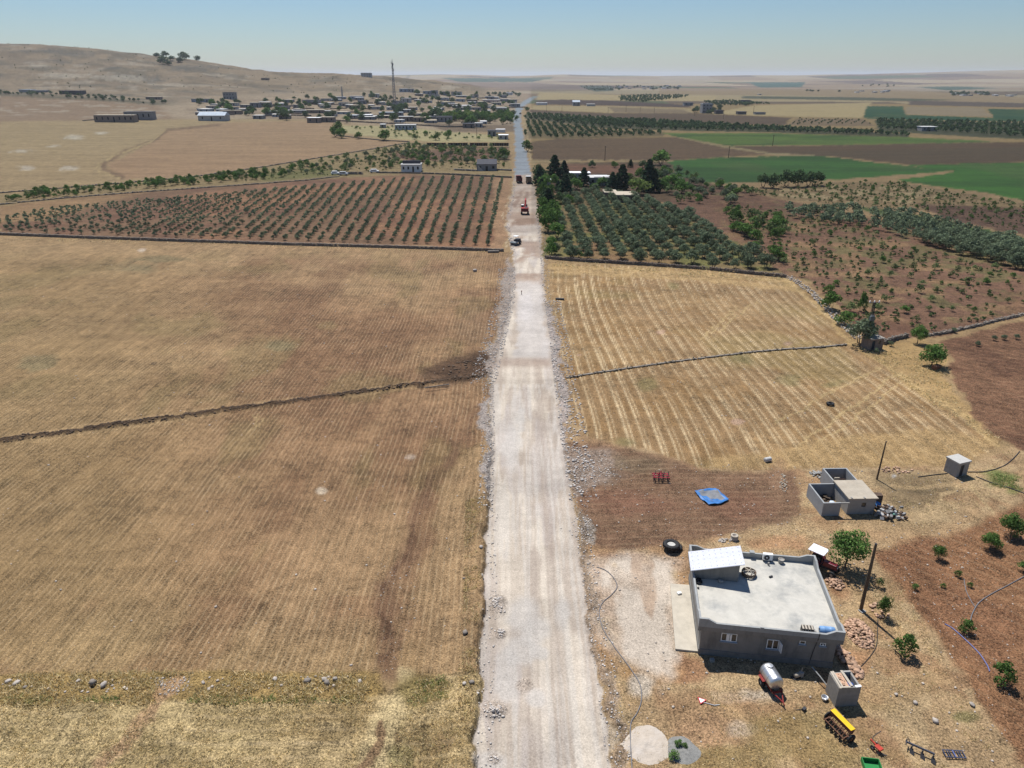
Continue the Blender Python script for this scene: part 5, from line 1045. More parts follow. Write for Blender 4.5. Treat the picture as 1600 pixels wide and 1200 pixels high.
def wheel(parent, c, r_, w_, axis=(0, 1, 0), rimm=None):
    c = Vector(c); ax = Vector(axis); c0 = c - ax * (w_ / 2)
    prof = [(.0, r_ * .5), (.0, r_ * .86), (w_ * .15, r_ * .97), (w_ * .35, r_), (w_ * .65, r_), (w_ * .85, r_ * .97), (w_, r_ * .86), (w_, r_ * .5)]
    wh = MB().lathe(c0, ax, prof, 22).build("wheel", RUBBER, parent, True)
    MB().lathe(c0, ax, [(w_ * .2, 0), (w_ * .12, r_ * .2), (w_ * .25, r_ * .5), (w_ * .75, r_ * .5), (w_ * .88, r_ * .2), (w_ * .8, 0)], 16).build("rim", rimm or mat("rim_grey", (.46, .45, .42)), wh, True)
    return wh
def tractor():
    a, b = P(1277, 879), P(1311, 894); d = b - a; ang = math.atan2(d.y, d.x)
    t = empty("tractor", (a.x - .6, a.y - .75, 0), ang, "maroon tractor with a white canopy parked behind the farmhouse", "tractor")
    for s_ in (-1, 1):
        wheel(t, (0, s_ * .72, .72), .72, .38); wheel(t, (2.05, s_ * .66, .42), .42, .24, rimm=PLANK)
        f = MB(); pts = [(-.72, .95), (-.55, 1.35), (-.1, 1.55), (.45, 1.45), (.75, 1.1)]
        for (x0, z0), (x1, z1) in zip(pts[:-1], pts[1:]): f.add([(x0, s_ * .5, z0), (x1, s_ * .5, z1), (x1, s_ * .95, z1), (x0, s_ * .95, z0), (x0, s_ * .5, z0 - .05), (x1, s_ * .5, z1 - .05), (x1, s_ * .95, z1 - .05), (x0, s_ * .95, z0 - .05)], [(0, 1, 2, 3), (7, 6, 5, 4), (0, 4, 5, 1), (3, 2, 6, 7)])
        f.build("fender", MAROON, t)
    MB().box((1.0, 0, .75), (2.2, .42, .45)).build("chassis", DARKIRON, t, bevel=.03)
    hd = MB().box((1.6, 0, 1.18), (1.55, .68, .55), taper=.9).build("hood", MAROON, t, bevel=.06); MB().box((2.36, 0, 1.15), (.06, .5, .42)).build("grille", DARKIRON, hd)
    for s_ in (-1, 1): MB().lathe((2.38, s_ * .2, 1.25), (1, 0, 0), [(0, .08), (.04, .08), (.05, 0)], 12).build("headlight", FRAMEW, hd)
    MB().tube([(1.75, .2, 1.4), (1.75, .2, 2.1)], .035, 8).build("exhaust", DARKIRON, t); MB().box((-.15, 0, 1.18), (.5, .5, .14)).box((-.4, 0, 1.45), (.1, .5, .5)).build("seat", RUBBER, t, bevel=.03)
    MB().tube([(.7, 0, 1.2), (.42, 0, 1.55)], .03, 6).build("steering_column", DARKIRON, t); MB().tube([(.42 + .18 * math.cos(q) * .6, .2 * math.sin(q), 1.56 + .15 * math.cos(q)) for q in np.linspace(0, 6.283, 14)], .02, 5).build("steering_wheel", DARKIRON, t)
    for x_, s_ in ((-.55, -.6), (-.55, .6), (.8, -.5), (.8, .5)): MB().tube([(x_, s_, 1.2), (x_, s_, 2.35)], .035, 6).build("canopy_post", MAROON, t)
    cp = MB().box((.08, 0, 2.4), (1.75, 1.5, .09)).build("canopy", WHITE, t, bevel=.03)
    for k in range(3): MB().box((.08, -.5 + k * .5, 2.46), (1.7, .05, .03)).build("canopy_rib", FRAMEW, cp)
    MB().tube([(2.05, -.6, .42), (2.05, .6, .42)], .06, 8).build("front_axle", DARKIRON, t); MB().tube([(0, -.6, .72), (0, .6, .72)], .1, 8).build("rear_axle", DARKIRON, t)
    t.scale = (.92, .92, .92)
def tanker():
    a, b = P(1198, 1047, 1.0), P(1213, 1070, 1.0); d = a - b; ang = math.atan2(d.y, d.x)
    t = empty("tank_trailer", (b.x, b.y, 0), ang, "silver cylindrical water tanker trailer on a red chassis beside the shaded wall", "trailer")
    L_ = d.length + .35; tk = MB().lathe((-.15, 0, 1.12), (1, 0, 0), [(0, 0), (0.02, .3), (.05, .52), (.14, .60), (.3, .62), (L_ - .3, .62), (L_ - .14, .60), (L_ - .05, .52), (L_, .3), (L_, 0)], 28).build("tank", STEEL, t, True)
    MB().lathe((L_ * .66, 0, 1.70), (0, 0, 1), [(0, .22), (.08, .22), (.08, .25), (.13, .24), (.15, 0)], 16).build("hatch", STEEL, tk); MB().tube([(.25, -.12, 1.73), (L_ - .5, -.12, 1.73)], .02, 5).tube([(.25, .12, 1.73), (L_ - .5, .12, 1.73)], .02, 5).build("walk_rail", DARKIRON, tk)
    for x_ in (.45, L_ - .65): MB().lathe((x_, 0, 1.12), (1, 0, 0), [(0, .62), (.0, .635), (.06, .635), (.06, .62)], 28).build("band", mat("band_grey", (.4, .4, .41), metal=.6, rough=.5), tk)
    MB().box((L_ / 2 - .1, -.4, .55), (L_ + .1, .1, .14)).box((L_ / 2 - .1, .4, .55), (L_ + .1, .1, .14)).box((-.3, 0, .55), (.12, .9, .14)).box((L_ - .2, 0, .55), (.12, .9, .14)).build("chassis", REDP, t)
    for s_ in (-1, 1): wheel(t, (L_ * .52, s_ * .68, .36), .36, .22); MB().box((L_ * .52, s_ * .7, .82), (.75, .26, .04)).build("mudguard", REDP, t)
    MB().tube([(-.3, -.4, .55), (-1.25, 0, .42)], .05, 6).tube([(-.3, .4, .55), (-1.25, 0, .42)], .05, 6).build("drawbar", REDP, t); MB().tube([(-1.25, 0, .42), (-1.5, 0, .4)], .05, 6).tube([(-1.1, .0, .45), (-1.1, 0, .0)], .04, 6).build("hitch", REDP, t)
def seed_drill():
    a, b = P(1301, 1108, 1.15), P(1331, 1138, 1.15); d = b - a; ang = math.atan2(d.y, d.x); L_ = d.length + .15
    t = empty("seed_drill", (a.x, a.y, 0), ang, "seed drill with a yellow hopper lid and rusty red frame", "seed drill")
    MB().box((L_ / 2, .0, 1.13), (L_, .44, .05)).build("hopper_lid", YELLOW, t, bevel=.015)
    MB().add([(0, -.22, 1.10), (L_, -.22, 1.10), (L_, .22, 1.10), (0, .22, 1.10), (.03, -.1, .68), (L_ - .03, -.1, .68), (L_ - .03, .1, .68), (.03, .1, .68)], [(0, 1, 2, 3), (4, 7, 6, 5), (0, 4, 5, 1), (1, 5, 6, 2), (2, 6, 7, 3), (3, 7, 4, 0)]).build("hopper", mat("rust_red", (.17, .06, .045), var=.3), t)
    MB().box((L_ / 2, -.3, .52), (L_, .08, .08)).box((L_ / 2, -.75, .5), (L_, .07, .07)).box((.1, -.4, .5), (.07, .9, .07)).box((L_ - .1, -.4, .5), (.07, .9, .07)).build("frame", RUST, t)
    for k in range(9):
        x_ = .15 + (L_ - .3) * k / 8; y_ = -.5 - .22 * (k % 2)
        dk = MB().lathe((x_, y_, .22), (1, .15, 0), [(0, .02), (.0, .2), (.02, .2), (.02, 0)], 14).build("disc_coulter", DARKIRON, t); MB().tube([(x_, -.1, .68), (x_, y_ + .1, .45), (x_, y_, .22)], .025, 5).build("seed_tube", RUST, dk)
    for x_ in (-.12, L_ + .12): wheel(t, (x_, -.15, .4), .4, .14, (1, 0, 0), RUST)
    MB().tube([(L_ / 2 - .4, .2, .6), (L_ / 2, .75, .5)], .035, 5).tube([(L_ / 2 + .4, .2, .6), (L_ / 2, .75, .5)], .035, 5).tube([(L_ / 2, .2, .95), (L_ / 2, .75, .5)], .03, 5).build("hitch", RUST, t)
def implements():
    # small red mower with a long handle
    a, b = P(1358, 1162), P(1376, 1178); d = b - a; ang = math.atan2(d.y, d.x)
    t = empty("red_mower", (a.x, a.y, 0), ang, "small red two-wheeled mower with a long handle on dry grass", "mower")
    MB().box((.35, 0, .42), (.7, .12, .12), rot=Matrix.Rotation(.2, 3, 'Y')).box((.75, 0, .38), (.5, .4, .14)).build("body", mat("bright_red", (.42, .045, .025), rough=.5), t, bevel=.02); MB().tube([(.2, 0, .5), (.0, .25, .6), (.1, .9, .95)], .03, 6).build("handle", DARKIRON, t)
    for s_ in (-.25, .25): wheel(t, (.45, s_, .2), .2, .08)
    MB().box((1.1, -.05, .2), (.6, .06, .06), .2).tube([(.9, -.3, .15), (1.35, .2, .12)], .03, 5).build("cutter_bar", DARKIRON, t); MB().tube([(.0, -.2, .1), (.9, -.35, .1)], .025, 5).build("stand", RUST, t)
    # plough
    a, b = P(1413, 1166), P(1458, 1186); d = b - a; ang = math.atan2(d.y, d.x); L_ = d.length
    t = empty("plough", (a.x, a.y, 0), ang, "dark three-share plough lying on dry grass", "plough"); MB().box((L_ / 2, 0, .5), (L_, .1, .12)).build("beam", mat("plough_blue", (.06, .065, .085), var=.3), t)
    MB().tube([(.0, 0, .5), (.05, .25, .75), (.3, .0, .5)], .04, 5).tube([(.05, -.3, .5), (.05, .3, .5)], .04, 5).build("headstock", DARKIRON, t)
    for k in range(3):
        x_ = .45 + (L_ - .5) * k / 2
        lg = MB().box((x_, -.1, .28), (.1, .08, .5), rot=Matrix.Rotation(.3, 3, 'X')).build("leg", DARKIRON, t)
        MB().add([(x_ - .1, -.15, .3), (x_ + .12, -.22, .34), (x_ + .25, -.5, .1), (x_ - .05, -.4, .02), (x_ - .1, -.18, .28), (x_ + .12, -.25, .31), (x_ + .25, -.53, .07), (x_ - .05, -.43, .0)], [(0, 1, 2, 3), (7, 6, 5, 4), (0, 4, 5, 1), (2, 6, 7, 3), (1, 5, 6, 2), (3, 7, 4, 0)]).build("mouldboard", DARKIRON, lg)
    # harrow frame
    c = P(1490, 1180); t = empty("harrow_frame", (c.x, c.y, 0), R(-4), "flat dark blue steel harrow frame lying on dry grass", "harrow"); mb = MB()
    mb.box((0, -.3, .14), (1.45, .06, .06)).box((0, .3, .14), (1.45, .06, .06)).box((-.7, 0, .14), (.06, .54, .06)).box((.7, 0, .14), (.06, .54, .06)); mb.build("frame", mat("harrow_blue", (.05, .06, .10), var=.3), t)
    for x_ in (-.45, -.28, 0, .28, .45): MB().box((x_, 0, .15), (.05 if x_ else .09, .54, .07)).build("crossbar", mat("harrow_blue", (.05, .06, .1)) if x_ else mat("harrow_light", (.10, .13, .28)), t)
    for x_ in (-.6, -.2, .2, .6):
        for y_ in (-.3, .3): MB().tube([(x_, y_, .14), (x_, y_, -.02)], .02, 5).build("tine", DARKIRON, t)
    # green trailer, cut by the picture's edge
    c = P(1362, 1215); t = empty("green_trailer", (c.x, c.y, 0), R(-8), "small open green metal trailer on dry grass", "trailer")
    MB().bx(-.55, .55, -.85, .85, .5, .54).bx(-.6, -.55, -.9, .9, .5, .9).bx(.55, .6, -.9, .9, .5, .9).bx(-.55, .55, -.9, -.85, .5, .9).bx(-.55, .55, .85, .9, .5, .9).build("tub", GREENP, t)
    for s_ in (-1, 1): wheel(t, (s_ * .72, -.1, .3), .3, .15, (1, 0, 0))
    MB().tube([(0, -.85, .5), (0, -1.7, .4)], .04, 6).tube([(-.7, -.1, .3), (.7, -.1, .3)], .04, 6).build("drawbar", DARKIRON, t)
    # red tine cultivator in the field
    c = P(1032, 750); t = empty("tine_cultivator", (c.x, c.y, 0), R(-3), "red cultivator with rows of black curved tines on brown soil", "cultivator"); mb = MB()
    for y_ in (-.5, 0, .5): mb.box((0, y_, .62), (2.1, .1, .1))
    for x_ in (-.8, 0, .8): mb.box((x_, 0, .63), (.09, 1.08, .09))
    mb.build("frame", mat("cultivator_red", (.32, .03, .05), var=.2), t); MB().tube([(-.35, .1, .65), (0, .2, 1.15), (.35, .1, .65)], .05, 6).tube([(0, .2, 1.15), (0, -.4, .65)], .04, 6).build("headstock", mat("cultivator_red", (.3, .03, .05)), t)
    for j, y_ in enumerate((-.5, 0, .5)):
        for k in range(4):
            x_ = -.9 + k * .55 + j * .14; MB().tube([(x_, y_, .66), (x_, y_ + .16, .82), (x_, y_ + .26, .6), (x_, y_ + .05, .25), (x_, y_ - .12, .0)], [.045, .045, .045, .045, .03], 6).build("tine", DARKIRON, t)
    # tarpaulin
    q = [P(*a) for a in ((1085, 769), (1100, 766), (1118, 764), (1128, 773), (1139, 782), (1126, 789), (1107, 790), (1094, 780))]; r = random.Random(2)
    cx_, cy_ = sum(p.x for p in q) / 8, sum(p.y for p in q) / 8; n = 20; V_ = []; F_ = []
    for i in range(n + 1):
        for j in range(32):
            t_ = j / 32 * 8; k = int(t_) % 8; f = t_ - int(t_); bx_ = q[k].x * (1 - f) + q[(k + 1) % 8].x * f; by_ = q[k].y * (1 - f) + q[(k + 1) % 8].y * f; s_ = i / n
            x_, y_ = cx_ + (bx_ - cx_) * s_, cy_ + (by_ - cy_) * s_
            V_.append((x_, y_, gz(x_, y_) + .05 + .16 * vnoise(np.array(x_ * 1.6 + y_ * .8), np.array(y_ * 3.1 - x_ * .4), 3) + (.14 * float(vnoise(np.array(x_ * 3.3), np.array(y_ * 3.7), 5)) if s_ > .78 else .02)))
    for i in range(n):
        for j in range(32): a = i * 32 + j; b = i * 32 + (j + 1) % 32; F_.append((a, b, b + 32, a + 32))
    V_ = np.array([[float(c) for c in v] for v in V_]); F_ = np.array(F_)
    fi = np.repeat(np.arange(n), 32); mi_ = ((fi < n * .72) | ((fi < n * .9) & (np.tile(np.arange(32), n) % 9 < 3))).astype(int); mi_ = np.where((np.tile(np.arange(32), n) > 17) & (np.tile(np.arange(32), n) < 29) & (fi > n * .35), 0, mi_)
    o = mk_obj("tarpaulin", np_mesh("tarpaulin", V_, F_, [TARPB, mat("tarp_underside", (.19, .19, .195), var=.25, scale=1.5, dirt=(.10, .13, .18), dirt_amt=.7, dscale=.8)], mi_)); tag(o, "crumpled blue tarpaulin spread on brown soil", "tarpaulin"); md = o.modifiers.new("thick", 'SOLIDIFY'); md.thickness = .02
    # tyres by the yard
    c = P(1049, 858); tyre("discarded_tyre", (c.x - .1, c.y - .15, 0), .85, .45, R(10), True, "large tractor wheel with pale rim lying on top in the yard", rim=True).location.z = .42
    tyre("discarded_tyre", (c.x + .35, c.y + .05, -.02), .78, .42, 0, True, "second tractor tyre lying underneath the one with the rim")
    c = P(1147, 843); st = empty("concrete_well_ring", (c.x, c.y, 0), 0, "small round pale stone well ring among loose stones", "well ring"); MB().lathe((0, 0, -.05), (0, 0, 1), [(0, .42), (.55, .36), (.58, .30), (.55, .16), (.2, .15), (.2, 0)], 16).build("ring", LIME, st, True); MB().lathe((0, 0, .5), (0, 0, 1), [(0, .4), (.07, .4), (.09, .34), (.06, .24)], 16).build("rim", PLANK, st, True)
    tyre("discarded_tyre", (*P(1297, 633).xy, .05), .55, .28, 0, True, "lone black tyre lying on the mown field")
    for px, py, l in ((1199, 721, "white-topped metal drum lying at the edge of the mown field"),):
        c = P(px, py); d_ = empty("metal_drum", (c.x, c.y, gz(c.x, c.y)), R(20), l, "drum"); MB().lathe((-.45, 0, .3), (1, 0, 0), [(0, 0), (0, .28), (.02, .3), (.3, .3), (.32, .31), (.34, .3), (.88, .3), (.9, .28), (.9, 0)], 18).build("body", mat("drum_grey", (.5, .49, .47), var=.3), d_, True); MB().box((.05, -.1, .03), (.9, .3, .06)).build("chock", DARKIRON, d_)
    # warning sign lying in the grass
    c = P(1096, 1095); s_ = empty("road_sign", (c.x, c.y, gz(c.x, c.y) + .08), R(35), "white triangular road sign with red border lying in the grass", "sign"); tri = lambda k, z: [(k * .42 * math.cos(R(90 + 120 * i)), k * .42 * math.sin(R(90 + 120 * i)), z) for i in range(3)]
    MB().add(tri(1, 0) + tri(1, .02), [(2, 1, 0), (3, 4, 5), (0, 1, 4, 3), (1, 2, 5, 4), (2, 0, 3, 5)]).build("border", mat("sign_red", (.5, .03, .04), rough=.4), s_); MB().add(tri(.7, .021) + tri(.7, .026), [(2, 1, 0), (3, 4, 5), (0, 1, 4, 3), (1, 2, 5, 4), (2, 0, 3, 5)]).build("face", FRAMEW, s_); MB().tube([(0, -.2, -.02), (.5, -.9, -.03), (.9, -1.1, -.02)], .03, 6).build("post", STEEL, s_)
    c = P(1256, 1110); tag(MB().box((c.x, c.y, .1), (.35, .22, .3), .6).tube([(c.x - .7, c.y, .05), (c.x, c.y, .12)], .03, 5).build("black_hopper", DARKIRON), "black plastic hopper lying on dry grass before the tanker", "hopper")
    # pump and pipes in the house shadow
    c = HH(8.2, -1.35, 0); pm = empty("water_pump", (c.x, c.y, 0), R(20), "dusty water pump standing in the shade of the farmhouse wall", "pump"); MB().lathe((-.3, 0, .28), (1, 0, 0), [(0, 0), (0, .15), (.1, .2), (.5, .2), (.55, .12), (.6, 0)], 14).build("motor", EARTHROOF, pm, True); MB().box((.35, -.05, .3), (.3, .35, .5), .3).build("volute", PLASTER2, pm, bevel=.06); MB().box((0, 0, .05), (1.0, .4, .1)).build("base", DARKIRON, pm); MB().tube([(.35, 0, .5), (.4, 0, .95)], .04, 6).build("outlet", EARTHROOF, pm)
    a, b = HH(9.35, -.9, .9), HH(10.4, -2.5, .35); tag(MB().tube([a, (a + b) / 2 + Vector((0, 0, .05)), b], .05, 7).build("grey_pipe", PARA), "grey plastic pipe leaning between farmhouse wall and outhouse", "pipe")
    a = HH(1.4, -.55, 0); tag(MB().box((a.x, a.y, .14), (.36, .3, .28), .2).build("plastic_crate", PLASTER2, bevel=.03), "grey crate on the ground at the shaded wall", "crate")
    p = P(1288, 1093); tag(MB().lathe((p.x, p.y, gz(p.x, p.y) - .02), (0, 0, 1), [(0, .2), (.3, .28), (.28, .22), (.05, .16), (.05, 0)], 12).build("metal_basin", STEEL, None, True), "small grey basin beside the outhouse", "basin")
tractor(); tanker(); seed_drill(); implements()

def poles_and_hoses():
    def pole(px, py, h, r_, label, lean=(0, 0), extra=None):
        c = Q(px, py); t = empty("utility_pole", (c.x, c.y, c.z), 0, label, "pole"); MB().tube([(0, 0, -.3), (lean[0] * .5, lean[1] * .5, h * .5), (lean[0], lean[1], h)], [r_ * 1.15, r_, r_ * .75], 10).build("shaft", WOODP, t); MB().lathe((lean[0], lean[1], h), (0, 0, 1), [(0, r_ * .8), (.04, r_ * .8), (.05, 0)], 8).build("cap", DARKIRON, t); return t
    t = pole(1345, 953, 7.5, .15, "tall brown wooden utility pole beside the rubble pile", (-.1, 0)); MB().box((.05, -.15, .03), (.55, .5, .12), .4).build("footing", PLASTER2, t)
    pole(1370, 749, 5.3, .10, "thin wooden pole behind the livestock shed", (.05, 0))
    # transformer pole
    c = Q(1352, 541); t = empty("transformer_pole", (c.x, c.y, c.z), 0, "electricity pole with a transformer and insulators above the large olive tree", "transformer pole"); h = 8.5; lat = MB()
    for sx in (-1, 1):
        for sy in (-1, 1): lat.tube([(sx * .3, sy * .3, -.2), (sx * .14, sy * .14, h)], .05, 5)
    for k in range(10):
        z0, z1 = h * k / 10, h * (k + 1) / 10; w0, w1 = .3 - .16 * k / 10, .3 - .16 * (k + 1) / 10
        for sy in (-1, 1): lat.tube([(-w0, sy * w0, z0), (w1, sy * w1, z1)], .03, 4)
        for sx in (-1, 1): lat.tube([(sx * w0, -w0, z0), (sx * w1, w1, z1)], .03, 4)
    lat.build("lattice_shaft", DARKIRON, t); MB().box((0, 0, h - .1), (1.9, .12, .12)).build("crossarm", DARKIRON, t)
    for x_ in (-.85, 0, .85): MB().lathe((x_, 0, h - .05), (0, 0, 1), [(0, .05), (.05, .13), (.12, .07), (.18, .13), (.26, .06), (.34, .1), (.4, 0)], 10).build("insulator", FRAMEW, t)
    tr_ = MB().box((0, -.35, 5.55), (.75, .55, .85)).build("transformer", mat("transformer_grey", (.12, .14, .14)), t, bevel=.05)
    for x_ in (-.22, .02, .26): MB().lathe((x_, -.35, 5.97), (0, 0, 1), [(0, .05), (.06, .09), (.12, .05), (.2, .08), (.28, 0)], 8).build("bushing", mat("bushing", (.3, .32, .34)), tr_)
    def hose(pts, r_, m, label, name="hose", cat="hose"):
        w_ = [Q(a, b) for a, b in pts]; out = []
        for i in range(len(w_) - 1):                       # Catmull-Rom through the pixels
            p0, p1, p2, p3 = w_[max(i - 1, 0)], w_[i], w_[i + 1], w_[min(i + 2, len(w_) - 1)]
            for k in range(8):
                u = k / 8; v = .5 * ((2 * p1) + (-p0 + p2) * u + (2 * p0 - 5 * p1 + 4 * p2 - p3) * u * u + (-p0 + 3 * p1 - 3 * p2 + p3) * u ** 3); out.append(Vector((v.x, v.y, gz(v.x, v.y) + r_ * .9)))
        out.append(w_[-1] + Vector((0, 0, r_))); tag(MB().tube(out, r_, 6).build(name, m, None, True), label, cat)
    hose([(932, 887), (948, 893), (960, 905), (964, 918), (955, 930), (940, 945), (936, 962), (942, 985), (962, 1015), (985, 1045), (1000, 1070), (1002, 1095), (995, 1115), (986, 1130), (985, 1160), (988, 1210)], .045, HOSEG, "long grey hose winding over the yard beside the road")
    hose([(1512, 738), (1540, 737), (1565, 730), (1580, 720), (1593, 706)], .06, HOSE, "black hose curving uphill away from the pump house")
    hose([(1434, 746), (1455, 743), (1480, 740)], .06, HOSE, "black hose running from the shed side to the pump house")
    hose([(1525, 745), (1550, 755), (1580, 764), (1610, 775)], .06, HOSE, "black hose running below the green weeds")
    hose([(1610, 895), (1580, 912), (1550, 928), (1530, 942), (1519, 960), (1516, 972)], .05, HOSEG, "grey hose bending across the tilled soil")
    hose([(1506, 905), (1510, 925), (1520, 945), (1524, 950)], .04, HOSEG, "short grey hose joining the bent one on the tilled soil")
    hose([(1476, 976), (1490, 984), (1510, 1002), (1530, 1022), (1542, 1040), (1546, 1050)], .05, HOSEB, "blue irrigation pipe on the tilled soil")
    hose([(1372, 960), (1371, 985), (1369, 1010), (1358, 1028), (1345, 1042), (1334, 1050)], .035, HOSE, "black cable from the pole down to the outhouse rubble", "cable", "cable")
poles_and_hoses()

def stone_piles():
    r = random.Random(31)
    def pile(name, cx_, cy_, rx, ry, hgt, n, s0, s1, label, m, rz=0, core=True):
        c = P(cx_, cy_); t = empty(name, (c.x, c.y, 0), rz, label, "stone pile")
        for i in range(n):
            a = r.random() * 6.283; q = math.sqrt(r.random()); x_, y_ = q * math.cos(a) * rx, q * math.sin(a) * ry; z_ = hgt * max(0, 1 - q ** 1.6) * r.uniform(.55, 1) - .03
            o = rock("stone", x_, y_, r.uniform(s0, s1), "", m, parent=t, z=z_); 
    pile("rubble_pile", 1343, 990, 1.15, 1.9, .6, 260, .16, .42, "big pile of reddish broken stones beside the utility pole", BRICKD, R(-8))
    pile("rubble_pile", 1325, 1035, .55, 2.1, .3, 90, .25, .62, "strip of flat reddish stones along the farmhouse corner", BRICKD, R(10))
    pile("rubble_pile", 1304, 912, .9, .9, .35, 65, .2, .42, "small pile of brown stones behind the farmhouse corner", BRICKD)
    pile("rubble_pile", 1375, 955, .9, 1.0, .2, 24, .2, .45, "few stones under the sapling by the pole", BRICKD)
    pile("rubble_pile", 1137, 846, 1.0, .5, .15, 30, .15, .35, "loose stones scattered round the well ring", LIME)
    pile("rubble_pile", 1398, 735, 2.2, .8, .2, 34, .2, .4, "low scatter of pinkish stones behind the livestock shed", BRICKD)
    pile("rubble_pile", 1277, 742, .8, 1.0, .25, 34, .2, .45, "grey rubble spilled against the rear pen wall", PLASTER2)
    pile("rubble_pile", 1224, 755, .45, 2.4, .1, 50, .1, .28, "line of pale stones at the edge of the brown yard", EARTHROOF, R(-18))
    # sand and gravel heaps
    def heap(name, px, py, rx, ry, h, m, label, seed):
        c = P(px, py); n = 40; V_ = []; F_ = []
        for i in range(n + 1):
            for j in range(48):
                a = 6.283 * j / 48; q = i / n; x_, y_ = c.x + math.cos(a) * rx * q * (1 + .10 * math.sin(3 * a + seed)), c.y + math.sin(a) * ry * q * (1 + .08 * math.cos(2 * a + seed)); z_ = h * (1 - q ** 1.5) * (1 + .7 * (float(vnoise(np.array(x_ * 1.6), np.array(y_ * 1.6), seed)) - .5)) + .06 * (1 - q) * float(vnoise(np.array(x_ * 6), np.array(y_ * 6), seed)); V_.append((x_, y_, gz(x_, y_) + z_ - .03 * q))
        for i in range(n):
            for j in range(48): a = i * 48 + j; b = i * 48 + (j + 1) % 48; F_.append((a, b, b + 48, a + 48))
        o = mk_obj(name, np_mesh(name, np.array(V_), np.array(F_), [m])); o.data.polygons.foreach_set("use_smooth", [True] * len(F_)); tag(o, label, "heap")
    heap("sand_heap", 1012, 1163, 2.05, 1.95, .10, SAND, "low heap of pale sand beside the road", 4); heap("gravel_heap", 1066, 1172, 1.45, 1.35, .13, GRAVEL, "dark grey gravel heap next to the pale sand", 9)
    for px, py, h in ((1060, 1166, .55), (1052, 1185, .6), (1070, 1168, .35)): p = P(px, py); tree("weed", "bush", 0, 0, h, "green weed growing on the grey gravel heap", "weeds on the gravel heap", "weed", False, 1.4, Vector((p.x, p.y, .05)))
    # boulders one can pick out
    for px, py, s, m, l in ((727, 997, .62, DARKSTONE, "dark round boulder in the stubble near the road edge"), (726, 1076, .42, LIME, "white boulder in the dry grass near the road edge"), (737, 1074, .46, DARKSTONE, "grey boulder touching a white one near the road edge"), (752, 863, .5, LIME, "pale boulder on the grassy road bank"), (753, 903, .4, LIME, "smaller pale boulder further down the grassy road bank"),
                            (145, 1069, .75, DARKSTONE, "biggest brown boulder of the stone row in dry grass"), (162, 1071, .6, LIME, "white-faced boulder next to the biggest brown one"), (27, 1070, .6, LIME, "pale boulder at the far end of the stone row"), (14, 1067, .5, LIME, "smaller pale stone beside the end boulder"), (40, 1077, .45, DARKSTONE, "brown stone below the end boulders of the row"), (480, 1065, .6, DARKSTONE, "grey boulder of the stone row toward the brown track"), (430, 1062, .5, LIME, "pale boulder of the stone row toward the brown track"), (507, 1063, .6, LIME, "twin pale boulders part nearer the brown track"), (511, 1068, .55, DARKSTONE, "dark stone leaning on a pale twin boulder"), (524, 1062, .5, LIME, "rounded pale stone near the brown track"), (562, 1065, .42, LIME, "last pale stone of the row before the brown track"), (122, 1065, .38, LIME, "small flat pale stone beside the biggest brown boulder"),
                            (725, 909, .3, DARKSTONE, "small dark stone in stubble near the road bank"), (1519, 1102, .5, LIME, "flat white stone slab on the dry grass slope"), (1461, 1128, .55, LIME, "long white stone on dry grass above the plough"), (1430, 1099, .4, LIME, "pale sliver of rock by the tilled edge"), (1400, 1086, .35, LIME, "small yellowish stone uphill of the mower"), (1463, 557, .5, DARKSTONE, "dark stone in the tree's shadow"), (1305, 1003, .01, LIME, "")):
        if s > .05: p = P(px, py); rock("boulder", p.x, p.y, s, l, m)
    p = P(1462, 578); tag(MB().box((p.x, p.y, .45), (1.5, .9, .7), .5).build("old_cart", RUST, bevel=.1), "rusty cart box under the wide green tree", "cart")
stone_piles()
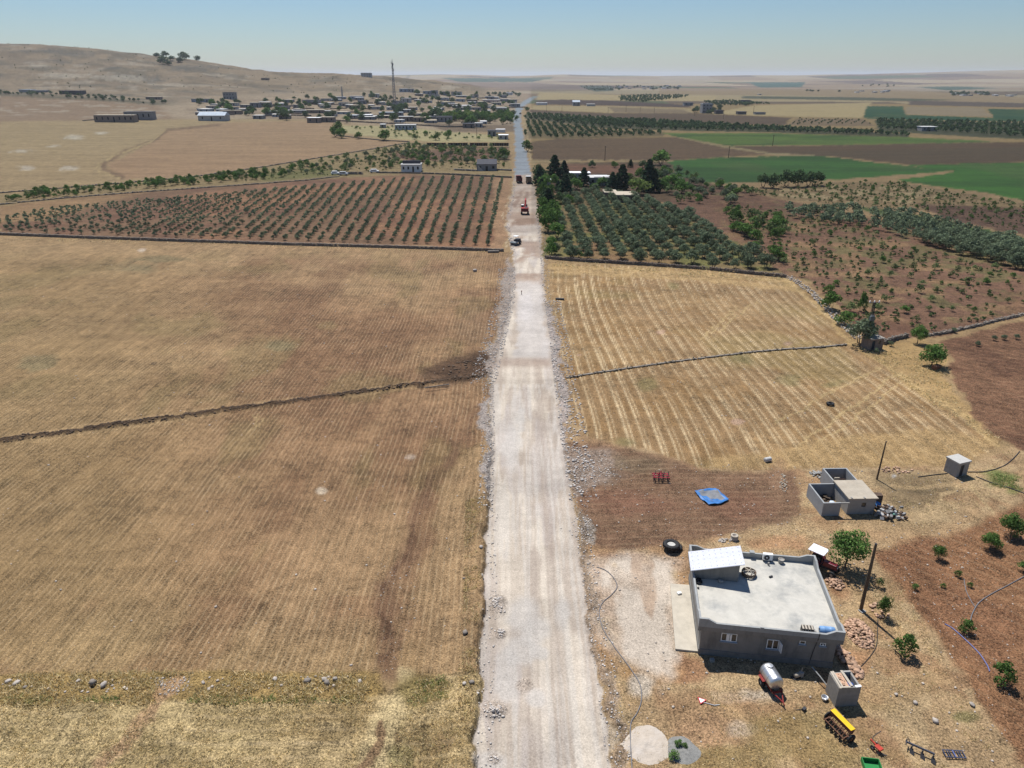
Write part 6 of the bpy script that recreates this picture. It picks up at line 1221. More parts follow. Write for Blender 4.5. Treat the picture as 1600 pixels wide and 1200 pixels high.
# ================================================================== WALLS, RUBBLE, GRASS
def joined_rocks(items, protos=ROCKS):
    """items (x, y, z, sx, sy, sz, rot) -> one mesh"""
    r = np.random.default_rng(len(items)); Vs = []; Fs = []; off = 0
    for x, y, z, sx, sy, sz, a in items:
        V_, F_ = protos[int(r.integers(len(protos)))]; c, s_ = math.cos(a), math.sin(a); w_ = V_ * np.array([sx, sy, sz])
        Vs.append(np.stack([w_[:, 0] * c - w_[:, 1] * s_ + x, w_[:, 0] * s_ + w_[:, 1] * c + y, w_[:, 2] + z], 1)); Fs.append(F_ + off); off += len(V_)
    return np.concatenate(Vs), np.concatenate(Fs)
def stone_wall(pts, h, th, size, label, m, tumble=.1, name="dry_stone_wall", core=True, seed=1, grp=None):
    r = random.Random(seed); w_ = [P(a, b) for a, b in pts]; items = []; cm = MB(); first = w_[0]
    for a, b in zip(w_[:-1], w_[1:]):
        d = b - a; L_ = math.hypot(d.x, d.y); ux, uy = d.x / L_, d.y / L_; nx, ny = -uy, ux; s_ = 0
        ang = math.atan2(uy, ux)
        while s_ < L_:
            hh = h * (1 - tumble * r.random() * 1.6); lay = max(1, int(round(hh / (size * .62))))
            px_, py_ = a.x + ux * s_, a.y + uy * s_; g = gz(px_, py_)
            for k in range(lay):
                for side in ((-1, 1) if th > size else (0,)):
                    q = size * r.uniform(.42, .66); o = side * (th / 2 - size * .3) + r.uniform(-.1, .1) * (1 + 4 * tumble)
                    items.append((px_ + nx * o + r.uniform(-.1, .1), py_ + ny * o + r.uniform(-.1, .1), g + (k + .35) * hh / lay, q, q * r.uniform(.7, 1), q * r.uniform(.6, .85), ang + r.uniform(-.5, .5)))
            if core and r.random() < .9: cm.box((px_, py_, g + hh * .33), (size * 1.25, th * .6, hh * .75), ang)
            s_ += size * r.uniform(.8, 1.15)
    o = empty(name, (first.x, first.y, 0), 0, label, "wall", grp)
    V_, F_ = joined_rocks(items); V_ = V_ - np.array([first.x, first.y, 0]); so = mk_obj("stones", np_mesh("stones", V_, F_, [m]), o); tag(so, kind="stuff")
    if cm.v: cm.v = [(x - first.x, y - first.y, z) for x, y, z in cm.v]; cm.build("core", DARKSTONE, o)
WALLST = mat("wall_stone", (.24, .195, .155), var=.45, scale=1.1, dirt=(.40, .33, .26), dirt_amt=.7, dscale=.8)
BLACKST = mat("dark_wall_stone", (.05, .042, .03), var=.4, scale=1.2, dirt=(.08, .08, .04), dirt_amt=.6, dscale=.5)
stone_wall([(-160, 359), (-60, 364), (0, 367), (150, 373), (300, 378), (450, 383), (600, 387), (700, 390), (786, 393)], 1.0, .6, .5, "long low dry-stone wall between the stubble field and the young olives", WALLST, seed=2)
stone_wall([(852, 404), (900, 408), (1000, 414), (1100, 421), (1170, 428), (1230, 434)], 1.05, .6, .45, "dry-stone wall between the olive grove and the mown field", mat("grove_wall_stone", (.17, .13, .105), var=.45, scale=1.1), seed=3)
stone_wall([(1232, 434), (1250, 444), (1268, 458), (1285, 475), (1305, 497), (1322, 512), (1342, 530)], .7, 1.3, .55, "tumbled pale stone wall on the hut side of the mown field", LIME, tumble=.5, core=False, seed=4)
stone_wall([(1381, 538), (1395, 532), (1412, 528), (1418, 526)], 1.0, .6, .4, "short stone wall joined to the stone hut", DARKSTONE, seed=5)
stone_wall([(1443, 526), (1470, 522), (1490, 518), (1530, 509), (1560, 501), (1600, 492), (1680, 475)], .7, .6, .4, "grey stone wall above the tilled field", WALLST, tumble=.25, seed=6)
stone_wall([(886, 591), (920, 585), (980, 576), (1050, 566), (1120, 557), (1180, 550), (1230, 546), (1280, 543), (1322, 539)], .34, .6, .34, "low blackish stone bank crossing the mown field", BLACKST, tumble=.3, seed=7)
stone_wall([(590, 270.5), (640, 271), (700, 273), (760, 276), (799, 278)], 1.0, .5, .55, "grey wall between the white house and the young olives", DARKSTONE, seed=8)
stone_wall([(0, 320), (100, 310), (200, 302), (300, 295), (400, 288), (480, 282), (530, 276)], .7, .7, .6, "low dark stone wall on the far edge of the young olives", DARKSTONE, tumble=.3, seed=9)
stone_wall([(-60, 308), (0, 302), (100, 294), (200, 286), (300, 277), (400, 263), (480, 250), (560, 237), (640, 223)], .8, .7, .7, "dark stone wall slanting up along the dry pasture", DARKSTONE, tumble=.3, seed=10)
stone_wall([(526, 212), (560, 216), (600, 220), (640, 222)], 1.0, .7, .7, "stone wall under the pale orchard trees", DARKSTONE, seed=12)
stone_wall([(490, 187), (540, 190), (620, 194), (700, 199), (760, 199)], 1.6, .6, .9, "long brown wall along the lower village edge", mat("village_wall", (.23, .18, .14), var=.3, scale=.5), seed=13)
stone_wall([(130, 189), (155, 187)], 1.2, .6, .9, "short dark wall beside the roofless ruin", DARKSTONE, seed=14)
def rubble():
    r = random.Random(55); items = []
    def band(line_, w0, w1, n, s0, s1, side):
        w_ = [P(a, b) for a, b in line_]; seg = [(b - a).length for a, b in zip(w_[:-1], w_[1:])]; tot = sum(seg)
        for i in range(n):
            t = r.random() * tot
            for (a, b), L_ in zip(zip(w_[:-1], w_[1:]), seg):
                if t < L_: break
                t -= L_
            p = a.lerp(b, t / L_); x = p.x + side * (w0 + (w1 - w0) * r.random() ** 1.3); s_ = s0 + (s1 - s0) * r.random() ** 3
            items.append((x, p.y, gz(x, p.y) + s_ * .15, s_ * .5, s_ * r.uniform(.3, .5), s_ * r.uniform(.25, .45), r.random() * 6))
    band([(852, 470), (862, 540), (868, 600), (876, 660), (884, 720), (893, 785)], -.2, 3.4, 2600, .08, .5, 1); band([(893, 785), (910, 900), (925, 1000), (938, 1100), (952, 1210)], -.1, 1.8, 1000, .06, .26, 1)
    band([(800, 420), (799, 470), (786, 520), (777, 560), (766, 600)], -.8, 3.6, 2200, .08, .5, -1); band([(766, 600), (767, 640), (767, 700), (763, 800)], -.5, 1.3, 1000, .06, .36, -1); band([(763, 800), (758, 900), (753, 1000), (741, 1200)], -1.2, .2, 300, .06, .3, -1)
    band([(841, 340), (847, 390), (850, 440), (853, 480)], -.6, 1.4, 600, .12, .55, 1); band([(806, 275), (795, 330), (791, 350), (802, 400)], -1, .6, 300, .2, .7, -1)
    for px, py, rx, ry, n in ((778, 943, .55, 1.3, 130), (773, 1112, .8, .8, 110), (783, 990, .4, .6, 40), (773, 1186, .4, .4, 40), (930, 735, 2.6, 3.2, 260), (908, 828, 1.6, 2.6, 160)):
        c = P(px, py)
        for i in range(n): x, y = c.x + r.gauss(0, rx * .55), c.y + r.gauss(0, ry * .55); s_ = .06 + .3 * r.random() ** 3; items.append((x, y, gz(x, y) + s_ * .12, s_ * .5, s_ * .4, s_ * .3, r.random() * 6))
    V_, F_ = joined_rocks(items); stuff_obj("road_rubble", V_, F_, mat("pale_rubble", (.50, .455, .41), var=.35, scale=.8, dirt=(.32, .27, .23), dirt_amt=.6, dscale=.6), "pale broken rubble along the shoulders of the gravel road")
    dug = []
    for x, y in scatter_px([(680, 580), (715, 566), (745, 556), (766, 552), (770, 586), (720, 594)], 240, r): s_ = .1 + .5 * r.random() ** 3; dug.append((x, y, gz(x, y) + s_ * .12, s_ * .6, s_ * .5, s_ * .4, r.random() * 6))
    for x, y in scatter_px([(0, 687), (300, 645), (620, 602), (762, 585), (762, 589), (620, 608), (300, 652), (0, 694)], 900, r): s_ = .1 + .35 * r.random() ** 2; dug.append((x, y, gz(x, y) + s_ * .1, s_ * .6, s_ * .5, s_ * .4, r.random() * 6))
    V_, F_ = joined_rocks(dug); stuff_obj("dug_earth", V_, F_, mat("dug_soil", (.105, .07, .045), var=.4, scale=.9), "dark clods of dug earth along the trench and beside the road")
    items = []
    def scat(q, n, s0, s1):
        for x, y in scatter_px(q, n, r): s_ = s0 + (s1 - s0) * r.random() ** 4; items.append((x, y, gz(x, y) + s_ * .1, s_ * .5, s_ * .4, s_ * .3, r.random() * 6))
    scat([(0, 420), (780, 400), (745, 1050), (0, 1050)], 900, .08, .4); scat([(880, 420), (1220, 436), (1480, 680), (900, 680)], 320, .1, .4); scat([(960, 720), (1500, 735), (1590, 1190), (960, 1190)], 1500, .06, .34); scat([(1380, 870), (1590, 800), (1590, 1190)], 260, .06, .24)
    scat([(0, 1062), (570, 1056), (570, 1082), (0, 1082)], 230, .08, .4); scat([(240, 1062), (300, 1060), (290, 1085), (250, 1088)], 120, .1, .3); scat([(590, 880), (660, 880), (640, 1050), (585, 1050)], 90, .08, .3)
    V_, F_ = joined_rocks(items); stuff_obj("field_stones", V_, F_, mat("field_stone", (.42, .36, .30), var=.4, scale=.7), "small loose stones strewn over fields and yard")
rubble()
def grass():
    m = bpy.data.materials.new("dry_straw"); t = nodes_of(m); N = t.nodes.new; L = t.links.new
    out = N("ShaderNodeOutputMaterial"); d = N("ShaderNodeBsdfDiffuse"); a = N("ShaderNodeAttribute"); a.attribute_name = "Tint"; L(a.outputs["Color"], d.inputs[0]); tr = N("ShaderNodeBsdfTranslucent"); L(a.outputs["Color"], tr.inputs[0]); mx = N("ShaderNodeMixShader"); mx.inputs[0].default_value = .25; L(d.outputs[0], mx.inputs[1]); L(tr.outputs[0], mx.inputs[2]); L(mx.outputs[0], out.inputs[0])
    g = np.random.default_rng(91); r = random.Random(91); P_ = []; Hh = []; Cc = []
    straw, olive, green, brown = np.array((.72, .58, .33)), np.array((.58, .47, .23)), np.array((.26, .31, .11)), np.array((.52, .39, .23))
    def add(q, n, h0, h1, mixc, clump=None):
        for x, y in scatter_px(q, n, r):
            if float(fbm(np.array(x), np.array(y), clump or 3.0, 7, 2)) < .36 + .2 * r.random(): continue
            u_, v_ = proj(x, y, 0)
            if v_ > 1056 and abs(u_ - np.interp(v_, [1058, 1110, 1165, 1230], [625, 606, 588, 575])) < 24: continue
            e = min(abs(u_ - min(a for a, b in q)), abs(u_ - max(a for a, b in q)), abs(v_ - min(b for a, b in q)) * 2, abs(v_ - max(b for a, b in q)) * 2)
            if r.random() > e / 14: continue
            P_.append((x, y, gz(x, y))); Hh.append(r.uniform(h0, h1)); c = mixc[r.randrange(len(mixc))] * r.uniform(.75, 1.25); Cc.append(c)
    add([(-60, 1052), (580, 1049), (580, 1100), (-60, 1106)], 5200, .14, .36, [straw, olive, olive, straw], 2.5)
    add([(-60, 1100), (560, 1092), (740, 1060), (735, 1215), (-90, 1215)], 8000, .06, .20, [straw, straw, olive], 1.8)
    add([(728, 780), (757, 780), (747, 1050), (735, 1215), (705, 1215), (722, 1000)], 1700, .10, .28, [straw, olive, brown, olive])
    add([(630, 1060), (705, 1058), (700, 1100), (640, 1100)], 600, .1, .25, [olive, straw, green])
    add([(960, 1060), (1290, 1090), (1540, 1190), (1580, 1215), (960, 1215)], 2800, .05, .16, [straw, straw, olive, brown], 2.2)
    add([(1330, 880), (1400, 900), (1480, 1040), (1560, 1180), (1420, 1100), (1340, 1000)], 1600, .06, .18, [straw, olive, straw], 2)
    add([(1240, 815), (1480, 810), (1420, 850), (1330, 880), (1180, 850)], 1100, .06, .18, [straw, straw, brown], 2)
    add([(1340, 540), (1470, 545), (1500, 640), (1580, 700), (1480, 650)], 1300, .15, .4, [straw, straw, olive], 3)
    add([(1300, 728), (1500, 728), (1590, 700), (1560, 780), (1480, 810), (1400, 810)], 1000, .06, .2, [straw, olive, brown], 2.5)
    add([(1545, 738), (1600, 735), (1600, 768), (1550, 760)], 700, .1, .3, [green, green, olive]); add([(0, 1090), (560, 1086), (560, 1098), (0, 1104)], 700, .15, .3, [green * 1.1, olive], 3)
    add([(858, 405), (1230, 430), (1225, 442), (860, 416)], 700, .2, .5, [straw, olive]); add([(-20, 369), (786, 394), (786, 399), (-20, 375)], 800, .2, .5, [straw, straw])
    n = len(P_); B = 6; P_ = np.array(P_); Hh = np.array(Hh); Cc = np.array(Cc)
    base = np.repeat(P_, B, 0) + np.concatenate([g.normal(size=(n * B, 2)) * np.repeat(Hh, B)[:, None] * .45, np.full((n * B, 1), -.02)], 1)
    h = np.repeat(Hh, B) * g.uniform(.5, 1.1, n * B); a_ = g.uniform(0, 6.283, n * B); wd = h * .16 + .012; lean = g.normal(size=(n * B, 2)) * h[:, None] * .55
    v0 = base + np.stack([np.cos(a_) * wd, np.sin(a_) * wd, 0 * wd], 1); v1 = base - np.stack([np.cos(a_) * wd, np.sin(a_) * wd, 0 * wd], 1); v2 = base + np.stack([lean[:, 0], lean[:, 1], h], 1)
    V_ = np.stack([v0, v1, v2], 1).reshape(-1, 3); F_ = np.arange(n * B * 3).reshape(-1, 3)
    me = np_mesh("dry_grass", V_, F_, [m]); at = me.attributes.new("Tint", 'FLOAT_COLOR', 'POINT'); cc = np.repeat(np.repeat(Cc, B, 0) * g.uniform(.8, 1.2, (n * B, 1)), 3, 0); at.data.foreach_set("color", np.concatenate([cc, np.ones((len(cc), 1))], 1).astype(np.float32).ravel())
    tag(mk_obj("dry_grass", me), "dry straw coloured grass tufts on verges, banks and yard", kind="stuff")
grass()
# ================================================================== VILLAGE AND FAR BUILDINGS
VM = {k: mat("village_" + k, c, var=.15, scale=.35) for k, c in dict(grey=(.24, .235, .23), pale=(.40, .385, .36), white=(.66, .65, .62), brown=(.22, .17, .135), dark=(.085, .08, .08), blue=(.30, .34, .38), pink=(.42, .33, .29), roofpale=(.50, .49, .47), roofblue=(.42, .47, .52), roofwhite=(.74, .74, .74), roofmud=(.42, .36, .27), roofdark=(.05, .05, .06), hole=(.02, .02, .022)).items()}
def house(x0, x1, ytop, ybase, depth, wall, roof, label, group=None, floors=1, nwin=3, rot=0, over=.25, parapet=False, pitched=False, name="house", cat="house"):
    """a building from its outline in the photo: left, right, eaves row, ground row"""
    xc = (x0 + x1) / 2; p = P(xc, ybase); s = mpp(p); Wd = max((x1 - x0) * s, 3); Ht = max((ybase - ytop) * s * 1.03, 2.4)
    g = min(gz(p.x - Wd / 2, p.y), gz(p.x + Wd / 2, p.y), gz(p.x, p.y + depth), p.z)
    Ht += max(0, p.z - g) * .3
    h = empty(name, (p.x, p.y, g), R(rot), label, cat, group)
    MB().bx(-Wd / 2, Wd / 2, 0, depth, -1.2, Ht).build("wall", VM[wall], h)
    if pitched: MB().add([(-Wd / 2 - .4, -.4, Ht), (Wd / 2 + .4, -.4, Ht), (Wd / 2 + .4, depth + .4, Ht), (-Wd / 2 - .4, depth + .4, Ht), (-Wd / 2 - .4, depth / 2, Ht + depth * .22), (Wd / 2 + .4, depth / 2, Ht + depth * .22)], [(0, 1, 5, 4), (2, 3, 4, 5), (0, 4, 3), (1, 2, 5), (3, 2, 1, 0)]).build("roof", VM[roof], h)
    else: MB().bx(-Wd / 2 - over, Wd / 2 + over, -over, depth + over, Ht, Ht + .3).build("roof", VM[roof], h)
    if parapet:
        t = .3
        for a, b, c, d in ((-Wd / 2, Wd / 2, 0, t), (-Wd / 2, Wd / 2, depth - t, depth), (-Wd / 2, -Wd / 2 + t, t, depth - t), (Wd / 2 - t, Wd / 2, t, depth - t)): MB().bx(a, b, c, d, Ht + .3, Ht + .9).build("parapet", VM[wall], h)
    fh = Ht / floors
    for f in range(floors):
        for k in range(nwin):
            xx = -Wd / 2 + Wd * (k + .5) / nwin; ww = min(1.3, Wd / nwin * .35); door = (f == 0 and k == nwin // 2)
            z0, z1 = (f * fh + (0 if door else fh * .38), f * fh + fh * .78)
            w_ = MB().bx(xx - ww / 2, xx + ww / 2, -.06, .05, z0, z1).build("door" if door else "window", VM["hole"], h)
    return h
VG = "houses of the village"
def village():
    H = house
    # distinct ones
    h = H(627, 657, 258.5, 269, 8, "white", "roofpale", "small white house with a dark panel on its flat roof beside the young olives", nwin=4)
    p = h.location; Ht = 10.5 * mpp(p); MB().bx(-4.6, 4.8, 3.2, 4.2, Ht + .35, Ht + 2.0).build("roof_panel", VM["roofdark"], h)
    h = H(745, 776, 258, 267, 8, "grey", "roofdark", "grey house with a dark sloping roof next to the road", nwin=3, pitched=False); Ht = 9 * mpp(h.location); MB().add([(-5.3, -.3, Ht + .32), (5.3, -.3, Ht + .32), (5.3, 7, Ht + 2.3), (-5.3, 7, Ht + 2.3), (-5.3, 7, Ht + .32), (5.3, 7, Ht + .32)], [(0, 1, 2, 3), (3, 2, 5, 4), (0, 3, 4), (1, 5, 2), (0, 4, 5, 1)]).build("roof_panel", VM["roofdark"], h)
    MB().add([(-4.6, -.12, 0), (-4.4, -.12, Ht * .9), (-1.6, -.12, 0), (-4.6, -1, 0), (-4.4, -1, Ht * .9), (-1.6, -1, 0)], [(0, 1, 2), (5, 4, 3), (0, 3, 4, 1), (1, 4, 5, 2), (0, 2, 5, 3)]).build("stair", VM["pale"], h)
    H(148, 210, 181, 191, 9, "brown", "roofmud", "long roofless brown ruin with dark openings below the hill", nwin=7, name="ruined_barn", cat="ruin", over=-.3); H(195, 238, 176, 187.5, 10, "grey", "roofdark", "dark flat-roofed concrete shell behind the brown ruin", nwin=5)
    H(310, 352, 181, 189, 14, "pale", "roofblue", "long shed with a pale blue metal roof at the village edge", nwin=3, name="metal_shed", cat="shed", pitched=True)
    H(349, 367, 145, 154, 10, "grey", "roofdark", "two-storey grey house alone above the village", floors=2, nwin=4, parapet=True); H(564, 580, 114, 120, 12, "pale", "roofpale", "pale house standing on the hill crest", floors=2, nwin=4); H(434, 447, 110.5, 113.5, 8, "brown", "roofmud", "small brown house on the hill ridge", nwin=2)
    H(408, 419, 122, 124.5, 8, "brown", "roofdark", "low brown hut on the hill slope", nwin=2)
    H(617, 649, 196, 203, 9, "blue", "roofpale", "long blue-grey shed behind the pale orchard", nwin=6, name="long_shed", cat="shed"); H(779, 794, 212, 218, 8, "pale", "roofwhite", "small pale house with a white roof beside the asphalt road", nwin=2); H(762, 775, 205, 213, 8, "grey", "roofdark", "grey block house among trees beside the asphalt road", nwin=2)
    H(775, 789, 204, 207, 6, "white", "roofwhite", "low white roofed store behind the roadside houses", nwin=0); H(594, 602, 195, 200, 6, "grey", "roofwhite", "tiny hut with a bright white roof", nwin=1)
    H(480, 500, 185, 192, 10, "brown", "roofwhite", "brown farm building with a bright white roof part", nwin=2); H(500, 522, 184, 191, 9, "brown", "roofmud", "brown farm building attached to the white-roofed one", nwin=3); H(592, 629, 176, 181, 9, "grey", "roofblue", "long house with a light blue roof in the village", nwin=5); H(623, 645, 183, 190, 8, "brown", "roofpale", "long brown house on the lower village edge", nwin=4); H(646, 665, 184, 190.5, 8, "brown", "roofmud", "brown house joined to the long one", nwin=3); H(681, 706, 183, 191, 10, "grey", "roofdark", "dark grey house at the end of the green plantation", nwin=4)
    H(30, 48, 140.5, 144.5, 14, "pale", "roofblue", "pale blue roofed barn at the foot of the hill", nwin=0, name="barn", cat="barn"); H(49, 72, 141.5, 145, 10, "grey", "roofpale", "grey roofed barn beside the blue-roofed one", nwin=0, name="barn", cat="barn"); H(93, 128, 142, 147.5, 12, "dark", "roofdark", "long dark barn at the foot of the hill", nwin=0, name="barn", cat="barn"); H(228, 250, 152, 156, 9, "brown", "roofmud", "lone brown flat house between hill and ruin", nwin=2)
    H(754, 781, 155, 161, 14, "pink", "roofpale", "pinkish village house with a pale roof", nwin=4); H(771, 779, 151, 154, 8, "white", "roofwhite", "white building glinting in the upper village", nwin=2); H(791, 801, 145, 148.5, 10, "white", "roofwhite", "white two-part building at the top of the village", nwin=2)
    # the rest, told apart only by place
    cols = ["grey", "brown", "pale", "grey", "blue"]; roofs = ["roofpale", "roofmud", "roofdark", "roofpale", "roofmud"]; r = random.Random(17)
    lab = {"grey": "plain grey flat-roofed block house in the village", "brown": "plain brown flat-roofed house in the village", "pale": "pale rendered flat-roofed house in the village", "blue": "bluish grey flat-roofed house in the village"}
    for x0, x1, yt, yb in ((300, 331, 155, 160), (349, 371, 161, 165.5), (375, 389, 164, 168), (391, 406, 161, 168), (406, 422, 161, 167.5), (344, 376, 173, 178.5), (306, 345, 175.5, 180), (414, 432, 174.5, 180), (458, 471, 164, 169.5), (472, 498, 157, 161.5), (529, 542, 161, 166), (454, 480, 173, 177), (480, 506, 172.5, 177), (624, 636, 138, 143), (637, 647, 138, 143), (661, 672, 142, 147), (673, 683, 141, 147), (688, 703, 143, 149), (705, 721, 143, 149), (576, 592, 147, 152), (627, 641, 154, 160), (656, 674, 157.5, 161), (689, 709, 160, 165.5), (777, 792, 169, 177), (650, 670, 177.5, 181), (717, 735, 168, 172), (736, 752, 168, 172), (703, 732, 174, 178), (723, 741, 194, 200), (742, 754, 193, 199), (758, 772, 150, 155), (781, 792, 149, 153), (730, 746, 155, 160), (712, 726, 155, 159), (560, 572, 158, 163), (545, 558, 165, 170), (575, 596, 167, 171), (604, 618, 168, 172), (640, 652, 168, 172), (673, 690, 170, 174), (752, 768, 163, 167), (795, 808, 156, 160), (735, 747, 147, 151), (510, 524, 178, 182), (430, 450, 167, 171), (395, 410, 181, 186), (436, 452, 181, 186), (560, 585, 183, 187), (322, 336, 166, 170), (500, 514, 165, 169)):
        c = r.choice(cols); H(x0, x1, yt, yb, r.uniform(8, 12), c, r.choice(roofs), lab[c], VG, nwin=2, rot=r.uniform(-6, 6))
    for i in range(85):
        while True:
            x = r.uniform(300, 806); y = r.uniform(146, 196)
            if in_poly(x, y, [(300, 162), (420, 160), (600, 149), (760, 147), (812, 153), (804, 196), (700, 198), (560, 190), (420, 184), (310, 184)]): break
        c = r.choice(cols); w_ = r.uniform(9, 20); H(x - w_ / 2, x + w_ / 2, y - r.uniform(2.6, 4.2), y, r.uniform(8, 14), c, r.choice(roofs + ["roofwhite", "roofblue", "roofpale", "roofpale"]), lab[c], VG, nwin=2, rot=r.uniform(-8, 8))
    for i in range(34):
        while True:
            x = r.uniform(310, 790); y = r.uniform(152, 196)
            if in_poly(x, y, [(300, 162), (420, 160), (600, 152), (760, 152), (804, 160), (800, 196), (700, 198), (560, 190), (420, 184), (310, 184)]): break
        stone_wall([(x, y), (x + r.uniform(18, 42), y + r.uniform(-1.2, 1.6))], 1.8, .6, 1.3, "brown stone compound wall between the village houses", VM["brown"], name="compound_wall", seed=100 + i, grp="compound walls of the village")
    # right side farmsteads
    h = H(921, 951, 279, 290, 9, "grey", "roofpale", "grey block farmhouse with a white roof edge among the conifers", nwin=3); MB().bx(-2.5, 5.6, -.6, 1.6, 4.2, 4.35).build("awning", VM["roofwhite"], h)
    H(889, 922, 273, 279, 6, "pale", "roofwhite", "long pale shed behind the grey farmhouse among the conifers", nwin=3, name="long_shed", cat="shed"); H(945, 964, 304, 311, 7, "brown", "roofmud", "low brown barn half of the mud-roofed farm building", nwin=1, name="barn", cat="barn"); H(963, 997, 306, 316, 9, "brown", "roofmud", "mud-roofed brown farm building with straw spread on top", nwin=2, name="barn", cat="barn"); H(851, 860, 287, 290, 4, "pale", "roofwhite", "tiny white-roofed shelter under the roadside conifers", nwin=0, name="shelter", cat="shelter")
    H(1440, 1464, 199, 205, 10, "grey", "roofpale", "grey flat-roofed house between the dark groves", nwin=3); H(895, 906, 160, 165.5, 12, "grey", "roofblue", "lone grey house with a pitched roof on the plain", nwin=2, pitched=True); H(917, 930, 163, 166, 10, "pale", "roofpale", "low shed beside the lone pitched-roof house", nwin=0, name="shed", cat="shed"); H(838, 855, 161, 164, 8, "white", "roofwhite", "white low greenhouse by the asphalt road", nwin=0, name="greenhouse", cat="greenhouse")
    H(1097, 1112, 164, 177, 14, "grey", "roofwhite", "tall pale grey villa with a white roof among trees", floors=3, nwin=3, parapet=True); H(1153, 1166, 175, 179, 10, "dark", "roofdark", "detached dark shed near the tall villa", nwin=0, name="shed", cat="shed"); H(1160, 1172, 157, 161, 12, "dark", "roofdark", "dark farm building above the straw field", nwin=2); H(1069, 1083, 161, 165, 12, "grey", "roofdark", "dark grey building across the lane from the tall villa", nwin=2); H(1118, 1130, 173, 178, 9, "dark", "roofdark", "low dark annex beside the tall villa", nwin=0, name="shed", cat="shed"); H(1180, 1196, 176.5, 179, 9, "grey", "roofdark", "long low shed at the end of the straw field", nwin=0, name="shed", cat="shed")
    r = random.Random(9)
    for x0, x1, y0, y1, n in ((960, 1070, 134.5, 140, 16), (1330, 1400, 142, 145, 7), (1470, 1545, 146.5, 150.5, 9), (1550, 1598, 149, 151, 4), (1180, 1190, 148, 149, 1)):
        for i in range(n):
            x = r.uniform(x0, x1); y = r.uniform(y0, y1); c = r.choice(["pale", "white", "grey"]); H(x, x + r.uniform(4, 7), y - r.uniform(1.2, 2), y, 14, c, r.choice(["roofwhite", "roofpale", "roofmud"]), "small far house in the hamlets on the plain", "far hamlet houses", nwin=0)
    # solar panel rows by the road
    for i, (x0, x1) in enumerate(((667, 697), (700, 731), (734, 762), (765, 795))):
        p = P((x0 + x1) / 2, 230); s = mpp(p); Wd = (x1 - x0) * s; t = empty("solar_panel_row", p, 0, ["leftmost-standing solar panel row next to the pasture wall", "second solar panel row counted from the pasture wall", "third solar panel row counted from the pasture wall", "solar panel row standing next to the road"][i].replace("leftmost-standing", "first dark"), "solar panels")
        n = 8
        for k in range(n):
            xa = -Wd / 2 + Wd * k / n; xb = xa + Wd / n - .06; MB().add([(xa, 0, 2.9), (xb, 0, 2.9), (xb, 2.0, .7), (xa, 2.0, .7), (xa, .0, 2.8), (xb, .0, 2.8), (xb, 2.0, .6), (xa, 2.0, .6)], [(0, 1, 2, 3), (7, 6, 5, 4), (0, 4, 5, 1), (1, 5, 6, 2), (2, 6, 7, 3), (3, 7, 4, 0)]).build("panel", mat("solar_dark", (.016, .018, .026), rough=.35, var=.1), t)
        for k in range(5): x_ = -Wd / 2 + .3 + (Wd - .6) * k / 4; MB().tube([(x_, .2, -.3), (x_, .2, 2.6)], .08, 5).build("post", STEEL, t)
    # lattice mast and slender poles
    p = P(617, 166); t = empty("radio_mast", p, 0, "tall slender lattice radio mast rising above the village", "mast"); h = 66.5 * mpp(p); mb = MB()
    for k in range(4):
        sx, sy = ((-1, -1), (1, -1), (1, 1), (-1, 1))[k]; mb.tube([(sx * 1.9, sy * 1.9, -1), (sx * .75, sy * .75, h * .75), (sx * .5, sy * .5, h * .93)], .22, 5)
    nb = 16
    for k in range(nb):
        z0, z1 = h * .9 * k / nb, h * .9 * (k + 1) / nb; w0, w1 = 1.9 - 1.3 * k / nb, 1.9 - 1.3 * (k + 1) / nb
        for sy in (-1, 1): mb.tube([(-w0, sy * w0, z0), (w1, sy * w1, z1)], .12, 4); mb.tube([(w0, sy * w0, z0), (-w1, sy * w1, z1)], .12, 4)
    mb.build("lattice", mat("mast_grey", (.16, .17, .19)), t); MB().tube([(0, 0, h * .85), (0, 0, h)], .35, 6).build("antenna_spine", mat("mast_grey", (.16, .17, .19)), t)
    for z_, a in ((.78, 0), (.81, 2.1), (.84, 4.2), (.9, 1), (.93, 3.2)): MB().box((1.4 * math.cos(a), 1.4 * math.sin(a), h * z_), (.8, .8, 2.8), a).build("antenna", VM["pale"], t)
    p = P(535, 152); t = empty("minaret", p, 0, "slender grey minaret at the upper village", "minaret"); h = 15 * mpp(p); MB().lathe((0, 0, -1), (0, 0, 1), [(0, 1.2), (h * .75, 1.0), (h * .76, 1.5), (h * .8, 1.5), (h * .81, .8), (h * .9, .8), (h, .05)], 12).build("shaft", VM["grey"], t); MB().lathe((0, 0, h * .93), (0, 0, 1), [(0, .9), (2.2, .05)], 12).build("spire", VM["dark"], t)
    for px, yt, yb, l in ((854, 164, 175, "far"), (878, 164, 174.5, "far"), (950, 168, 178, "far"), (978, 165, 175, "far"), (1000, 168, 175.5, "far"), (1022, 169, 178, "far"), (1177, 166, 178, "far"), (945, 229, 251, "thin pole standing in the brown ploughed field"), (1138, 229, 247, "thin pole at the corner of the green field"), (1207, 211, 228, "thin pole leaning on the pale green strip edge"), (1085, 171, 181, "far"), (1130, 173, 186, "far"), (745, 196, 214, "thick-headed pole beside the village gardens")):
        p = P(px, yb); s = mpp(p); t = empty("power_pole", p, 0, "thin power pole in the line crossing the far plain" if l == "far" else l, "pole", "power line across the plain" if l == "far" else None); h = (yb - yt) * s; MB().tube([(0, 0, -.5), (0, 0, h)], [.22, .16], 6).build("shaft", WOODP, t); MB().box((0, 0, h - .6), (1.8, .15, .15)).build("crossarm", WOODP, t)
village()

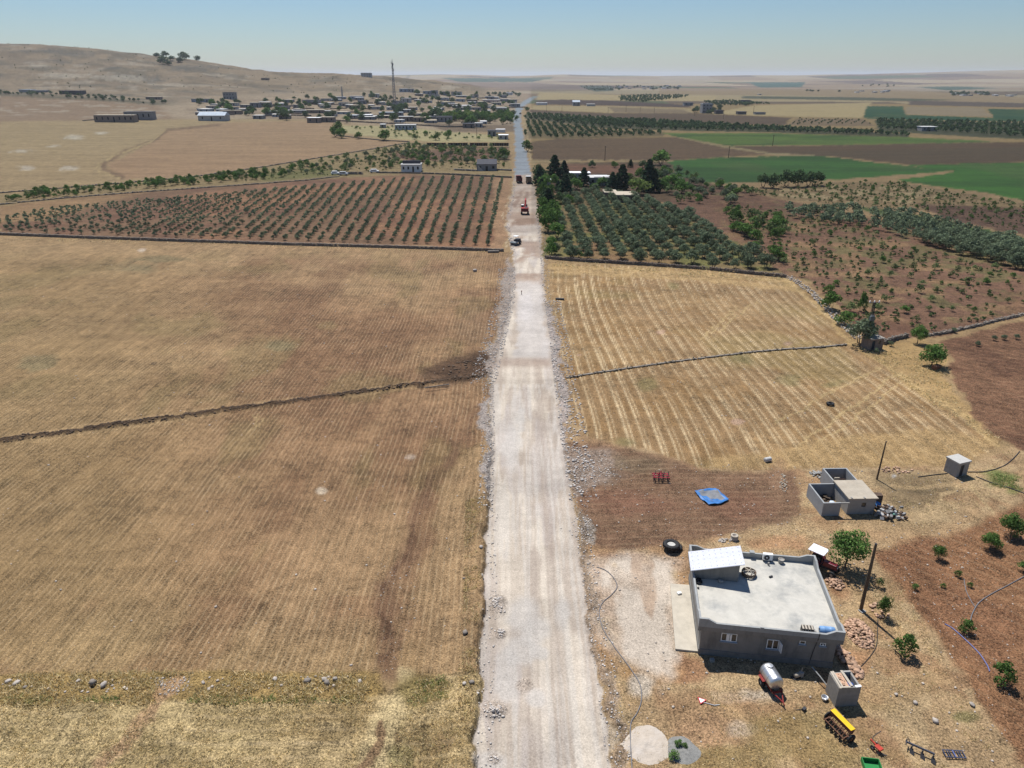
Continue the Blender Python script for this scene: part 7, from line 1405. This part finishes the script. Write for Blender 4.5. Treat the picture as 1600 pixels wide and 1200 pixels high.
# ================================================================== VEHICLES AT WORK ON THE ROAD
def simple_truck(px, py, ang, cab, bed, label, tail=None):
    p = Q(px, py); t = empty("tipper_truck", p, ang, label, "truck")
    for x_ in (-2.4, -1.2, 2.6):
        for s_ in (-1, 1): wheel(t, (x_, s_ * 1.0, .5), .5, .35)
    MB().box((.2, 0, .85), (7.2, .9, .3)).build("chassis", DARKIRON, t)
    b = MB(); b.bx(-3.4, 1.5, -1.2, 1.2, 1.05, 1.15).bx(-3.4, 1.5, -1.25, -1.17, 1.15, 2.55).bx(-3.4, 1.5, 1.17, 1.25, 1.15, 2.55).bx(1.42, 1.5, -1.17, 1.17, 1.15, 2.8); bo = b.build("tipper_body", bed, t); MB().bx(-3.48, -3.4, -1.22, 1.22, 1.1, 2.5).build("tailgate", tail or bed, bo)
    c = MB().bx(1.75, 3.55, -1.2, 1.2, .75, 2.85).build("cab", cab, t, bevel=.12); MB().bx(3.54, 3.58, -1.0, 1.0, 1.75, 2.6).build("windscreen", GLASS, c)
    for s_ in (-1, 1): MB().bx(2.4, 3.3, s_ * 1.2 - .02, s_ * 1.2 + .02, 1.8, 2.55).build("side_window", GLASS, c)
def machines():
    simple_truck(811, 285, R(94), mat("truck_red", (.16, .025, .03), var=.15), mat("truck_red_dark", (.09, .02, .025), var=.25), "dark red tipper truck at the end of the asphalt")
    simple_truck(826, 286, R(92), FRAMEW, mat("truck_tan", (.17, .125, .08), var=.3), "tan tipper truck with a shaded tailgate at the end of the asphalt")
    # excavator seen from behind, boom pointing up the road
    p = Q(820, 334); t = empty("excavator", p, R(88), "red crawler excavator with its boom stretched up the road", "excavator"); RE = mat("excavator_red", (.38, .035, .028), rough=.45, var=.15)
    for s_ in (-1, 1):
        MB().prism([(-1.9, s_ * 1.15 - .3), (1.9, s_ * 1.15 - .3), (1.9, s_ * 1.15 + .3), (-1.9, s_ * 1.15 + .3)], .12, .85).build("track", RUBBER, t, bevel=.2)
    MB().lathe((0, 0, .8), (0, 0, 1), [(0, .9), (.3, .9), (.3, 0)], 18).build("turntable", DARKIRON, t)
    bo = MB().box((-.55, 0, 1.75), (3.0, 2.7, 1.25)).build("upper_body", RE, t, bevel=.12); MB().box((-2.06, 0, 1.65), (.1, 2.3, .8)).build("counterweight", mat("counter_dark", (.10, .02, .02)), bo, bevel=.03); MB().box((-.6, -.5, 2.42), (1.8, 1.2, .12)).build("engine_cover", DARKIRON, bo)
    c = MB().box((.75, .85, 2.2), (1.5, .95, 1.75)).build("cab", DARKIRON, t, bevel=.08); MB().box((.75, .85, 3.1), (1.4, .9, .05)).build("cab_roof", FRAMEW, c); MB().box((1.52, .85, 2.4), (.03, .8, 1.1)).build("cab_glass", GLASS, c)
    MB().tube([(.8, -.2, 1.9), (2.8, -.2, 4.3), (5.0, -.2, 4.6)], [.3, .32, .22], 6).build("boom", RE, t); a = MB().tube([(4.7, -.2, 4.7), (7.0, -.2, 2.2)], [.25, .16], 6).build("stick", RE, t); MB().box((7.1, -.2, 1.6), (.9, 1.2, .9), rot=Matrix.Rotation(.5, 3, 'Y')).build("bucket", DARKIRON, a); MB().tube([(1.3, -.2, 1.9), (3.4, -.2, 4.1)], .1, 6).build("ram", STEEL, t)
    # roller
    p = Q(806, 382); t = empty("road_roller", p, R(60), "small black road roller with a white canopy on the gravel road", "road roller"); MB().lathe((-1.1, -.9, .62), (0, 1, 0), [(0, 0), (0, .6), (.02, .62), (1.78, .62), (1.8, .6), (1.8, 0)], 22).build("drum", mat("drum_steel", (.10, .10, .11), rough=.5), t, True)
    for s_ in (-1, 1): wheel(t, (1.2, s_ * .75, .6), .6, .45)
    MB().box((1.0, 0, 1.15), (1.9, 1.3, .8)).build("engine_hood", DARKIRON, t, bevel=.1); MB().box((-1.0, 0, .9), (1.7, 2.0, .22)).build("yoke", mat("roller_pale", (.34, .40, .42)), t); MB().box((0, 0, 1.2), (.7, 1.1, .5)).build("platform", DARKIRON, t)
    for x_, y_ in ((-.45, -.5), (-.45, .5), (.5, -.5), (.5, .5)): MB().tube([(x_, y_, 1.3), (x_, y_, 2.5)], .04, 5).build("canopy_post", DARKIRON, t)
    MB().box((0, 0, 2.55), (1.5, 1.3, .08)).build("canopy", FRAMEW, t)
    # cars by the white house
    def van(px, py, ang, m, label, L_=4.6, hgt=1.9):
        p = Q(px, py); t = empty("parked_van", p, ang, label, "van"); b = MB().box((0, 0, .85), (L_, 1.75, .8)).build("body", m, t, bevel=.15); MB().box((-.3, 0, 1.55), (L_ * .72, 1.6, .65), taper=.88).build("cabin", m, t, bevel=.1); MB().box((-.3, -.815, 1.55), (L_ * .6, .03, .4)).build("side_window", GLASS, b)
        for x_ in (-1.4, 1.4):
            for s_ in (-1, 1): wheel(t, (x_, s_ * .8, .32), .32, .2)
    van(585, 270, R(5), FRAMEW, "white van parked behind the wall near the white house"); van(537, 274, R(-3), mat("car_silver", (.5, .5, .5), rough=.35), "silver car parked at the end of the dark wall"); van(524, 273, R(10), FRAMEW, "white car parked by the green garden", 4.0); van(813, 178.5, R(80), DARKIRON, "dark vehicle far up the asphalt road", 6, 2.5)
    stone_wall([(531, 272.5), (568, 272.5)], 1.6, .6, .8, "dark grey yard wall between the parked cars", DARKSTONE, seed=21); stone_wall([(710, 266), (745, 267.5)], 1.1, .5, .8, "low grey yard wall on the orchard side of the dark-roofed house", PLASTER2, seed=22); stone_wall([(776, 266), (800, 267)], 1.1, .5, .8, "low grey yard wall between dark-roofed house and road", PLASTER2, seed=23)
    p = Q(815, 460); t = empty("survey_stake", p, 0, "small upright survey stake on the white gravel road", "stake"); MB().tube([(0, 0, -.1), (0, 0, .9)], .08, 6).build("post", mat("stake_dark", (.12, .09, .08)), t); MB().box((0, 0, .8), (.22, .1, .25)).build("marker", REDP, t)
    p = Q(771, 395); tag(MB().tube([(p.x - 1.6, p.y, p.z + .3), (p.x + 1.5, p.y + .3, p.z + .35)], .4, 10).build("concrete_pipe", DARKSTONE), "short dark pipe section lying below the long stone wall", "pipe")
    p = Q(742, 424); tag(MB().box((p.x, p.y, p.z + .3), (1.0, .7, .6), .5).build("rubble_block", LIME, bevel=.15), "pale block lying in stubble near the long stone wall", "block")
    p = Q(875, 468); tag(MB().tube([(p.x - 1.0, p.y, p.z + .2), (p.x + .9, p.y - .4, p.z + .25)], .22, 8).build("fallen_log", DARKIRON), "dark log lying on the mown field near the road", "log")
    p = Q(675, 612); tag(MB().tube([(P(664, 611).x, P(664, 611).y, .5), (P(702, 606).x, P(702, 606).y, .55)], .09, 6).build("fallen_beam", DARKSTONE), "dark beam lying beside the trench bank", "beam")
machines()
# ================================================================== the hazy summer air
def build_haze():
    m = bpy.data.materials.new("summer_haze"); t = nodes_of(m)
    out = t.nodes.new("ShaderNodeOutputMaterial"); v = t.nodes.new("ShaderNodeVolumePrincipled")
    v.inputs["Color"].default_value = (.86, .91, 1.0, 1); v.inputs["Density"].default_value = HAZE; v.inputs["Anisotropy"].default_value = .2
    t.links.new(v.outputs[0], out.inputs["Volume"])
    zmin = float(GZ.min()) - 1.0; zmax = max(float(GZ.max()), 130.0) + 8.0
    x = float(np.abs(GX).max()) + 60
    o = MB().bx(-x, x, -60, 26500, zmin, zmax).build("haze", m); tag(o, "thin bluish summer haze over the plain", kind="stuff")
HAZE = 5.5e-5
build_haze()
